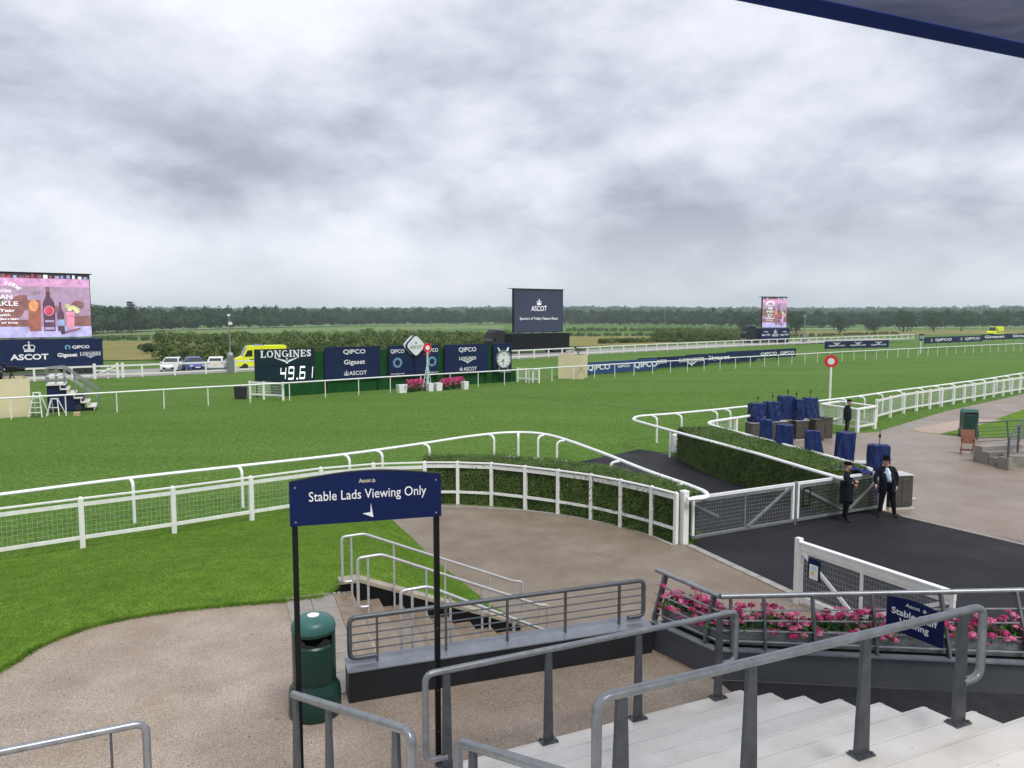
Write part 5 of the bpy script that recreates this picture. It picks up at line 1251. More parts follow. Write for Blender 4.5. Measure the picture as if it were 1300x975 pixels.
    for c, rx, ry_ in rings:
        for j in range(n_ + 1):
            a = -math.pi / 2 + op + (2 * math.pi - 2 * op) * j / n_; w_ = 1 + 0.025 * math.sin(j * 2.3)
            vs_.append((c.x + rx * k * math.cos(a) * w_, c.y + ry_ * k * math.sin(a) * w_, c.z))
    fs = [(i * (n_ + 1) + j, i * (n_ + 1) + j + 1, (i + 1) * (n_ + 1) + j + 1, (i + 1) * (n_ + 1) + j) for i in range(4) for j in range(n_)]
    o = b.add(vs_, fs).build('coat', coat, t, smooth='all'); so = o.modifiers.new('thick', 'SOLIDIFY'); so.thickness = 0.012
    if shirt:
        b = MB(); nv = 6
        for sx_, m_ in ((-1, 0), (1, 1)):
            vs_ = []
            for i in range(nv + 1):
                q = i / nv; c = V[ix['neck']].lerp(ws, q * 1.05); w_ = (0.028 + 0.055 * math.sin(min(1, q * 1.3) * math.pi * 0.8)) * k; f = (0.075 + 0.085 * min(1, q * 1.6)) * k
                vs_ += [(c.x + sx_ * 0.002, c.y - f - 0.012 * k, c.z - 0.02 * k), (c.x + sx_ * w_, c.y - f + 0.008 * k, c.z - 0.02 * k)]
            b.add(vs_, [(2 * i, 2 * i + 1, 2 * i + 3, 2 * i + 2) for i in range(nv)], m_)
        o = b.build('shirt', [M_SHIRT, M_SHIRTW], t, smooth='all'); so = o.modifiers.new('thick', 'SOLIDIFY'); so.thickness = 0.006
        o = MB().ball((-0.10 * k + chst.x, chst.y - 0.150 * k, chst.z + 0.04 * k), (0.018 * k, 0.008 * k, 0.02 * k), 8).build('buttonhole', M_SHIRTW, t)
    return t
# steward with folded arms, looking right
p = G(1073, 662)
person('steward in dark coat and cap facing right with folded arms by the gate', (p.x, p.y, 0.01), R(68), 1.74, dict(elr=(-0.27, 0.02, 1.16), wrr=(0.02, -0.21, 1.17), ell=(0.27, 0.02, 1.15), wrl=(-0.04, -0.22, 1.10), anl=(0.13, 0.04, 0.09), tol=(0.16, -0.13, 0.04), anr=(-0.11, 0.0, 0.09), tor=(-0.14, -0.17, 0.04)), hat='cap', coat_len=0.40)
p = G(1124, 656)
person('steward in bowler hat and open jacket with pale blue shirt leaning on the gate', (p.x, p.y, 0.01), R(-8), 1.80, dict(pel=(0.03, 0.02, 0.95), waist=(0.02, 0.02, 1.08), chest=(-0.02, 0.01, 1.28), neck=(-0.04, 0.0, 1.47), skull=(-0.06, -0.03, 1.59), shr=(-0.22, 0.0, 1.40), elr=(-0.33, -0.02, 1.16), wrr=(-0.34, -0.12, 0.96), shl=(0.17, 0.02, 1.42), ell=(0.29, 0.06, 1.15), wrl=(0.25, -0.05, 0.91), hil=(0.12, 0.01, 0.90), knl=(0.18, -0.02, 0.50), anl=(0.24, 0.0, 0.09), tol=(0.27, -0.17, 0.04), hir=(-0.07, 0.01, 0.90), knr=(-0.13, -0.02, 0.50), anr=(-0.17, 0.02, 0.09), tor=(-0.21, -0.15, 0.04)), hat='bowler', shirt=True, coat_len=0.27)
p = G(1075, 551)
person('man in dark coat looking down beside the white hurdle pen', (p.x, p.y, 0.015), R(48), 1.74, dict(skull=(0, -0.05, 1.585), ell=(0.24, 0.06, 1.14), wrl=(0.21, 0.0, 0.90), elr=(-0.24, 0.06, 1.14), wrr=(-0.2, 0.02, 0.90)), hat='cap', coat_len=0.22)

# ================================================================== ACROSS THE TRACK
# far running rail on straight posts
straight_rail('running_rail', 'long single white running rail on the far side of the track', [Vector((p.x, p.y, 0)) for p in (G(-60, 538), G(30, 531.5), G(135, 524.5), G(260, 515.5), G(367, 508.5), G(505, 498), G(645, 488.5), G(760, 480), G(880, 471.5), G(1013, 462.5), G(1100, 457), G(1200, 451), G(1320, 444))], 2.75, 1.25, 0.065)
# white two-rail fence beside the service road
fence_pts = resample([Vector((p.x, p.y, 0)) for p in RLs], 3.0)
def far_fence(label, P):
    p0 = P[0]; t = thing('road_fence', label, 'fence', (p0.x, p0.y, 0))
    pm = MB().box((0, 0, 0.62), (0.16, 0.14, 1.26)).mesh('post', M_WOODW)
    for a in P: put(pm, 'post', t, (a.x - p0.x, a.y - p0.y, 0), TRK)
    for a, b_ in zip(P, P[1:]):
        MB().beam((a.x, a.y, 1.17), (b_.x, b_.y, 1.17), 0.06, 0.17).build('rail', M_WOODW, t, world=True); MB().beam((a.x, a.y, 0.32), (b_.x, b_.y, 0.32), 0.06, 0.15).build('rail', M_WOODW, t, world=True)
    return t
k1 = min(range(len(fence_pts)), key=lambda i: abs(fence_pts[i].x - G(330, 471.5).x)); k2 = min(range(len(fence_pts)), key=lambda i: abs(fence_pts[i].x - G(640, 456.7).x))
far_fence('white two-rail fence beside the service road left of the boards', fence_pts[:k1 + 1])
far_fence('white two-rail fence beside the service road behind the winning post', fence_pts[k1 + 1:k2])
far_fence('white two-rail fence beside the service road running off to the right', fence_pts[k2:])
# second, more distant rail along the far loop of the course
fp = [GT(x, y) for x, y in ((120, 424.5), (200, 421.5), (300, 418), (400, 415.5), (500, 413.6), (600, 413.4))]
P = resample(spline(fp, 6), 9.0); p0 = P[0]
t = thing('distant_rail', 'thin distant white rail along the foot of the wood', 'railing', p0)
MB().tube([p + Vector((0, 0, 1.2)) for p in P], 0.10, 6).build('top_rail', M_WHITE, t, world=True)
pm = MB().box((0, 0, 0.6), (0.12, 0.12, 1.2)).mesh('post', M_WHITE)
for p in P: put(pm, 'post', t, p - p0)
M_PALE = ground_mat('pale_far_turf', (0.13, 0.19, 0.06), (0.17, 0.22, 0.08), (0.12, 0.18, 0.05), 0.02, 0.1, 1.0, 0.95, 0.1, 0.0, spec=0.1)
drape('far_track', [GT(60, 428), GT(640, 418), GT(640, 412.9), GT(60, 422)], 40, 6, M_PALE, 0.25)
fp = [GT(x, y) for x, y in ((1000, 419.6), (1100, 418.6), (1200, 417.8), (1340, 417))]
P = resample(spline(fp, 6), 9.0); p0 = P[0]
t = thing('distant_rail', 'thin distant white rail in front of the round trees', 'railing', p0)
MB().tube([p + Vector((0, 0, 1.2)) for p in P], 0.12, 6).build('top_rail', M_WHITE, t, world=True)
for p in P: put(pm, 'post', t, p - p0)
# gate in the road fence
ga, gb = fence_pts[0], fence_pts[1]
gx = G(120, 481); gy = G(149, 479.6)
gt_ = thing('field_gate', 'white field gate with one diagonal brace in the road fence', 'gate', (gx.x, gx.y, 0), math.atan2(gy.y - gx.y, gy.x - gx.x)); L = (gy - gx).length
for z in (0.36, 0.78, 1.18): MB().box((L / 2, -0.14, z), (L, 0.05, 0.13)).build('rail', M_WOODW, gt_)
MB().beam((0.05, -0.18, 0.36), (L, -0.18, 1.18), 0.04, 0.13).build('brace', M_WOODW, gt_)
for x in (0, L, L + 0.45): MB().box((x, -0.14, 0.72), (0.24, 0.2, 1.44)).build('post', M_WOODW, gt_)

# ---- boards by the winning post
LA, LB = G(318, 505.5), G(655, 484.5); BD = (LB - LA).normalized(); BRZ = math.atan2(BD.y, BD.x)
def span(px0, px1): return on_line(px0, LA, LB), on_line(px1, LA, LB)
def board(label, px0, px1, z0, z1, m, name='advertising_board'):
    a, b_ = span(px0, px1); t = thing(name, label, 'board', (a.x, a.y, 0), BRZ); w = (b_ - a).length
    MB().box((w / 2, 0, (z0 + z1) / 2), (w, 0.16, z1 - z0)).build('panel', m, t)
    for k in (0.04, 0.96): MB().box((w * k, 0.16, z1 / 2), (0.1, 0.1, z1)).build('leg', M_BLACK, t)
    return t, w
Y = -0.095
t, w = board('dark timing board showing 49.61 under white maker lettering', 324.5, 400.5, 1.02, 3.52, M_TIMER, 'timing_board')
serif_word(t, M_LETTER, w * 0.51, Y, 3.16, 0.52, w * 0.86); wings(t, M_LETTER, w * 0.52, Y, 2.70, w * 0.40)
MB().box((w / 2, -0.085, 2.28), (w, 0.02, 0.03)).build('joint', M_BLACK, t)
def digit(ch, x, z, h, wd):
    S = {'4': 'fgbc', '9': 'abcdfg', '6': 'acdefg', '1': 'bc'}[ch]; b = MB(); th = 0.36 * wd
    sl = lambda zz: (zz - z) * 0.10
    seg = {'a': ((0, 1), (1, 1)), 'b': ((1, 1), (1, .5)), 'c': ((1, .5), (1, 0)), 'd': ((0, 0), (1, 0)), 'e': ((0, .5), (0, 0)), 'f': ((0, 1), (0, .5)), 'g': ((0, .5), (1, .5))}
    for k, s_ in enumerate(S):
        (xa, za), (xb, zb2) = seg[s_]; b.beam((x + xa * wd + za * h * 0.09, Y - 0.001 * k, z + za * h), (x + xb * wd + zb2 * h * 0.09, Y - 0.001 * k, z + zb2 * h), 0.02, th)
    b.build('digit', M_LIT, t)
for ch, x in (('4', 0.40), ('9', 0.535), ('6', 0.725), ('1', 0.855)): digit(ch, w * x, 1.28, 0.84, w * 0.082)
MB().box((w * 0.685, Y, 1.26), (0.11, 0.02, 0.13)).build('decimal_point', M_LIT, t)
t, w = board('navy board with three white sponsor names right of the timing board', 413, 483, 1.05, 3.56, M_NAVY)
text('QIPCO', t, M_LETTER, w * 0.52, Y, 3.13, 0.40, w * 0.40, 0.012); text('Gigaset', t, M_LETTER, w * 0.52, Y, 2.30, 0.48, w * 0.38, 0.012)
crown(t, M_LETTER, w * 0.37, Y, 1.32, 0.42); text('ASCOT', t, M_LETTER, w * 0.58, Y, 1.48, 0.32, w * 0.32, 0.008)
t, w = board('navy board with ray ring emblems behind the red and white winning post', 493.5, 556, 0.98, 3.52, M_NAVY)
for k, (x0, q) in enumerate(((0.17, 0.27), (0.87, 0.25))):
    text('QIPCO', t, M_LETTER, w * x0, Y, 3.06, 0.36, w * q, 0.012); ray_ring(t, M_TEAL, w * x0, Y, 2.15, 0.42)
    text('www.qipco.com', t, M_LETTER, w * x0, Y, 1.24, 0.13, w * q, 0.02)
MB().box((w * 0.735, -0.086, 2.25), (0.03, 0.02, 2.5)).build('joint', M_BLACK, t)
t, w = board('navy board with white name, winged emblem and crown right of the winning post', 564.5, 619.5, 0.98, 3.50, M_NAVY)
text('QIPCO', t, M_LETTER, w * 0.51, Y, 3.02, 0.44, w * 0.40, 0.012); serif_word(t, M_LETTER, w * 0.51, Y, 2.30, 0.26, w * 0.40); wings(t, M_LETTER, w * 0.51, Y, 2.08, w * 0.30)
crown(t, M_LETTER, w * 0.36, Y, 1.25, 0.36); text('ASCOT', t, M_LETTER, w * 0.57, Y, 1.38, 0.32, w * 0.30, 0.008)
t, w = board('navy panel carrying a large white clock', 626, 649, 0.98, 3.50, M_NAVY, 'clock_board')
cx, cz = w * 0.50, 2.10
c = MB().ring_xz((cx, cz), 0.0, 0.76, -0.24, -0.09, 36).build('clock_face', mat('clock_dial', (0.66, 0.72, 0.70), 0.4, var=0.05), t)
MB().ring_xz((cx, cz), 0.71, 0.80, -0.29, -0.10, 36).build('rim', M_GALV, c)
b = MB()
for k in range(12):
    a = 2 * math.pi * k / 12; b.beam((cx + 0.54 * math.cos(a), -0.25, cz + 0.54 * math.sin(a)), (cx + 0.66 * math.cos(a), -0.25, cz + 0.66 * math.sin(a)), 0.012, 0.05)
b.build('hour_marks', M_BLACK, c); MB().beam((cx, -0.262, cz), (cx - 0.26, -0.262, cz - 0.26), 0.012, 0.07).build('hand', M_NAVY2, c); MB().beam((cx, -0.268, cz), (cx - 0.05, -0.268, cz - 0.55), 0.012, 0.05).build('hand', M_NAVY2, c)
text('12', c, M_NAVY2, cx, -0.25, cz + 0.40, 0.17)
for s_ in (-1, 1): MB().tube([(cx + s_ * 0.42, -0.16, cz + 0.72), (cx + s_ * 0.52, -0.16, cz + 0.95), (cx + s_ * 0.58, -0.16, cz + 1.02)], 0.10, 8, r2=0.05).build('lug', M_WHITE, t, smooth=True); MB().tube([(cx + s_ * 0.42, -0.16, cz - 0.70), (cx + s_ * 0.48, -0.16, cz - 1.02)], 0.10, 8, r2=0.07).build('lug', M_GALV, t, smooth=True)
MB().box((cx, -0.3, 0.99), (1.2, 0.4, 0.12)).build('shelf', M_CAPG, t)
# green screen hedging behind and under the boards
a, b_ = span(400, 656); w = (b_ - a).length
t = thing('screen_hedging', 'dark green screen hedging behind and below the navy boards', 'screen', (a.x + 0.3 * -BD.y, a.y + 0.3 * BD.x, 0), BRZ)
MB().box((w / 2, 0.2, 0.55), (w, 0.7, 1.10)).build('base_panel', M_FAUX, t); MB().box((w * 0.46, 0.12, 2.15), (w * 0.90, 0.18, 2.15)).build('upper_panel', M_FAUX, t)
a, b_ = span(318, 400)
t = thing('screen_hedging', 'dark green base below the timing board', 'screen', (a.x + 0.3 * -BD.y + 0.5, a.y + 0.3 * BD.x, 0), BRZ); w = (b_ - a).length
MB().box((w * 0.62, 0.1, 0.5), (w * 0.74, 0.7, 0.98)).build('base_panel', M_FAUX, t)
# diamond sign at the line, lollipop post, flower boxes
q = on_line(526, LA, LB) + Vector((BD.y, -BD.x, 0)) * 0.35
t = thing('diamond_sign', 'white rounded diamond sign with crown above the navy boards', 'sign', (q.x, q.y, 0), BRZ)
def diamond(r, rr, n=6):
    pts_ = [Vector((r, 0, 0)), Vector((0, r, 0)), Vector((-r, 0, 0)), Vector((0, -r, 0))]; out = []
    for i in range(4):
        a_, c, e_ = pts_[i - 1], pts_[i], pts_[(i + 1) % 4]; p0 = c + (a_ - c).normalized() * rr; p1 = c + (e_ - c).normalized() * rr
        for j in range(n + 1): k = j / n; v = (1 - k) ** 2 * p0 + 2 * k * (1 - k) * c + k * k * p1; out.append((v.x, v.y))
    return out
dz = 3.50
MB().xz([(x, z + dz) for x, z in diamond(0.98, 0.34)], 0.0, 0.22).build('back_plate', M_NAVY, t); MB().xz([(x, z + dz) for x, z in diamond(0.90, 0.32)], -0.03, 0.01).build('face', mat('pale_sign_face', (0.70, 0.72, 0.74), 0.4, var=0.03), t)
MB().xz([(x - 0.18, z + dz + 0.03) for x, z in diamond(0.90, 0.32)], 0.24, 0.34).build('back_plate', M_WHITE, t)
M_GREYL = mat('grey_lettering', (0.22, 0.24, 0.27), 0.5)
text('ASCOT', t, M_GREYL, 0.0, -0.04, dz - 0.10, 0.28, 1.10, 0.02); crown(t, M_GREYL, 0, -0.04, dz + 0.16, 0.22)
MB().tube([(0, 0.1, 0), (0, 0.1, dz - 0.8)], 0.08, 8).build('pole', M_NAVY, t)
q = G(543, 496)
t = thing('winning_post', 'pale lattice winning post topped by a red and white disc', 'post', (q.x, q.y, 0), BRZ)
MB().tube([(0, 0, 0), (0, 0, 3.1)], 0.085, 8).build('pole', mat('pale_aqua_paint', (0.42, 0.60, 0.58), 0.4, var=0.05), t, smooth=True)
for k in range(2): MB().tube([(0.45 * (k * 2 - 1), 0.1, 0), (0.04 * (k * 2 - 1), 0, 2.1)], 0.04, 6).build('strut', MATS['pale_aqua_paint'], t, smooth=True)
for k in range(5): MB().tube([(-0.36 + 0.07 * k, 0.06, 0.35 + 0.36 * k), (0.36 - 0.07 * k, 0.06, 0.35 + 0.36 * k)], 0.025, 6).build('rung', MATS['pale_aqua_paint'], t)
MB().ring_xz((0, 3.42), 0.17, 0.37, -0.05, 0.05, 28).build('ring', M_RED, t); MB().ring_xz((0, 3.42), 0.0, 0.185, -0.06, 0.06, 24).build('disc', M_WHITE, t); MB().box((0, 0, 2.93), (0.4, 0.14, 0.12)).build('cross_bar', M_RED, t)
def flower_box(label, px, py, wpx):
    p = G(px, py); t = thing('flower_box', label, 'planter', (p.x, p.y, 0), BRZ); w = wpx * p.y / FPX
    MB().box((0, 0, 0.30), (w * 0.86, 0.5, 0.60), taper=1.14).build('box', M_WHITE, t); MB().box((0, 0, 0.60), (w * 1.0, 0.58, 0.06)).build('rim', M_WHITE, t); return t
for lab, px, wp in (('white flower box at the left end of the pink flowers', 510, 12), ('white flower box at the foot of the winning post', 545.5, 7), ('white flower box between the two pink flower beds', 556, 9), ('white flower box at the right end of the pink flowers', 590, 7)): flower_box(lab, px, 498.5 - (px - 510) * 0.055, wp)
def flower_bed(label, px0, px1, py):
    a, b_ = G(px0, py), G(px1, py - 3.2); n = 420; g = np.random.default_rng(int(px0)); s_ = g.random((n, 1)); A_, B_ = np.array(a[:]), np.array(b_[:])
    t = thing('flower_bed', label, 'flowers', a)
    P_ = (A_ * (1 - s_) + B_ * s_) + g.normal(size=(n, 3)) * [0.12, 0.18, 0] - A_; P_[:, 2] = g.uniform(0.35, 0.95, n)
    o = quads('blossom', P_, g.normal(size=(n, 3)) + [0, -0.8, 0.6], 0.15, M_PINKD, t); o['kind'] = 'stuff'
    P2 = (A_ * (1 - s_) + B_ * s_) + g.normal(size=(n, 3)) * [0.1, 0.16, 0] - A_; P2[:, 2] = g.uniform(0.05, 0.62, n)
    o = quads('leaves', P2, g.normal(size=(n, 3)) + [0, -0.8, 0.6], 0.17, M_LEAFG, t); o['kind'] = 'stuff'
flower_bed('bed of pink flowers left of the winning post', 517, 541, 498.3); flower_bed('bed of pink flowers right of the winning post', 562, 587, 495.6)

# hurdles, wheelie bins by the boards
def hurdle(label, px0, py0, px1, py1, posts, m_in=M_WHITE, mesh=True):
    a, b_ = G(px0, py0), G(px1, py1); t = thing('hurdle', label, 'hurdle', a)
    for k in posts: p = a.lerp(b_, k); MB().box((p.x, p.y, 0.65), (0.14, 0.12, 1.3), BRZ).build('post', M_WOODW, t, world=True)
    for z in (1.2, 0.35): MB().beam(a + Vector((0, 0, z)), b_ + Vector((0, 0, z)), 0.06, 0.13).build('rail', M_WOODW, t, world=True)
    if mesh: mesh_panel(t, a, b_, 0.4, 1.15, 0.16, 0.16, 0.012)
    return t
hurdle('white mesh hurdle in front of the timing board', 317.5, 506.5, 359.5, 508.5, (0, 0.42, 1.0))
hurdle('white hurdle beside the clock board', 657, 485, 684, 486.5, (0.0, 0.40, 0.72, 1.0))
for px, lab, s_ in ((302.5, 'taller dark waste bin beside the timing board hurdle', 1.0), (309, 'dark waste bin nearest the timing board hurdle', 0.95)):
    p = G(px, 506.5); t = thing('waste_bin', lab, 'bin', (p.x, p.y, 0), 0.3)
    MB().box((0, 0, 0.46), (0.48, 0.52, 0.82), taper=1.18).build('body', M_RUB, t); MB().box((0, 0.02, 0.91), (0.60, 0.66, 0.07), taper=0.94).build('lid', M_DARKST, t)
    for q in (-1, 1): w_ = MB().lathe([(0.09, -0.025), (0.10, 0), (0.09, 0.025)], n=12).build('wheel', M_BLACK, t, loc=(q * 0.2, 0.26, 0.1)); w_.rotation_euler = (0, R(90), 0)
    t.scale = (s_, s_, s_)
# lamp mast with cabinet
p = G(293, 474)
t = thing('camera_mast', 'grey lamp mast with base cabinet left of the ambulance', 'mast', (p.x, p.y, 0))
MB().tube([(0, 0, 0), (0, 0, 6.0)], 0.09, 8, r2=0.06).build('pole', M_GALV, t, smooth=True); MB().lathe([(0.36, 0.0), (0.38, 0.05), (0.38, 1.9), (0.25, 2.15), (0.10, 2.25)], n=10).build('cabinet', M_GALV, t)
MB().box((0, -0.1, 6.0), (0.26, 0.5, 0.22), 0.4).build('camera_head', M_WHITE, t); MB().box((0.16, -0.1, 5.15), (0.34, 0.22, 0.3)).build('junction_box', M_WHITE, t)

# ---- camera boxes
def cream_box(label, A, B_, depth, h):
    d = B_ - A; t = thing('camera_platform', label, 'platform', (A.x, A.y, 0), math.atan2(d.y, d.x)); w = d.length
    MB().box((w / 2, 0.02, h / 2), (w, 0.04, h)).build('front_panel', M_CREAM, t)
    for x in (0.02, w - 0.02): MB().box((x, depth / 2 + 0.04, h / 2 - 0.001), (0.04, depth, h)).build('side_panel', M_CREAM, t)
    MB().box((w / 2, depth + 0.06, h / 2), (w, 0.04, h)).build('back_panel', M_CREAM, t); MB().box((w / 2, depth / 2 + 0.04, h - 0.86), (w - 0.1, depth - 0.02, 0.08)).build('deck', M_CAB, t); return t
cL, cR = G(-30, 533.5), G(40, 528.5)
cream_box('cream camera platform at the far left edge', cL, cR, 2.4, 2.28)
cream_box('cream camera platform in front of the middle screen', G(708.5, 480.5), G(735, 482), 2.0, 2.28)
bpy.data.objects['camera_platform.001'].rotation_euler.z += 0.25
def tv_camera(label, loc, rz, s=1.0, tone=M_BLACK):
    t = thing('television_camera', label, 'camera', loc, rz)
    MB().box((0, 0, 1.35), (0.62, 0.30, 0.36)).build('body', tone, t); MB().tube([(0.3, 0, 1.36), (0.75, 0, 1.36)], 0.13, 10, r2=0.16).build('lens', tone, t)
    for k in range(3): a = 2.1 * k + 0.4; MB().tube([(0, 0, 1.15), (0.5 * math.cos(a), 0.5 * math.sin(a), 0)], 0.03, 6).build('leg', tone, t)
    MB().tube([(-0.3, 0.0, 1.3), (-0.75, 0.1, 1.1)], 0.025, 6).build('pan_handle', tone, t); MB().box((-0.35, 0, 1.62), (0.2, 0.28, 0.2)).build('viewfinder', tone, t); t.scale = (s, s, s); return t
pp = cR + Vector((-1.55, 0.75, 1.46)); tv_camera('black television camera on the left cream platform', pp, 0.5, 0.95)
M_OLIVE = mat('olive_camera_cover', (0.085, 0.080, 0.040), 0.8, var=0.4, scale=5)
pq = G(728, 481) + Vector((0.55, 1.25, 1.46)); tv_camera('olive-covered television camera on the right cream platform', pq, 0.3, 0.92, M_OLIVE)
pr = cR + Vector((-2.30, 0.70, 1.46))
person('auburn-haired camera operator in navy on the left cream platform', pr, R(40), 1.72, dict(wrl=(0.16, -0.34, 1.18), ell=(0.28, -0.10, 1.16), wrr=(-0.10, -0.34, 1.18), elr=(-0.28, -0.10, 1.16)), hat=None, coat_len=0.1, coat=mat('navy_jersey', (0.02, 0.03, 0.07), 0.8, var=0.2, scale=12))

# ---- wheeled access steps and trestles at left
p = G(62, 524); q = G(101, 522.5)
ms = thing('mobile_steps', 'wheeled blue and white access steps with grey handrails', 'steps', (p.x, p.y, 0), math.atan2(q.y - p.y, q.x - p.x) + 0.12)
MB().box((0.45, 0.9, 1.0), (1.0, 1.7, 1.5)).build('body', M_NAVY, ms); MB().box((1.3, 0.9, 0.55), (1.2, 1.6, 0.95)).build('body', M_NAVY, ms)
for k in range(6): MB().box((0.45 + 0.36 * k + (0.1 if k else 0), 0.85 - 0.004 * k, 1.72 - 0.29 * k), (0.5 if k else 1.05, 1.9, 0.09)).build('tread', M_WSTEP, ms); MB().box((0.68 + 0.36 * k, 0.85, 1.58 - 0.29 * k), (0.05, 1.86, 0.20)).build('riser', M_WSTEP, ms)
for y in (-0.05, 0.85, 1.75):
    MB().tube(bend([(-0.05, y, 1.7), (-0.05, y, 2.72), (0.9, y, 2.78), (2.75, y, 1.25), (2.75, y, 0.25)], 0.1), 0.03, 6).build('handrail', M_GALV, ms, smooth=True); MB().tube([(-0.05, y, 2.25), (0.9, y, 2.3), (2.7, y, 0.82)], 0.022, 6).build('rail', M_GALV, ms, smooth=True)
    for x, z0, z1 in ((0.45, 1.7, 2.75), (0.9, 1.6, 2.78), (1.45, 1.1, 2.33), (2.0, 0.7, 1.88)): MB().tube([(x, y, z0), (x, y, z1)], 0.025, 6).build('post', M_GALV, ms, smooth=True)
MB().tube([(-0.05, -0.05, 2.72), (-0.05, 1.75, 2.72)], 0.03, 6).build('handrail', M_GALV, ms)
for x, y in ((0.05, -0.06), (1.6, -0.06), (0.05, 1.8)): w_ = MB().lathe([(0.16, -0.06), (0.20, -0.04), (0.20, 0.04), (0.16, 0.06)], n=16).build('wheel', M_RUB, ms, loc=(x, y, 0.2)); w_.rotation_euler = (R(90), 0, 0)
def trestle(label, px, py, rungs, wd, h=1.35):
    p = G(px, py); t = thing('stepladder', label, 'ladder', (p.x, p.y, 0), 0.2)
    for s_ in (-1, 1):
        MB().beam((s_ * wd, -0.35, 0), (s_ * 0.16, 0, h), 0.045, 0.07).build('leg', M_WHITE, t); MB().beam((s_ * wd + 0.1, 0.45, 0), (s_ * 0.16, 0.05, h), 0.045, 0.06).build('leg', M_WHITE, t)
    for k in range(rungs): z = h * (k + 1) / (rungs + 1); q = 1 - z / h; MB().box((0, -0.35 * q, z), (2 * (0.16 + (wd - 0.16) * q), 0.14, 0.035)).build('tread', M_WHITE, t)
    MB().box((0, 0.02, h + 0.01), (0.42, 0.16, 0.05)).build('top_tread', M_WHITE, t); return t
trestle('white stepladder with treads beside the left cream platform', 48, 529, 4, 0.36, 1.42); trestle('white trestle stand in front of the access steps', 70, 527.5, 1, 0.34, 1.0)
p = G(98, 528); t = thing('carton', 'small buff carton on the grass by the access steps', 'box', (p.x, p.y, 0), 0.3); MB().box((0, 0, 0.11), (0.36, 0.26, 0.22)).build('carton_body', mat('buff_card', (0.45, 0.33, 0.18), 0.8), t); MB().box((0.0, 0, 0.226), (0.34, 0.24, 0.012)).build('flap', mat('pale_card', (0.60, 0.52, 0.42), 0.8), t)

# ---- low LED boards along the far rail
KA, KB = G(748, 476.5), G(1016, 457.5); KD = (KB - KA).normalized(); KRZ = math.atan2(KD.y, KD.x); KN = Vector((-KD.y, KD.x, 0))
def low_board(label, px0, px1, off, z0, z1, m, words, back=0.0):
    a, b_ = on_line(px0, KA, KB), on_line(px1, KA, KB); w = (b_ - a).length; a = a + KN * off
    t = thing('advertising_board', label, 'board', (a.x, a.y, 0), KRZ); MB().box((w / 2, 0, (z0 + z1) / 2), (w, 0.14, z1 - z0)).build('panel', m, t)
    for k in np.linspace(0.04, 0.96, 5): MB().box((w * k, 0.14, z1 / 2 - 0.02), (0.07, 0.12, z1 - 0.05)).build('leg', M_BLACK, t)
    for wd, x, q, hh in words:
        if wd == 'LONGINES': serif_word(t, M_LETTER, w * x, -0.085, (z0 + z1) / 2 + 0.12, hh, w * q); wings(t, M_LETTER, w * x, -0.085, (z0 + z1) / 2 - 0.25, w * q * 0.45)
        else: text(wd, t, M_LETTER, w * x, -0.085, (z0 + z1) / 2, hh, w * q, 0.02)
    return t
low_board('bright blue low board right of the cream platform', 744, 834, 0.0, 0.12, 1.30, M_LEDB, (('QIPCO', 0.16, 0.30, 0.62), ('QIPCO', 0.50, 0.17, 0.30), ('QIPCO', 0.82, 0.34, 0.70)))
low_board('navy low board with serif maker names, second along the far rail', 818, 907, 0.9, 0.15, 1.36, M_NAVY, (('LONGINES', 0.20, 0.36, 0.40), ('LONGINES', 0.74, 0.38, 0.42)))
low_board('navy low board with two rounded names, third along the far rail', 887, 976, 1.8, 0.20, 1.40, M_NAVY, (('Gigaset', 0.12, 0.34, 0.62), ('Gigaset', 0.42, 0.34, 0.66)))
low_board('navy low board farthest along the far rail with pale name strips', 946, 1033, 2.7, 0.30, 1.45, M_NAVY, (('Gigaset', 0.20, 0.36, 0.70), ('QIPCO', 0.58, 0.24, 0.45), ('QIPCO', 0.86, 0.22, 0.45)))
def far_board(label, px0, px1, py0, py1, dist_py, words, legs=True, m=None):
    A = G(px0, dist_py[0]); B_ = G(px1, dist_py[1]); d = B_ - A; w = d.length; t = thing('advertising_board', label, 'board', (A.x, A.y, 0), math.atan2(d.y, d.x)); z1, z0 = zat(py0, A), zat(py1, A)
    MB().box((w / 2, 0, (z0 + z1) / 2), (w, 0.16, z1 - z0)).build('panel', m or M_NAVY, t)
    for k in np.linspace(0.02, 0.98, 6): MB().box((w * k, 0.12, z1 / 2 - 0.02), (0.10, 0.10, z1 - 0.06)).build('leg', M_GALV, t)
    h = z1 - z0
    for wd, x, q, hh in words:
        if wd == 'wing': text('QIPCO', t, M_LETTER, w * x, -0.1, (z0 + z1) / 2 - 0.12 * h, 0.22 * h, w * q, 0.01); wings(t, M_LETTER, w * x, -0.1, (z0 + z1) / 2 + 0.2 * h, w * q * 0.5)
        elif wd == 'ring': b = MB().ring_xz((w * x, (z0 + z1) / 2), h * 0.17, h * 0.25, -0.11, -0.09, 20, R(-40), R(300)); b.build('ring_emblem', M_LETTER, t)
        else: text(wd, t, M_LETTER, w * x, -0.1, (z0 + z1) / 2, hh * h, w * q, 0.02)
    return t
far_board('navy board on legs with three small emblems beyond the far rail', 1047, 1127.5, 433.3, 443, (450, 447.5), (('wing', 0.17, 0.25, 0), ('wing', 0.5, 0.25, 0), ('wing', 0.83, 0.25, 0)))
far_board('navy board with two ring names at the far right', 1173.5, 1246, 428.2, 436.3, (444, 440.2), (('ring', 0.10, 0, 0), ('QIPCO', 0.30, 0.28, 0.48), ('ring', 0.61, 0, 0), ('QIPCO', 0.81, 0.28, 0.48)))
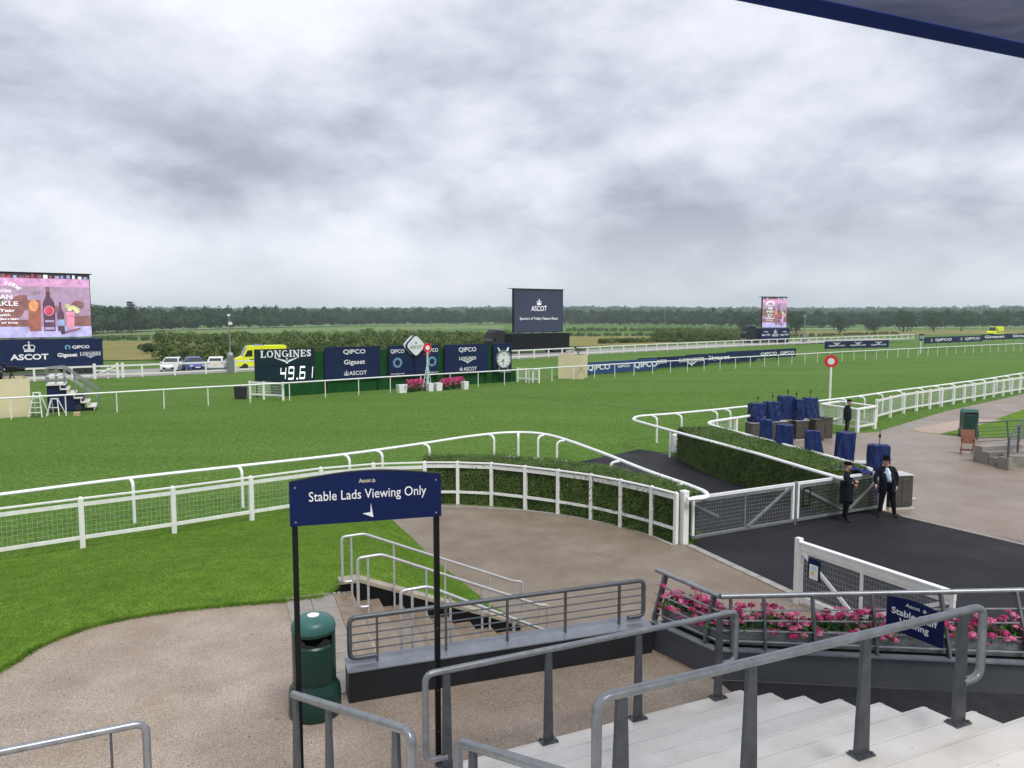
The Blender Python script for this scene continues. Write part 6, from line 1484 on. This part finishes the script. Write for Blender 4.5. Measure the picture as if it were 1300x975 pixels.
far_board('navy board with rounded names running off the right edge', 1246, 1312, 424.8, 432, (440, 436.5), (('Gigaset', 0.22, 0.36, 0.62), ('Gigaset', 0.74, 0.36, 0.62)))
p = G(1168.5, 449.5); t = thing('furlong_sign', 'small square navy sign on a white post at far right', 'sign', (p.x, p.y, 0), 0.3)
MB().tube([(0, 0, 0), (0, 0, 2.0)], 0.07, 8).build('pole', M_WHITE, t); MB().box((0, -0.08, 2.6), (0.85, 0.08, 1.0)).build('plate', M_NAVY, t); text('1/2', t, M_LETTER, 0, -0.13, 2.6, 0.5)

# ================================================================== BIG SCREENS
def emis(name, col, e=0.36): return mat(name, col, 0.5, var=0.30, scale=1.6, emit=e)
E_PINK, E_LIL, E_WH, E_DK = emis('screen_pink', (0.52, 0.27, 0.46)), emis('screen_lilac', (0.33, 0.25, 0.42)), emis('screen_white', (0.82, 0.80, 0.84)), emis('screen_plum', (0.055, 0.03, 0.055))
E_CT, E_AMB, E_BOT, E_BRN, E_POT, E_FLW, E_RED, E_BLU = emis('screen_counter', (0.38, 0.35, 0.60)), emis('screen_amber', (0.26, 0.095, 0.07)), emis('screen_bottle', (0.085, 0.045, 0.075)), emis('screen_brown', (0.20, 0.09, 0.09)), emis('screen_pot', (0.62, 0.24, 0.34)), emis('screen_flowers', (0.48, 0.46, 0.25)), emis('screen_red', (0.45, 0.05, 0.09)), emis('screen_blue', (0.22, 0.30, 0.50))
E_GR = emis('screen_leaf', (0.09, 0.12, 0.07)); E_NAVY = mat('screen_navy', (0.030, 0.036, 0.060), 0.6, var=0.03, scale=0.2, emit=0.35, spec=0.15); E_OR = emis('screen_orange', (0.58, 0.26, 0.12))
E_BACK = ground_mat('screen_backdrop', (0.30, 0.20, 0.31), (0.47, 0.33, 0.47), (0.20, 0.12, 0.17), 0.13, 0.45, 2.0, 0.5, 0.10, 0.0)
_b = E_BACK.node_tree.nodes['Principled BSDF']; E_BACK.node_tree.links.new(_b.inputs['Base Color'].links[0].from_socket, _b.inputs['Emission Color']); _b.inputs['Emission Strength'].default_value = 0.36
def ad_picture(t, w, h, z0, Yf):
    """drinks advertisement on the lit screen: flat shapes a few millimetres thick"""
    scr = MB().box((0, Yf, z0 + h / 2), (w, 0.02, h)).build('screen_picture', E_BACK, t); lay = [0]
    def L(): lay[0] += 1; return Yf - 0.012 - 0.0025 * lay[0]
    def sh(name, poly, m): y = L(); return MB().xz([(x * w, z0 + z * h) for x, z in poly], y, y + 0.002).build(name, m, scr)
    def rc(name, x0, z0_, x1, z1_, m): return sh(name, [(x0, z0_), (x1, z0_), (x1, z1_), (x0, z1_)], m)
    def el(name, x, z, rx, rz_, m, n=20): return sh(name, [(x + rx * math.cos(2 * math.pi * k / n), z + rz_ * math.sin(2 * math.pi * k / n)) for k in range(n)], m)
    rc('wall_glow', -0.5, 0.80, 0.5, 0.93, E_PINK); None
    rc('shelf', -0.5, 0.93, 0.5, 1.0, E_DK)
    g = random.Random(5)
    for k in range(22): x = -0.49 + k * 0.045; rc('bottle_row', x, 0.93, x + g.uniform(0.012, 0.034), g.uniform(0.965, 0.998), g.choice((E_BLU, E_BRN, E_LIL, E_WH, E_RED, E_BLU)))
    rc('counter', -0.5, 0.0, 0.5, 0.17, E_CT); rc('counter_back', 0.36, 0.17, 0.5, 0.34, E_BRN); rc('counter_back', -0.5, 0.17, 0.02, 0.28, E_BRN)
    for x, z, r in ((-0.42, 0.50, 0.1), (-0.28, 0.52, 0.12), (-0.12, 0.42, 0.10), (-0.02, 0.55, 0.09), (0.40, 0.52, 0.05), (0.22, 0.45, 0.04)): el('blurred_object', x, z, r, r * 1.3, E_BRN if r < 0.11 else E_GR)
    for x, a in ((0.085, 0.35), (0.115, -0.2), (0.055, 0.7)): sh('mint_leaf', [(x, 0.66), (x + 0.03 + a * 0.02, 0.75), (x + 0.01, 0.70)], E_GR)
    sh('glass', [(0.015, 0.10), (0.105, 0.10), (0.11, 0.60), (0.01, 0.60)], E_AMB); el('ice', 0.055, 0.50, 0.035, 0.09, E_OR); rc('glass_rim', 0.01, 0.59, 0.11, 0.645, E_LIL)
    sh('bottle', [(0.125, 0.10), (0.215, 0.10), (0.215, 0.55), (0.185, 0.64), (0.180, 0.76), (0.155, 0.76), (0.150, 0.64), (0.125, 0.55)], E_BOT); rc('bottle_cap', 0.153, 0.72, 0.182, 0.80, E_BRN)
    el('bottle_label', 0.170, 0.42, 0.038, 0.080, E_POT); el('bottle_label', 0.170, 0.42, 0.032, 0.068, E_RED); rc('bottle_label', 0.132, 0.12, 0.208, 0.16, E_LIL); rc('bottle_label', 0.135, 0.24, 0.205, 0.27, E_LIL)
    sh('mixer_bottle', [(0.232, 0.10), (0.285, 0.10), (0.285, 0.38), (0.266, 0.46), (0.266, 0.56), (0.25, 0.56), (0.25, 0.46), (0.232, 0.38)], E_BOT); rc('bottle_label', 0.233, 0.18, 0.284, 0.28, E_BLU)
    sh('flower_pot', [(0.31, 0.13), (0.36, 0.13), (0.37, 0.40), (0.30, 0.40)], E_POT)
    for k in range(9): el('pot_flower', 0.335 + g.uniform(-0.05, 0.06), 0.46 + g.uniform(-0.06, 0.06), 0.020, 0.035, E_FLW, 10)
    sh('bar_spoon', [(0.27, 0.05), (0.41, 0.12), (0.41, 0.15), (0.27, 0.08)], E_BRN); el('jigger', 0.27, 0.075, 0.018, 0.030, E_DK, 12)
    cxx = -0.150
    for wd, z, hh, ww in (('INTRODUCING', 0.725, 0.045, 0.20), ('URBAN', 0.635, 0.070, 0.21), ('SPARKLE', 0.530, 0.070, 0.29), ('Club Year', 0.425, 0.050, 0.24), ('Old with', 0.355, 0.045, 0.17), ('Madagascan', 0.290, 0.048, 0.28), ('essence of lime', 0.235, 0.034, 0.27)):
        text(wd, scr, E_WH, (cxx - 0.055) * w, L(), z0 + z * h, hh * h, ww * w, 0.015)
    s_ = 'PERFECT SERVE'
    for k, chh in enumerate(s_):
        if chh == ' ': continue
        a = R(158 - 136 * k / (len(s_) - 1)); text(chh, scr, E_WH, (cxx - 0.055 + 0.17 * math.cos(a)) * w, L(), z0 + (0.70 + 0.16 * math.sin(a)) * h, 0.058 * h, None, 0.02, roll=a - math.pi / 2)
    return scr
def lorry_cab(t, x, y):
    """dark tractor unit, long axis along local x, nose to -x"""
    c = MB().xz([(x - 1.1, 0.55), (x + 1.1, 0.55), (x + 1.1, 3.55), (x - 0.3, 3.75), (x - 0.75, 3.35), (x - 1.1, 2.0)], y - 1.2, y + 1.2).build('cab', M_DARKST, t)
    MB().xz([(x - 1.12, 2.05), (x - 0.80, 3.0), (x - 0.78, 2.95), (x - 1.08, 2.05)], y - 1.05, y + 1.05).build('windscreen', M_GLASS, c)
    MB().xz([(x - 0.7, 2.0), (x + 0.1, 2.0), (x + 0.1, 2.85), (x - 0.5, 2.85)], y - 1.215, y - 1.19).build('side_window', M_GLASS, c)
    MB().box((x - 0.6, y - 1.35, 2.35), (0.12, 0.28, 0.6)).build('mirror', M_DARKST, c); MB().box((x + 0.4, y, 3.72), (1.1, 1.9, 0.24)).build('roof_fairing', M_GALV, c); MB().box((x - 1.15, y, 0.75), (0.1, 2.3, 0.5)).build('bumper', M_GALV, c)
    for xx in (x - 0.55, x + 1.3): 
        for yy in (y - 1.05, y + 1.05): w_ = MB().lathe([(0.30, -0.15), (0.5, -0.14), (0.5, 0.14), (0.30, 0.15)], n=18).build('wheel', M_RUB, t, loc=(xx, yy, 0.5)); w_.rotation_euler = (R(90), 0, 0)
    MB().box((x + 1.4, y, 0.85), (1.6, 0.9, 0.25)).build('chassis', M_BLACK, t)
def screen_truck(label, P, rz, length, base_h, sw, sh_, m_base, kind, cab, zlow=0.55):
    """trailer with raised video screen; local origin at its middle on the ground"""
    t = thing('screen_truck', label, 'screen', P, rz)
    MB().box((0, 1.2, zlow + (base_h - zlow) / 2), (length, 2.4, base_h - zlow)).build('trailer_body', m_base, t); MB().box((0, 1.2, zlow - 0.12), (length * 0.96, 2.2, 0.24)).build('chassis', M_BLACK, t)
    for x in (length * 0.25, length * 0.33, length * 0.41):
        for yy in (0.2, 2.2): w_ = MB().lathe([(0.28, -0.15), (0.48, -0.14), (0.48, 0.14), (0.28, 0.15)], n=16).build('wheel', M_RUB, t, loc=(x, yy, 0.48)); w_.rotation_euler = (R(90), 0, 0)
    for x in (-length * 0.3, -length * 0.1, length * 0.1, length * 0.3): MB().box((x, 0.9, base_h + 0.08), (0.5, 0.5, 0.18)).build('lift_block', M_GALV, t)
    zs = base_h + 0.15
    MB().box((0, 0.85, zs + sh_ / 2), (sw, 0.5, sh_)).build('screen_case', M_BLACK, t); MB().box((-0.25, 0.85, zs + sh_ + 0.04), (sw + 0.9, 0.9, 0.07)).build('roof_sheet', M_DARKST, t)
    if kind == 'ad': ad_picture(t, sw * 0.99, sh_ * 0.985, zs + 0.03, 0.575)
    else:
        s_ = MB().box((0, 0.585, zs + sh_ / 2), (sw * 0.985, 0.02, sh_ * 0.98)).build('screen_picture', E_NAVY, t)
        crown(s_, E_WH, 0, 0.565, zs + sh_ * 0.64, 0.95); text('ASCOT', s_, E_WH, 0, 0.565, zs + sh_ * 0.555, 0.80, 3.0, -0.004); text("Sponsors of Today's Feature Races", s_, E_WH, 0, 0.565, zs + sh_ * 0.315, 0.55, 7.4, -0.006)
    if cab: lorry_cab(t, -length / 2 - 2.3, 1.2)
    return t, zs
# left, middle and right screens
PLs = Vector((-47.4, 75.4, 0)); t, zs = screen_truck('large screen at the left edge showing drinks on a pink picture', PLs, R(37), 12.9, 3.62, 11.3, 6.35, M_NAVY, 'ad', False, 0.75)
def banner(t, z0, h, s=1.0):
    crown(t, M_LETTER, 0, -0.012, z0 + h * 0.58, 0.30 * h * 1.25); text('ASCOT', t, M_LETTER, 0, -0.012, z0 + h * 0.40, 0.20 * h, 3.2 * s, 0.03)
    for sx_ in (1, -1):
        b = MB().ring_xz((sx_ * 4.35 * s - 1.05 * s, z0 + h * 0.70), 0.15 * s, 0.24 * s, -0.014, 0.0, 18, R(-50), R(250)); b.build('ring_emblem', M_TEAL, t); text('QIPCO', t, M_LETTER, sx_ * 4.35 * s + 0.12 * s, -0.012, z0 + h * 0.70, 0.125 * h, 1.55 * s, 0.03)
        text('Gigaset', t, M_LETTER, sx_ * 4.35 * s - 1.1 * s, -0.012, z0 + h * 0.42, 0.18 * h, 1.75 * s, 0.03); serif_word(t, M_LETTER, sx_ * 4.35 * s + 0.95 * s, -0.012, z0 + h * 0.46, 0.13 * h, 1.9 * s); wings(t, M_LETTER, sx_ * 4.35 * s + 0.95 * s, -0.012, z0 + h * 0.36, 0.9 * s)
banner(t, 0.75, 2.87)
MB().box((-3.0, 0.8, 10.45), (0.04, 0.04, 0.7)).build('aerial', M_GREYST, t)
mc = G(682, 448); t, zs = screen_truck('middle screen with dark blue picture and crown on a black trailer', (4.6, 121.5, 0), R(34), 11.4, 3.15, 9.6, 6.75, M_BLACK, 'logo', True, 0.7)
t, zs = screen_truck('farthest screen at right showing the pink drinks picture, tractor unit attached', (57.0, 166.5, 0), R(14), 7.0, 3.15, 5.9, 6.6, M_NAVY, 'ad', True, 0.5); banner(t, 0.7, 2.4, 0.52)
# mast near it, tall thin mast behind
p = G(1021, 434.5); t = thing('camera_mast', 'grey mast with small box right of the farthest screen', 'mast', (p.x, p.y, 0)); MB().tube([(0, 0, 0), (0, 0, 5.6)], 0.12, 6).build('pole', M_GALV, t); MB().box((0, 0, 5.8), (0.5, 0.5, 0.7)).build('lamp_head', M_GALV, t); MB().box((0, 0, 0.9), (0.8, 0.6, 1.8)).build('cabinet', M_GALV, t)
p = GT(844, 414.5); t = thing('thin_mast', 'tall thin mast rising above the distant wood', 'mast', p); MB().tube([(0, 0, 0), (0, 0, 16.0)], 0.28, 6, r2=0.14).build('pole', M_GALV, t); MB().box((0, 0, 16.1), (0.6, 0.6, 0.5)).build('aerial', M_GALV, t)

# ================================================================== VEHICLES
def car(label, P, rz, paint, rear=False, grp='cars parked on the service road'):
    """hatchback, long axis local y, front to -y"""
    t = thing('parked_car', label, 'car', P, rz, grp)
    def loft(secs, name, m, parent):
        b = MB(); n_ = len(secs[0]); vs_ = [p for s_ in secs for p in s_]; fs = [(i * n_ + j, i * n_ + j + 1, (i + 1) * n_ + j + 1, (i + 1) * n_ + j) for i in range(len(secs) - 1) for j in range(n_ - 1)]
        fs += [tuple(range(n_)), tuple(reversed(range((len(secs) - 1) * n_, len(secs) * n_)))]; return b.add(vs_, fs).build(name, m, parent, smooth=True)
    def sec(y, hw, z0, z1, rr=0.14): return [(-hw, y, z0), (-hw * 1.0, y, z1 - rr), (-hw * 0.94, y, z1), (hw * 0.94, y, z1), (hw, y, z1 - rr), (hw, y, z0), (-hw, y, z0)]
    body = loft([sec(-2.05, 0.74, 0.35, 0.62), sec(-1.95, 0.82, 0.25, 0.74), sec(-1.2, 0.87, 0.22, 0.88), sec(-0.6, 0.88, 0.22, 0.96), sec(1.2, 0.88, 0.22, 0.99), sec(1.85, 0.84, 0.25, 0.98), sec(1.98, 0.78, 0.35, 0.90)], 'body', paint, t)
    cab = loft([sec(-0.85, 0.80, 0.90, 0.97, 0.02), sec(-0.15, 0.70, 0.90, 1.42, 0.06), sec(0.9, 0.70, 0.90, 1.47, 0.06), sec(1.55, 0.68, 0.90, 1.36, 0.06), sec(1.90, 0.76, 0.90, 0.99, 0.02)], 'cabin', paint, t)
    def pane(name, q, m=M_GLASS): return MB().add(q + [(x * 0.97, y * 0.985, z - 0.02) for x, y, z in q], [(0, 1, 2, 3), (7, 6, 5, 4), (0, 4, 5, 1), (1, 5, 6, 2), (2, 6, 7, 3), (3, 7, 4, 0)]).build(name, m, cab)
    pane('windscreen', [(-0.70, -0.80, 1.015), (0.70, -0.80, 1.015), (0.60, -0.22, 1.395), (-0.60, -0.22, 1.395)]); pane('rear_window', [(0.62, 1.87, 1.06), (-0.62, 1.87, 1.06), (-0.56, 1.62, 1.33), (0.56, 1.62, 1.33)])
    for s_ in (-1, 1):
        for y0, y1 in ((-0.45, 0.38), (0.46, 1.35)): pane('side_window', [(s_ * 0.795, y0, 1.02), (s_ * 0.795, y1, 1.02), (s_ * 0.725, min(y1, 1.2), 1.34), (s_ * 0.725, max(y0, -0.1), 1.34)])
        MB().box((s_ * 0.60, -2.0, 0.66), (0.30, 0.12, 0.12)).build('headlight', mat('lamp_glass', (0.7, 0.72, 0.74), 0.1), t); MB().box((s_ * 0.68, 1.93, 0.86), (0.24, 0.12, 0.18)).build('tail_light', M_RED, t); MB().box((s_ * 0.95, -0.55, 1.02), (0.18, 0.1, 0.12)).build('mirror', paint, t)
        for y in (-1.25, 1.25): w_ = MB().lathe([(0.18, -0.10), (0.31, -0.09), (0.31, 0.09), (0.18, 0.10)], n=18).build('wheel', M_RUB, t, loc=(s_ * 0.80, y, 0.31)); w_.rotation_euler = (0, R(90), 0); MB().lathe([(0.19, -0.105), (0.19, 0.105)], n=14).build('rim', M_GALV, w_)
    t.scale = (1.02, 1.02, 1.02)
    MB().box((0, -2.04, 0.45), (1.1, 0.06, 0.2)).build('grille', M_BLACK, t); MB().box((0, -2.08, 0.50), (0.5, 0.02, 0.11)).build('number_plate', M_WHITE, t); MB().box((0, 1.985, 0.66), (0.5, 0.03, 0.11)).build('number_plate', mat('yellow_plate', (0.75, 0.6, 0.05), 0.4), t)
    return t
car('white car nearest the left screen, nose towards the track', (G(210, 473.3).x, G(210, 473.3).y + 1.6, 0.03), R(14), M_CARW)
car('blue car parked between two white cars', (G(239, 472.6).x, G(239, 472.6).y + 1.6, 0.03), R(32), M_CARB)
car('white car seen from behind beside the lamp mast', (G(268.5, 471).x, G(268.5, 471).y + 1.6, 0.03), R(196), M_CARW)
def ambulance(label, P, rz):
    t = thing('ambulance', label, 'ambulance', P, rz)      # long axis local x, nose to -x
    b = MB().xz([(-3.0, 0.4), (3.0, 0.4), (3.0, 2.75), (-1.55, 2.75), (-2.15, 1.55), (-2.9, 1.25), (-3.0, 0.9)], -1.0, 1.0).build('body', M_YEL, t)
    MB().xz([(-2.13, 1.62), (-1.60, 2.66), (-1.56, 2.60), (-2.08, 1.60)], -0.88, 0.88).build('windscreen', M_GLASS, b); MB().xz([(-1.95, 1.55), (-1.0, 1.55), (-1.0, 2.3), (-1.55, 2.3)], -1.02, -0.99).build('side_window', M_GLASS, b)
    for k in range(6): MB().box((-1.0 + 0.7 * k, -1.005, 1.1 + (0.36 if k % 2 else 0)), (0.7, 0.02, 0.36)).build('marking', M_AMBG, b)
    MB().box((-0.2, 0, 2.83), (1.2, 1.5, 0.14)).build('light_bar', mat('blue_lamp', (0.05, 0.12, 0.6), 0.2), t); MB().box((0.8, 0, 2.80), (4.2, 1.7, 0.08)).build('roof_panel', M_YEL, t); MB().box((-2.98, 0, 0.7), (0.08, 1.7, 0.36)).build('grille', M_BLACK, t)
    for x in (-1.9, 1.8):
        for y in (-0.9, 0.9): w_ = MB().lathe([(0.2, -0.12), (0.36, -0.11), (0.36, 0.11), (0.2, 0.12)], n=18).build('wheel', M_RUB, t, loc=(x, y, 0.36)); w_.rotation_euler = (R(90), 0, 0)
    return t
p = G(322, 472); ambulance('yellow and green ambulance half hidden behind the timing board', (p.x - 0.75, p.y + 4.4, 0.03), R(28)).scale = (0.92, 0.92, 0.92)
p = G(1262, 428); ambulance('small yellow ambulance far away behind the right-hand boards', (p.x + 4, p.y + 6, 0.0), R(36))

# ================================================================== TREES AND SCRUB
def crown_pts(g, c, rx, rz, n, lumps=9):
    """leaf positions on the skins of several lumps that make up one crown"""
    L = g.normal(size=(lumps, 3)); L /= np.linalg.norm(L, axis=1, keepdims=True); L *= g.uniform(0.25, 0.62, (lumps, 1)); L[0] = 0
    rr = g.uniform(0.38, 0.60, lumps); k = g.integers(0, lumps, n); D = g.normal(size=(n, 3)); D /= np.linalg.norm(D, axis=1, keepdims=True); D[:, 2] = np.abs(D[:, 2]) * np.where(g.random(n) < 0.75, 1, -1)
    P_ = (L[k] + D * rr[k][:, None] * g.uniform(0.82, 1.08, (n, 1))) * np.array([rx, rx, rz]) + c
    return P_, D + g.normal(size=(n, 3)) * 0.25
def mass(name, label, items, m, leaf, per, cat='wood'):
    """one mass of woodland or scrub; items = (x, y, z, rx, rz)"""
    g = np.random.default_rng(len(items) + 5); PP, NN_, SS = [], [], []
    for (x, y, z, rx, rz_) in items:
        P_, N_ = crown_pts(g, np.array([x, y, z]), rx, rz_, per); PP.append(P_); NN_.append(N_); SS.append(g.uniform(0.6, 1.4, per) * leaf * (rx ** 0.4))
    o = quads(name, np.concatenate(PP), np.concatenate(NN_), np.concatenate(SS), m, None, 0.8, 'stuff'); return tag(o, label, cat)
g = random.Random(3); items = []
fp = [GT(-120, 432), GT(60, 427), GT(132, 424), GT(200, 420.8), GT(300, 417.3), GT(400, 414.8), GT(500, 412.9), GT(600, 412.2), GT(720, 412.2), GT(860, 414.0), GT(960, 415.6), GT(1060, 416.4), GT(1180, 416.4), GT(1300, 416.0), GT(1420, 415.8)]
line = resample(spline(fp, 8), 7.5)
for i, p in enumerate(line):
    r_ = math.hypot(p.x, p.y)
    for row in range(4):
        q = p * (1 + row * 9.0 / r_) + Vector((g.uniform(-3, 3), g.uniform(-3, 3), 0)); rr_ = math.hypot(q.x, q.y); z = hgt(rr_)
        px = 650 + FPX * q.x / q.y; big = 1.0 if px < 700 else (0.92 if px < 1000 else 0.80)
        H_ = (g.uniform(11.5, 16.8) if row else g.uniform(9.0, 14.0)) * big * (1 + 0.0005 * max(0, rr_ - 400)); rx = g.uniform(4.2, 6.4)
        items.append((q.x, q.y, z + H_ * 0.50, rx, H_ * 0.50))
mass('woodland', 'dark belt of mixed woodland across the whole background', items, M_FOREST, 0.85, 330)
items = []
for k in range(2600):
    a = R(g.uniform(-40, 40)); r_ = g.uniform(950, 2600); x, y = r_ * math.sin(a), r_ * math.cos(a); H_ = g.uniform(9, 15); items.append((x, y, hgt(r_) + H_ * 0.35 + 3 * math.sin(a * 9 + 1.0) * sm((r_ - 1500) / 900), g.uniform(10, 18), H_ * 0.7))
mass('far_woodland', 'hazy blue-green wooded hills along the horizon', items, M_HILL, 1.7, 60, 'hills')
# scrub and hedgerows between the road and the wood
items = []
def fill(px0, px1, pyb0, pyb1, dep, h0, h1, step, rows):
    a, b_ = GT(px0, pyb0), GT(px1, pyb1); n_ = max(1, int((b_ - a).length / step))
    for i in range(n_ + 1):
        for rw_ in range(rows):
            p = a.lerp(b_, (i + g.uniform(-0.4, 0.4)) / max(1, n_)); f = 1 + (rw_ * dep / max(1, rows)) / p.y; p = p * f; h = g.uniform(h0, h1); z = hgt(math.hypot(p.x, p.y))
            items.append((p.x, p.y, z + h * 0.42, h * g.uniform(0.55, 0.8), h * 0.62))
fill(218, 330, 463.5, 459, 14, 2.0, 3.3, 2.4, 4); fill(330, 660, 456, 446, 22, 1.9, 3.4, 2.6, 4); fill(210, 640, 441, 434, 45, 1.6, 3.1, 3.4, 5); fill(120, 300, 432.5, 431, 10, 1.6, 2.4, 3.0, 2)
fill(300, 660, 430, 426, 60, 1.5, 2.8, 5.0, 4); fill(725, 842, 427.6, 426.6, 8, 1.6, 2.3, 3.0, 2); fill(836, 962, 433, 430, 12, 2.4, 3.6, 2.6, 3); fill(722, 1010, 421, 421, 20, 2.0, 3.4, 3.0, 3); fill(1004, 1140, 428, 424.5, 8, 1.2, 2.0, 3.5, 2); fill(760, 962, 436.8, 433.4, 3, 1.0, 1.5, 1.0, 1)
fill(600, 660, 444, 444, 10, 2.0, 3.0, 3.0, 3)
mass('scrub', 'rough green scrub and hedgerows between the service road and the wood', items, M_SCRUB, 0.25, 330, 'scrub')
def tree(label, px, pyb, dist, H_, rx, seed, name='tree', leaf=0.7, n=1500, conifer=False, m=None, cat='tree', grp=None):
    gg = np.random.default_rng(seed); k = (px - 650) / FPX; y = dist; x = k * y; z = hgt(math.hypot(x, y)); t = thing(name, label, cat, (x, y, z), 0, grp)
    MB().tube([(0, 0, -0.3), (0.1, 0, H_ * 0.35), (0.0, 0.1, H_ * 0.75)], 0.035 * H_, 8, r2=0.008 * H_).build('trunk', M_BARK, t, smooth=True); tr = bpy.data.objects[-1] if False else None
    b = MB()
    for q in range(6): a = q * 1.05 + seed; b.tube([(0, 0, H_ * (0.3 + 0.06 * q)), (math.cos(a) * rx * 0.4, math.sin(a) * rx * 0.4, H_ * (0.45 + 0.06 * q)), (math.cos(a) * rx * 0.7, math.sin(a) * rx * 0.7, H_ * (0.52 + 0.06 * q))], 0.012 * H_, 6, r2=0.004 * H_)
    o = b.build('limbs', M_BARK, t); o['kind'] = 'stuff'
    if conifer:
        PP = []; NN_ = []
        for L_ in range(9):
            zz = H_ * (0.35 + 0.075 * L_); r_ = rx * (1.05 - 0.095 * L_)
            for q in range(8):
                a = gg.uniform(0, 6.28); m_ = n // 72; s_ = gg.random((m_, 1)) ** 0.7; d_ = np.array([math.cos(a), math.sin(a), 0.05]); P_ = np.array([0, 0, zz]) + d_ * s_ * r_ * gg.uniform(0.6, 1.1) + gg.normal(size=(m_, 3)) * [0.35, 0.35, 0.25]; PP.append(P_); NN_.append(gg.normal(size=(m_, 3)) + [0, 0, 1.0])
        P_, N_ = np.concatenate(PP), np.concatenate(NN_)
    else: P_, N_ = crown_pts(gg, np.array([0, 0, H_ * 0.47]), rx, H_ * 0.50, n, 14)
    o = quads('crown', P_, N_, gg.uniform(0.6, 1.4, len(P_)) * leaf, m or M_FOREST, t, 0.8); o['kind'] = 'stuff'; return t
tree('tall dark conifer standing above the wood at left', 168, 424, 430, 18.2, 5.2, 2, 'conifer_tree', 0.8, 1800, True)
for px, dst, H_, rx, lab in ((1146, 470, 15.5, 9.0, 'round dark tree, leftmost of the row before the far right wood'), (1184, 490, 15.0, 8.5, 'round dark tree, second in the row before the far right wood'), (1219, 500, 14.6, 7.6, 'round tree, third in the row before the far right wood'), (948, 420, 12.5, 5.0, 'dark tree just left of the farthest screen'), (1010, 430, 14.8, 6.0, 'dark tree just right of the farthest screen'), (1268, 520, 13.2, 7.5, 'low broad tree near the right edge of the far wood'), (1066, 480, 12.2, 6.0, 'small round tree between the farthest screen and the row'), (1108, 500, 11.5, 6.0, 'small round tree just left of the row')): tree(lab, px, 417, dst, H_, rx, int(px), grp=None, n=1700, leaf=0.85)
p = GT(187, 450); t = thing('bush', 'single dark bush in the golden meadow left of the scrub', 'bush', p); gg = np.random.default_rng(8)
P_, N_ = crown_pts(gg, np.array([0, 0, 0.85]), 1.35, 1.0, 900, 8); o = quads('leaves', P_, N_, gg.uniform(0.7, 1.3, 900) * 0.26, M_FOREST, t); o['kind'] = 'stuff'; MB().tube([(0, 0, 0), (0.05, 0, 0.9)], 0.09, 6, r2=0.04).build('stem', M_BARK, t)

# ================================================================== HAZE
hz = bpy.data.materials.new('haze'); hz.use_nodes = True; ht = hz.node_tree; ht.nodes.clear()
ho = ht.nodes.new('ShaderNodeOutputMaterial'); hv = ht.nodes.new('ShaderNodeVolumePrincipled'); hv.inputs['Density'].default_value = HAZE; hv.inputs['Color'].default_value = (0.80, 0.90, 1.0, 1); hv.inputs['Anisotropy'].default_value = 0.35
ht.links.new(hv.outputs[0], ho.inputs['Volume'])
o = MB().box((0, 0, 22), (5700, 5700, 60)).build('haze', hz); tag(o, 'pale grey-blue haze in the air over the far fields', 'haze', kind='stuff')
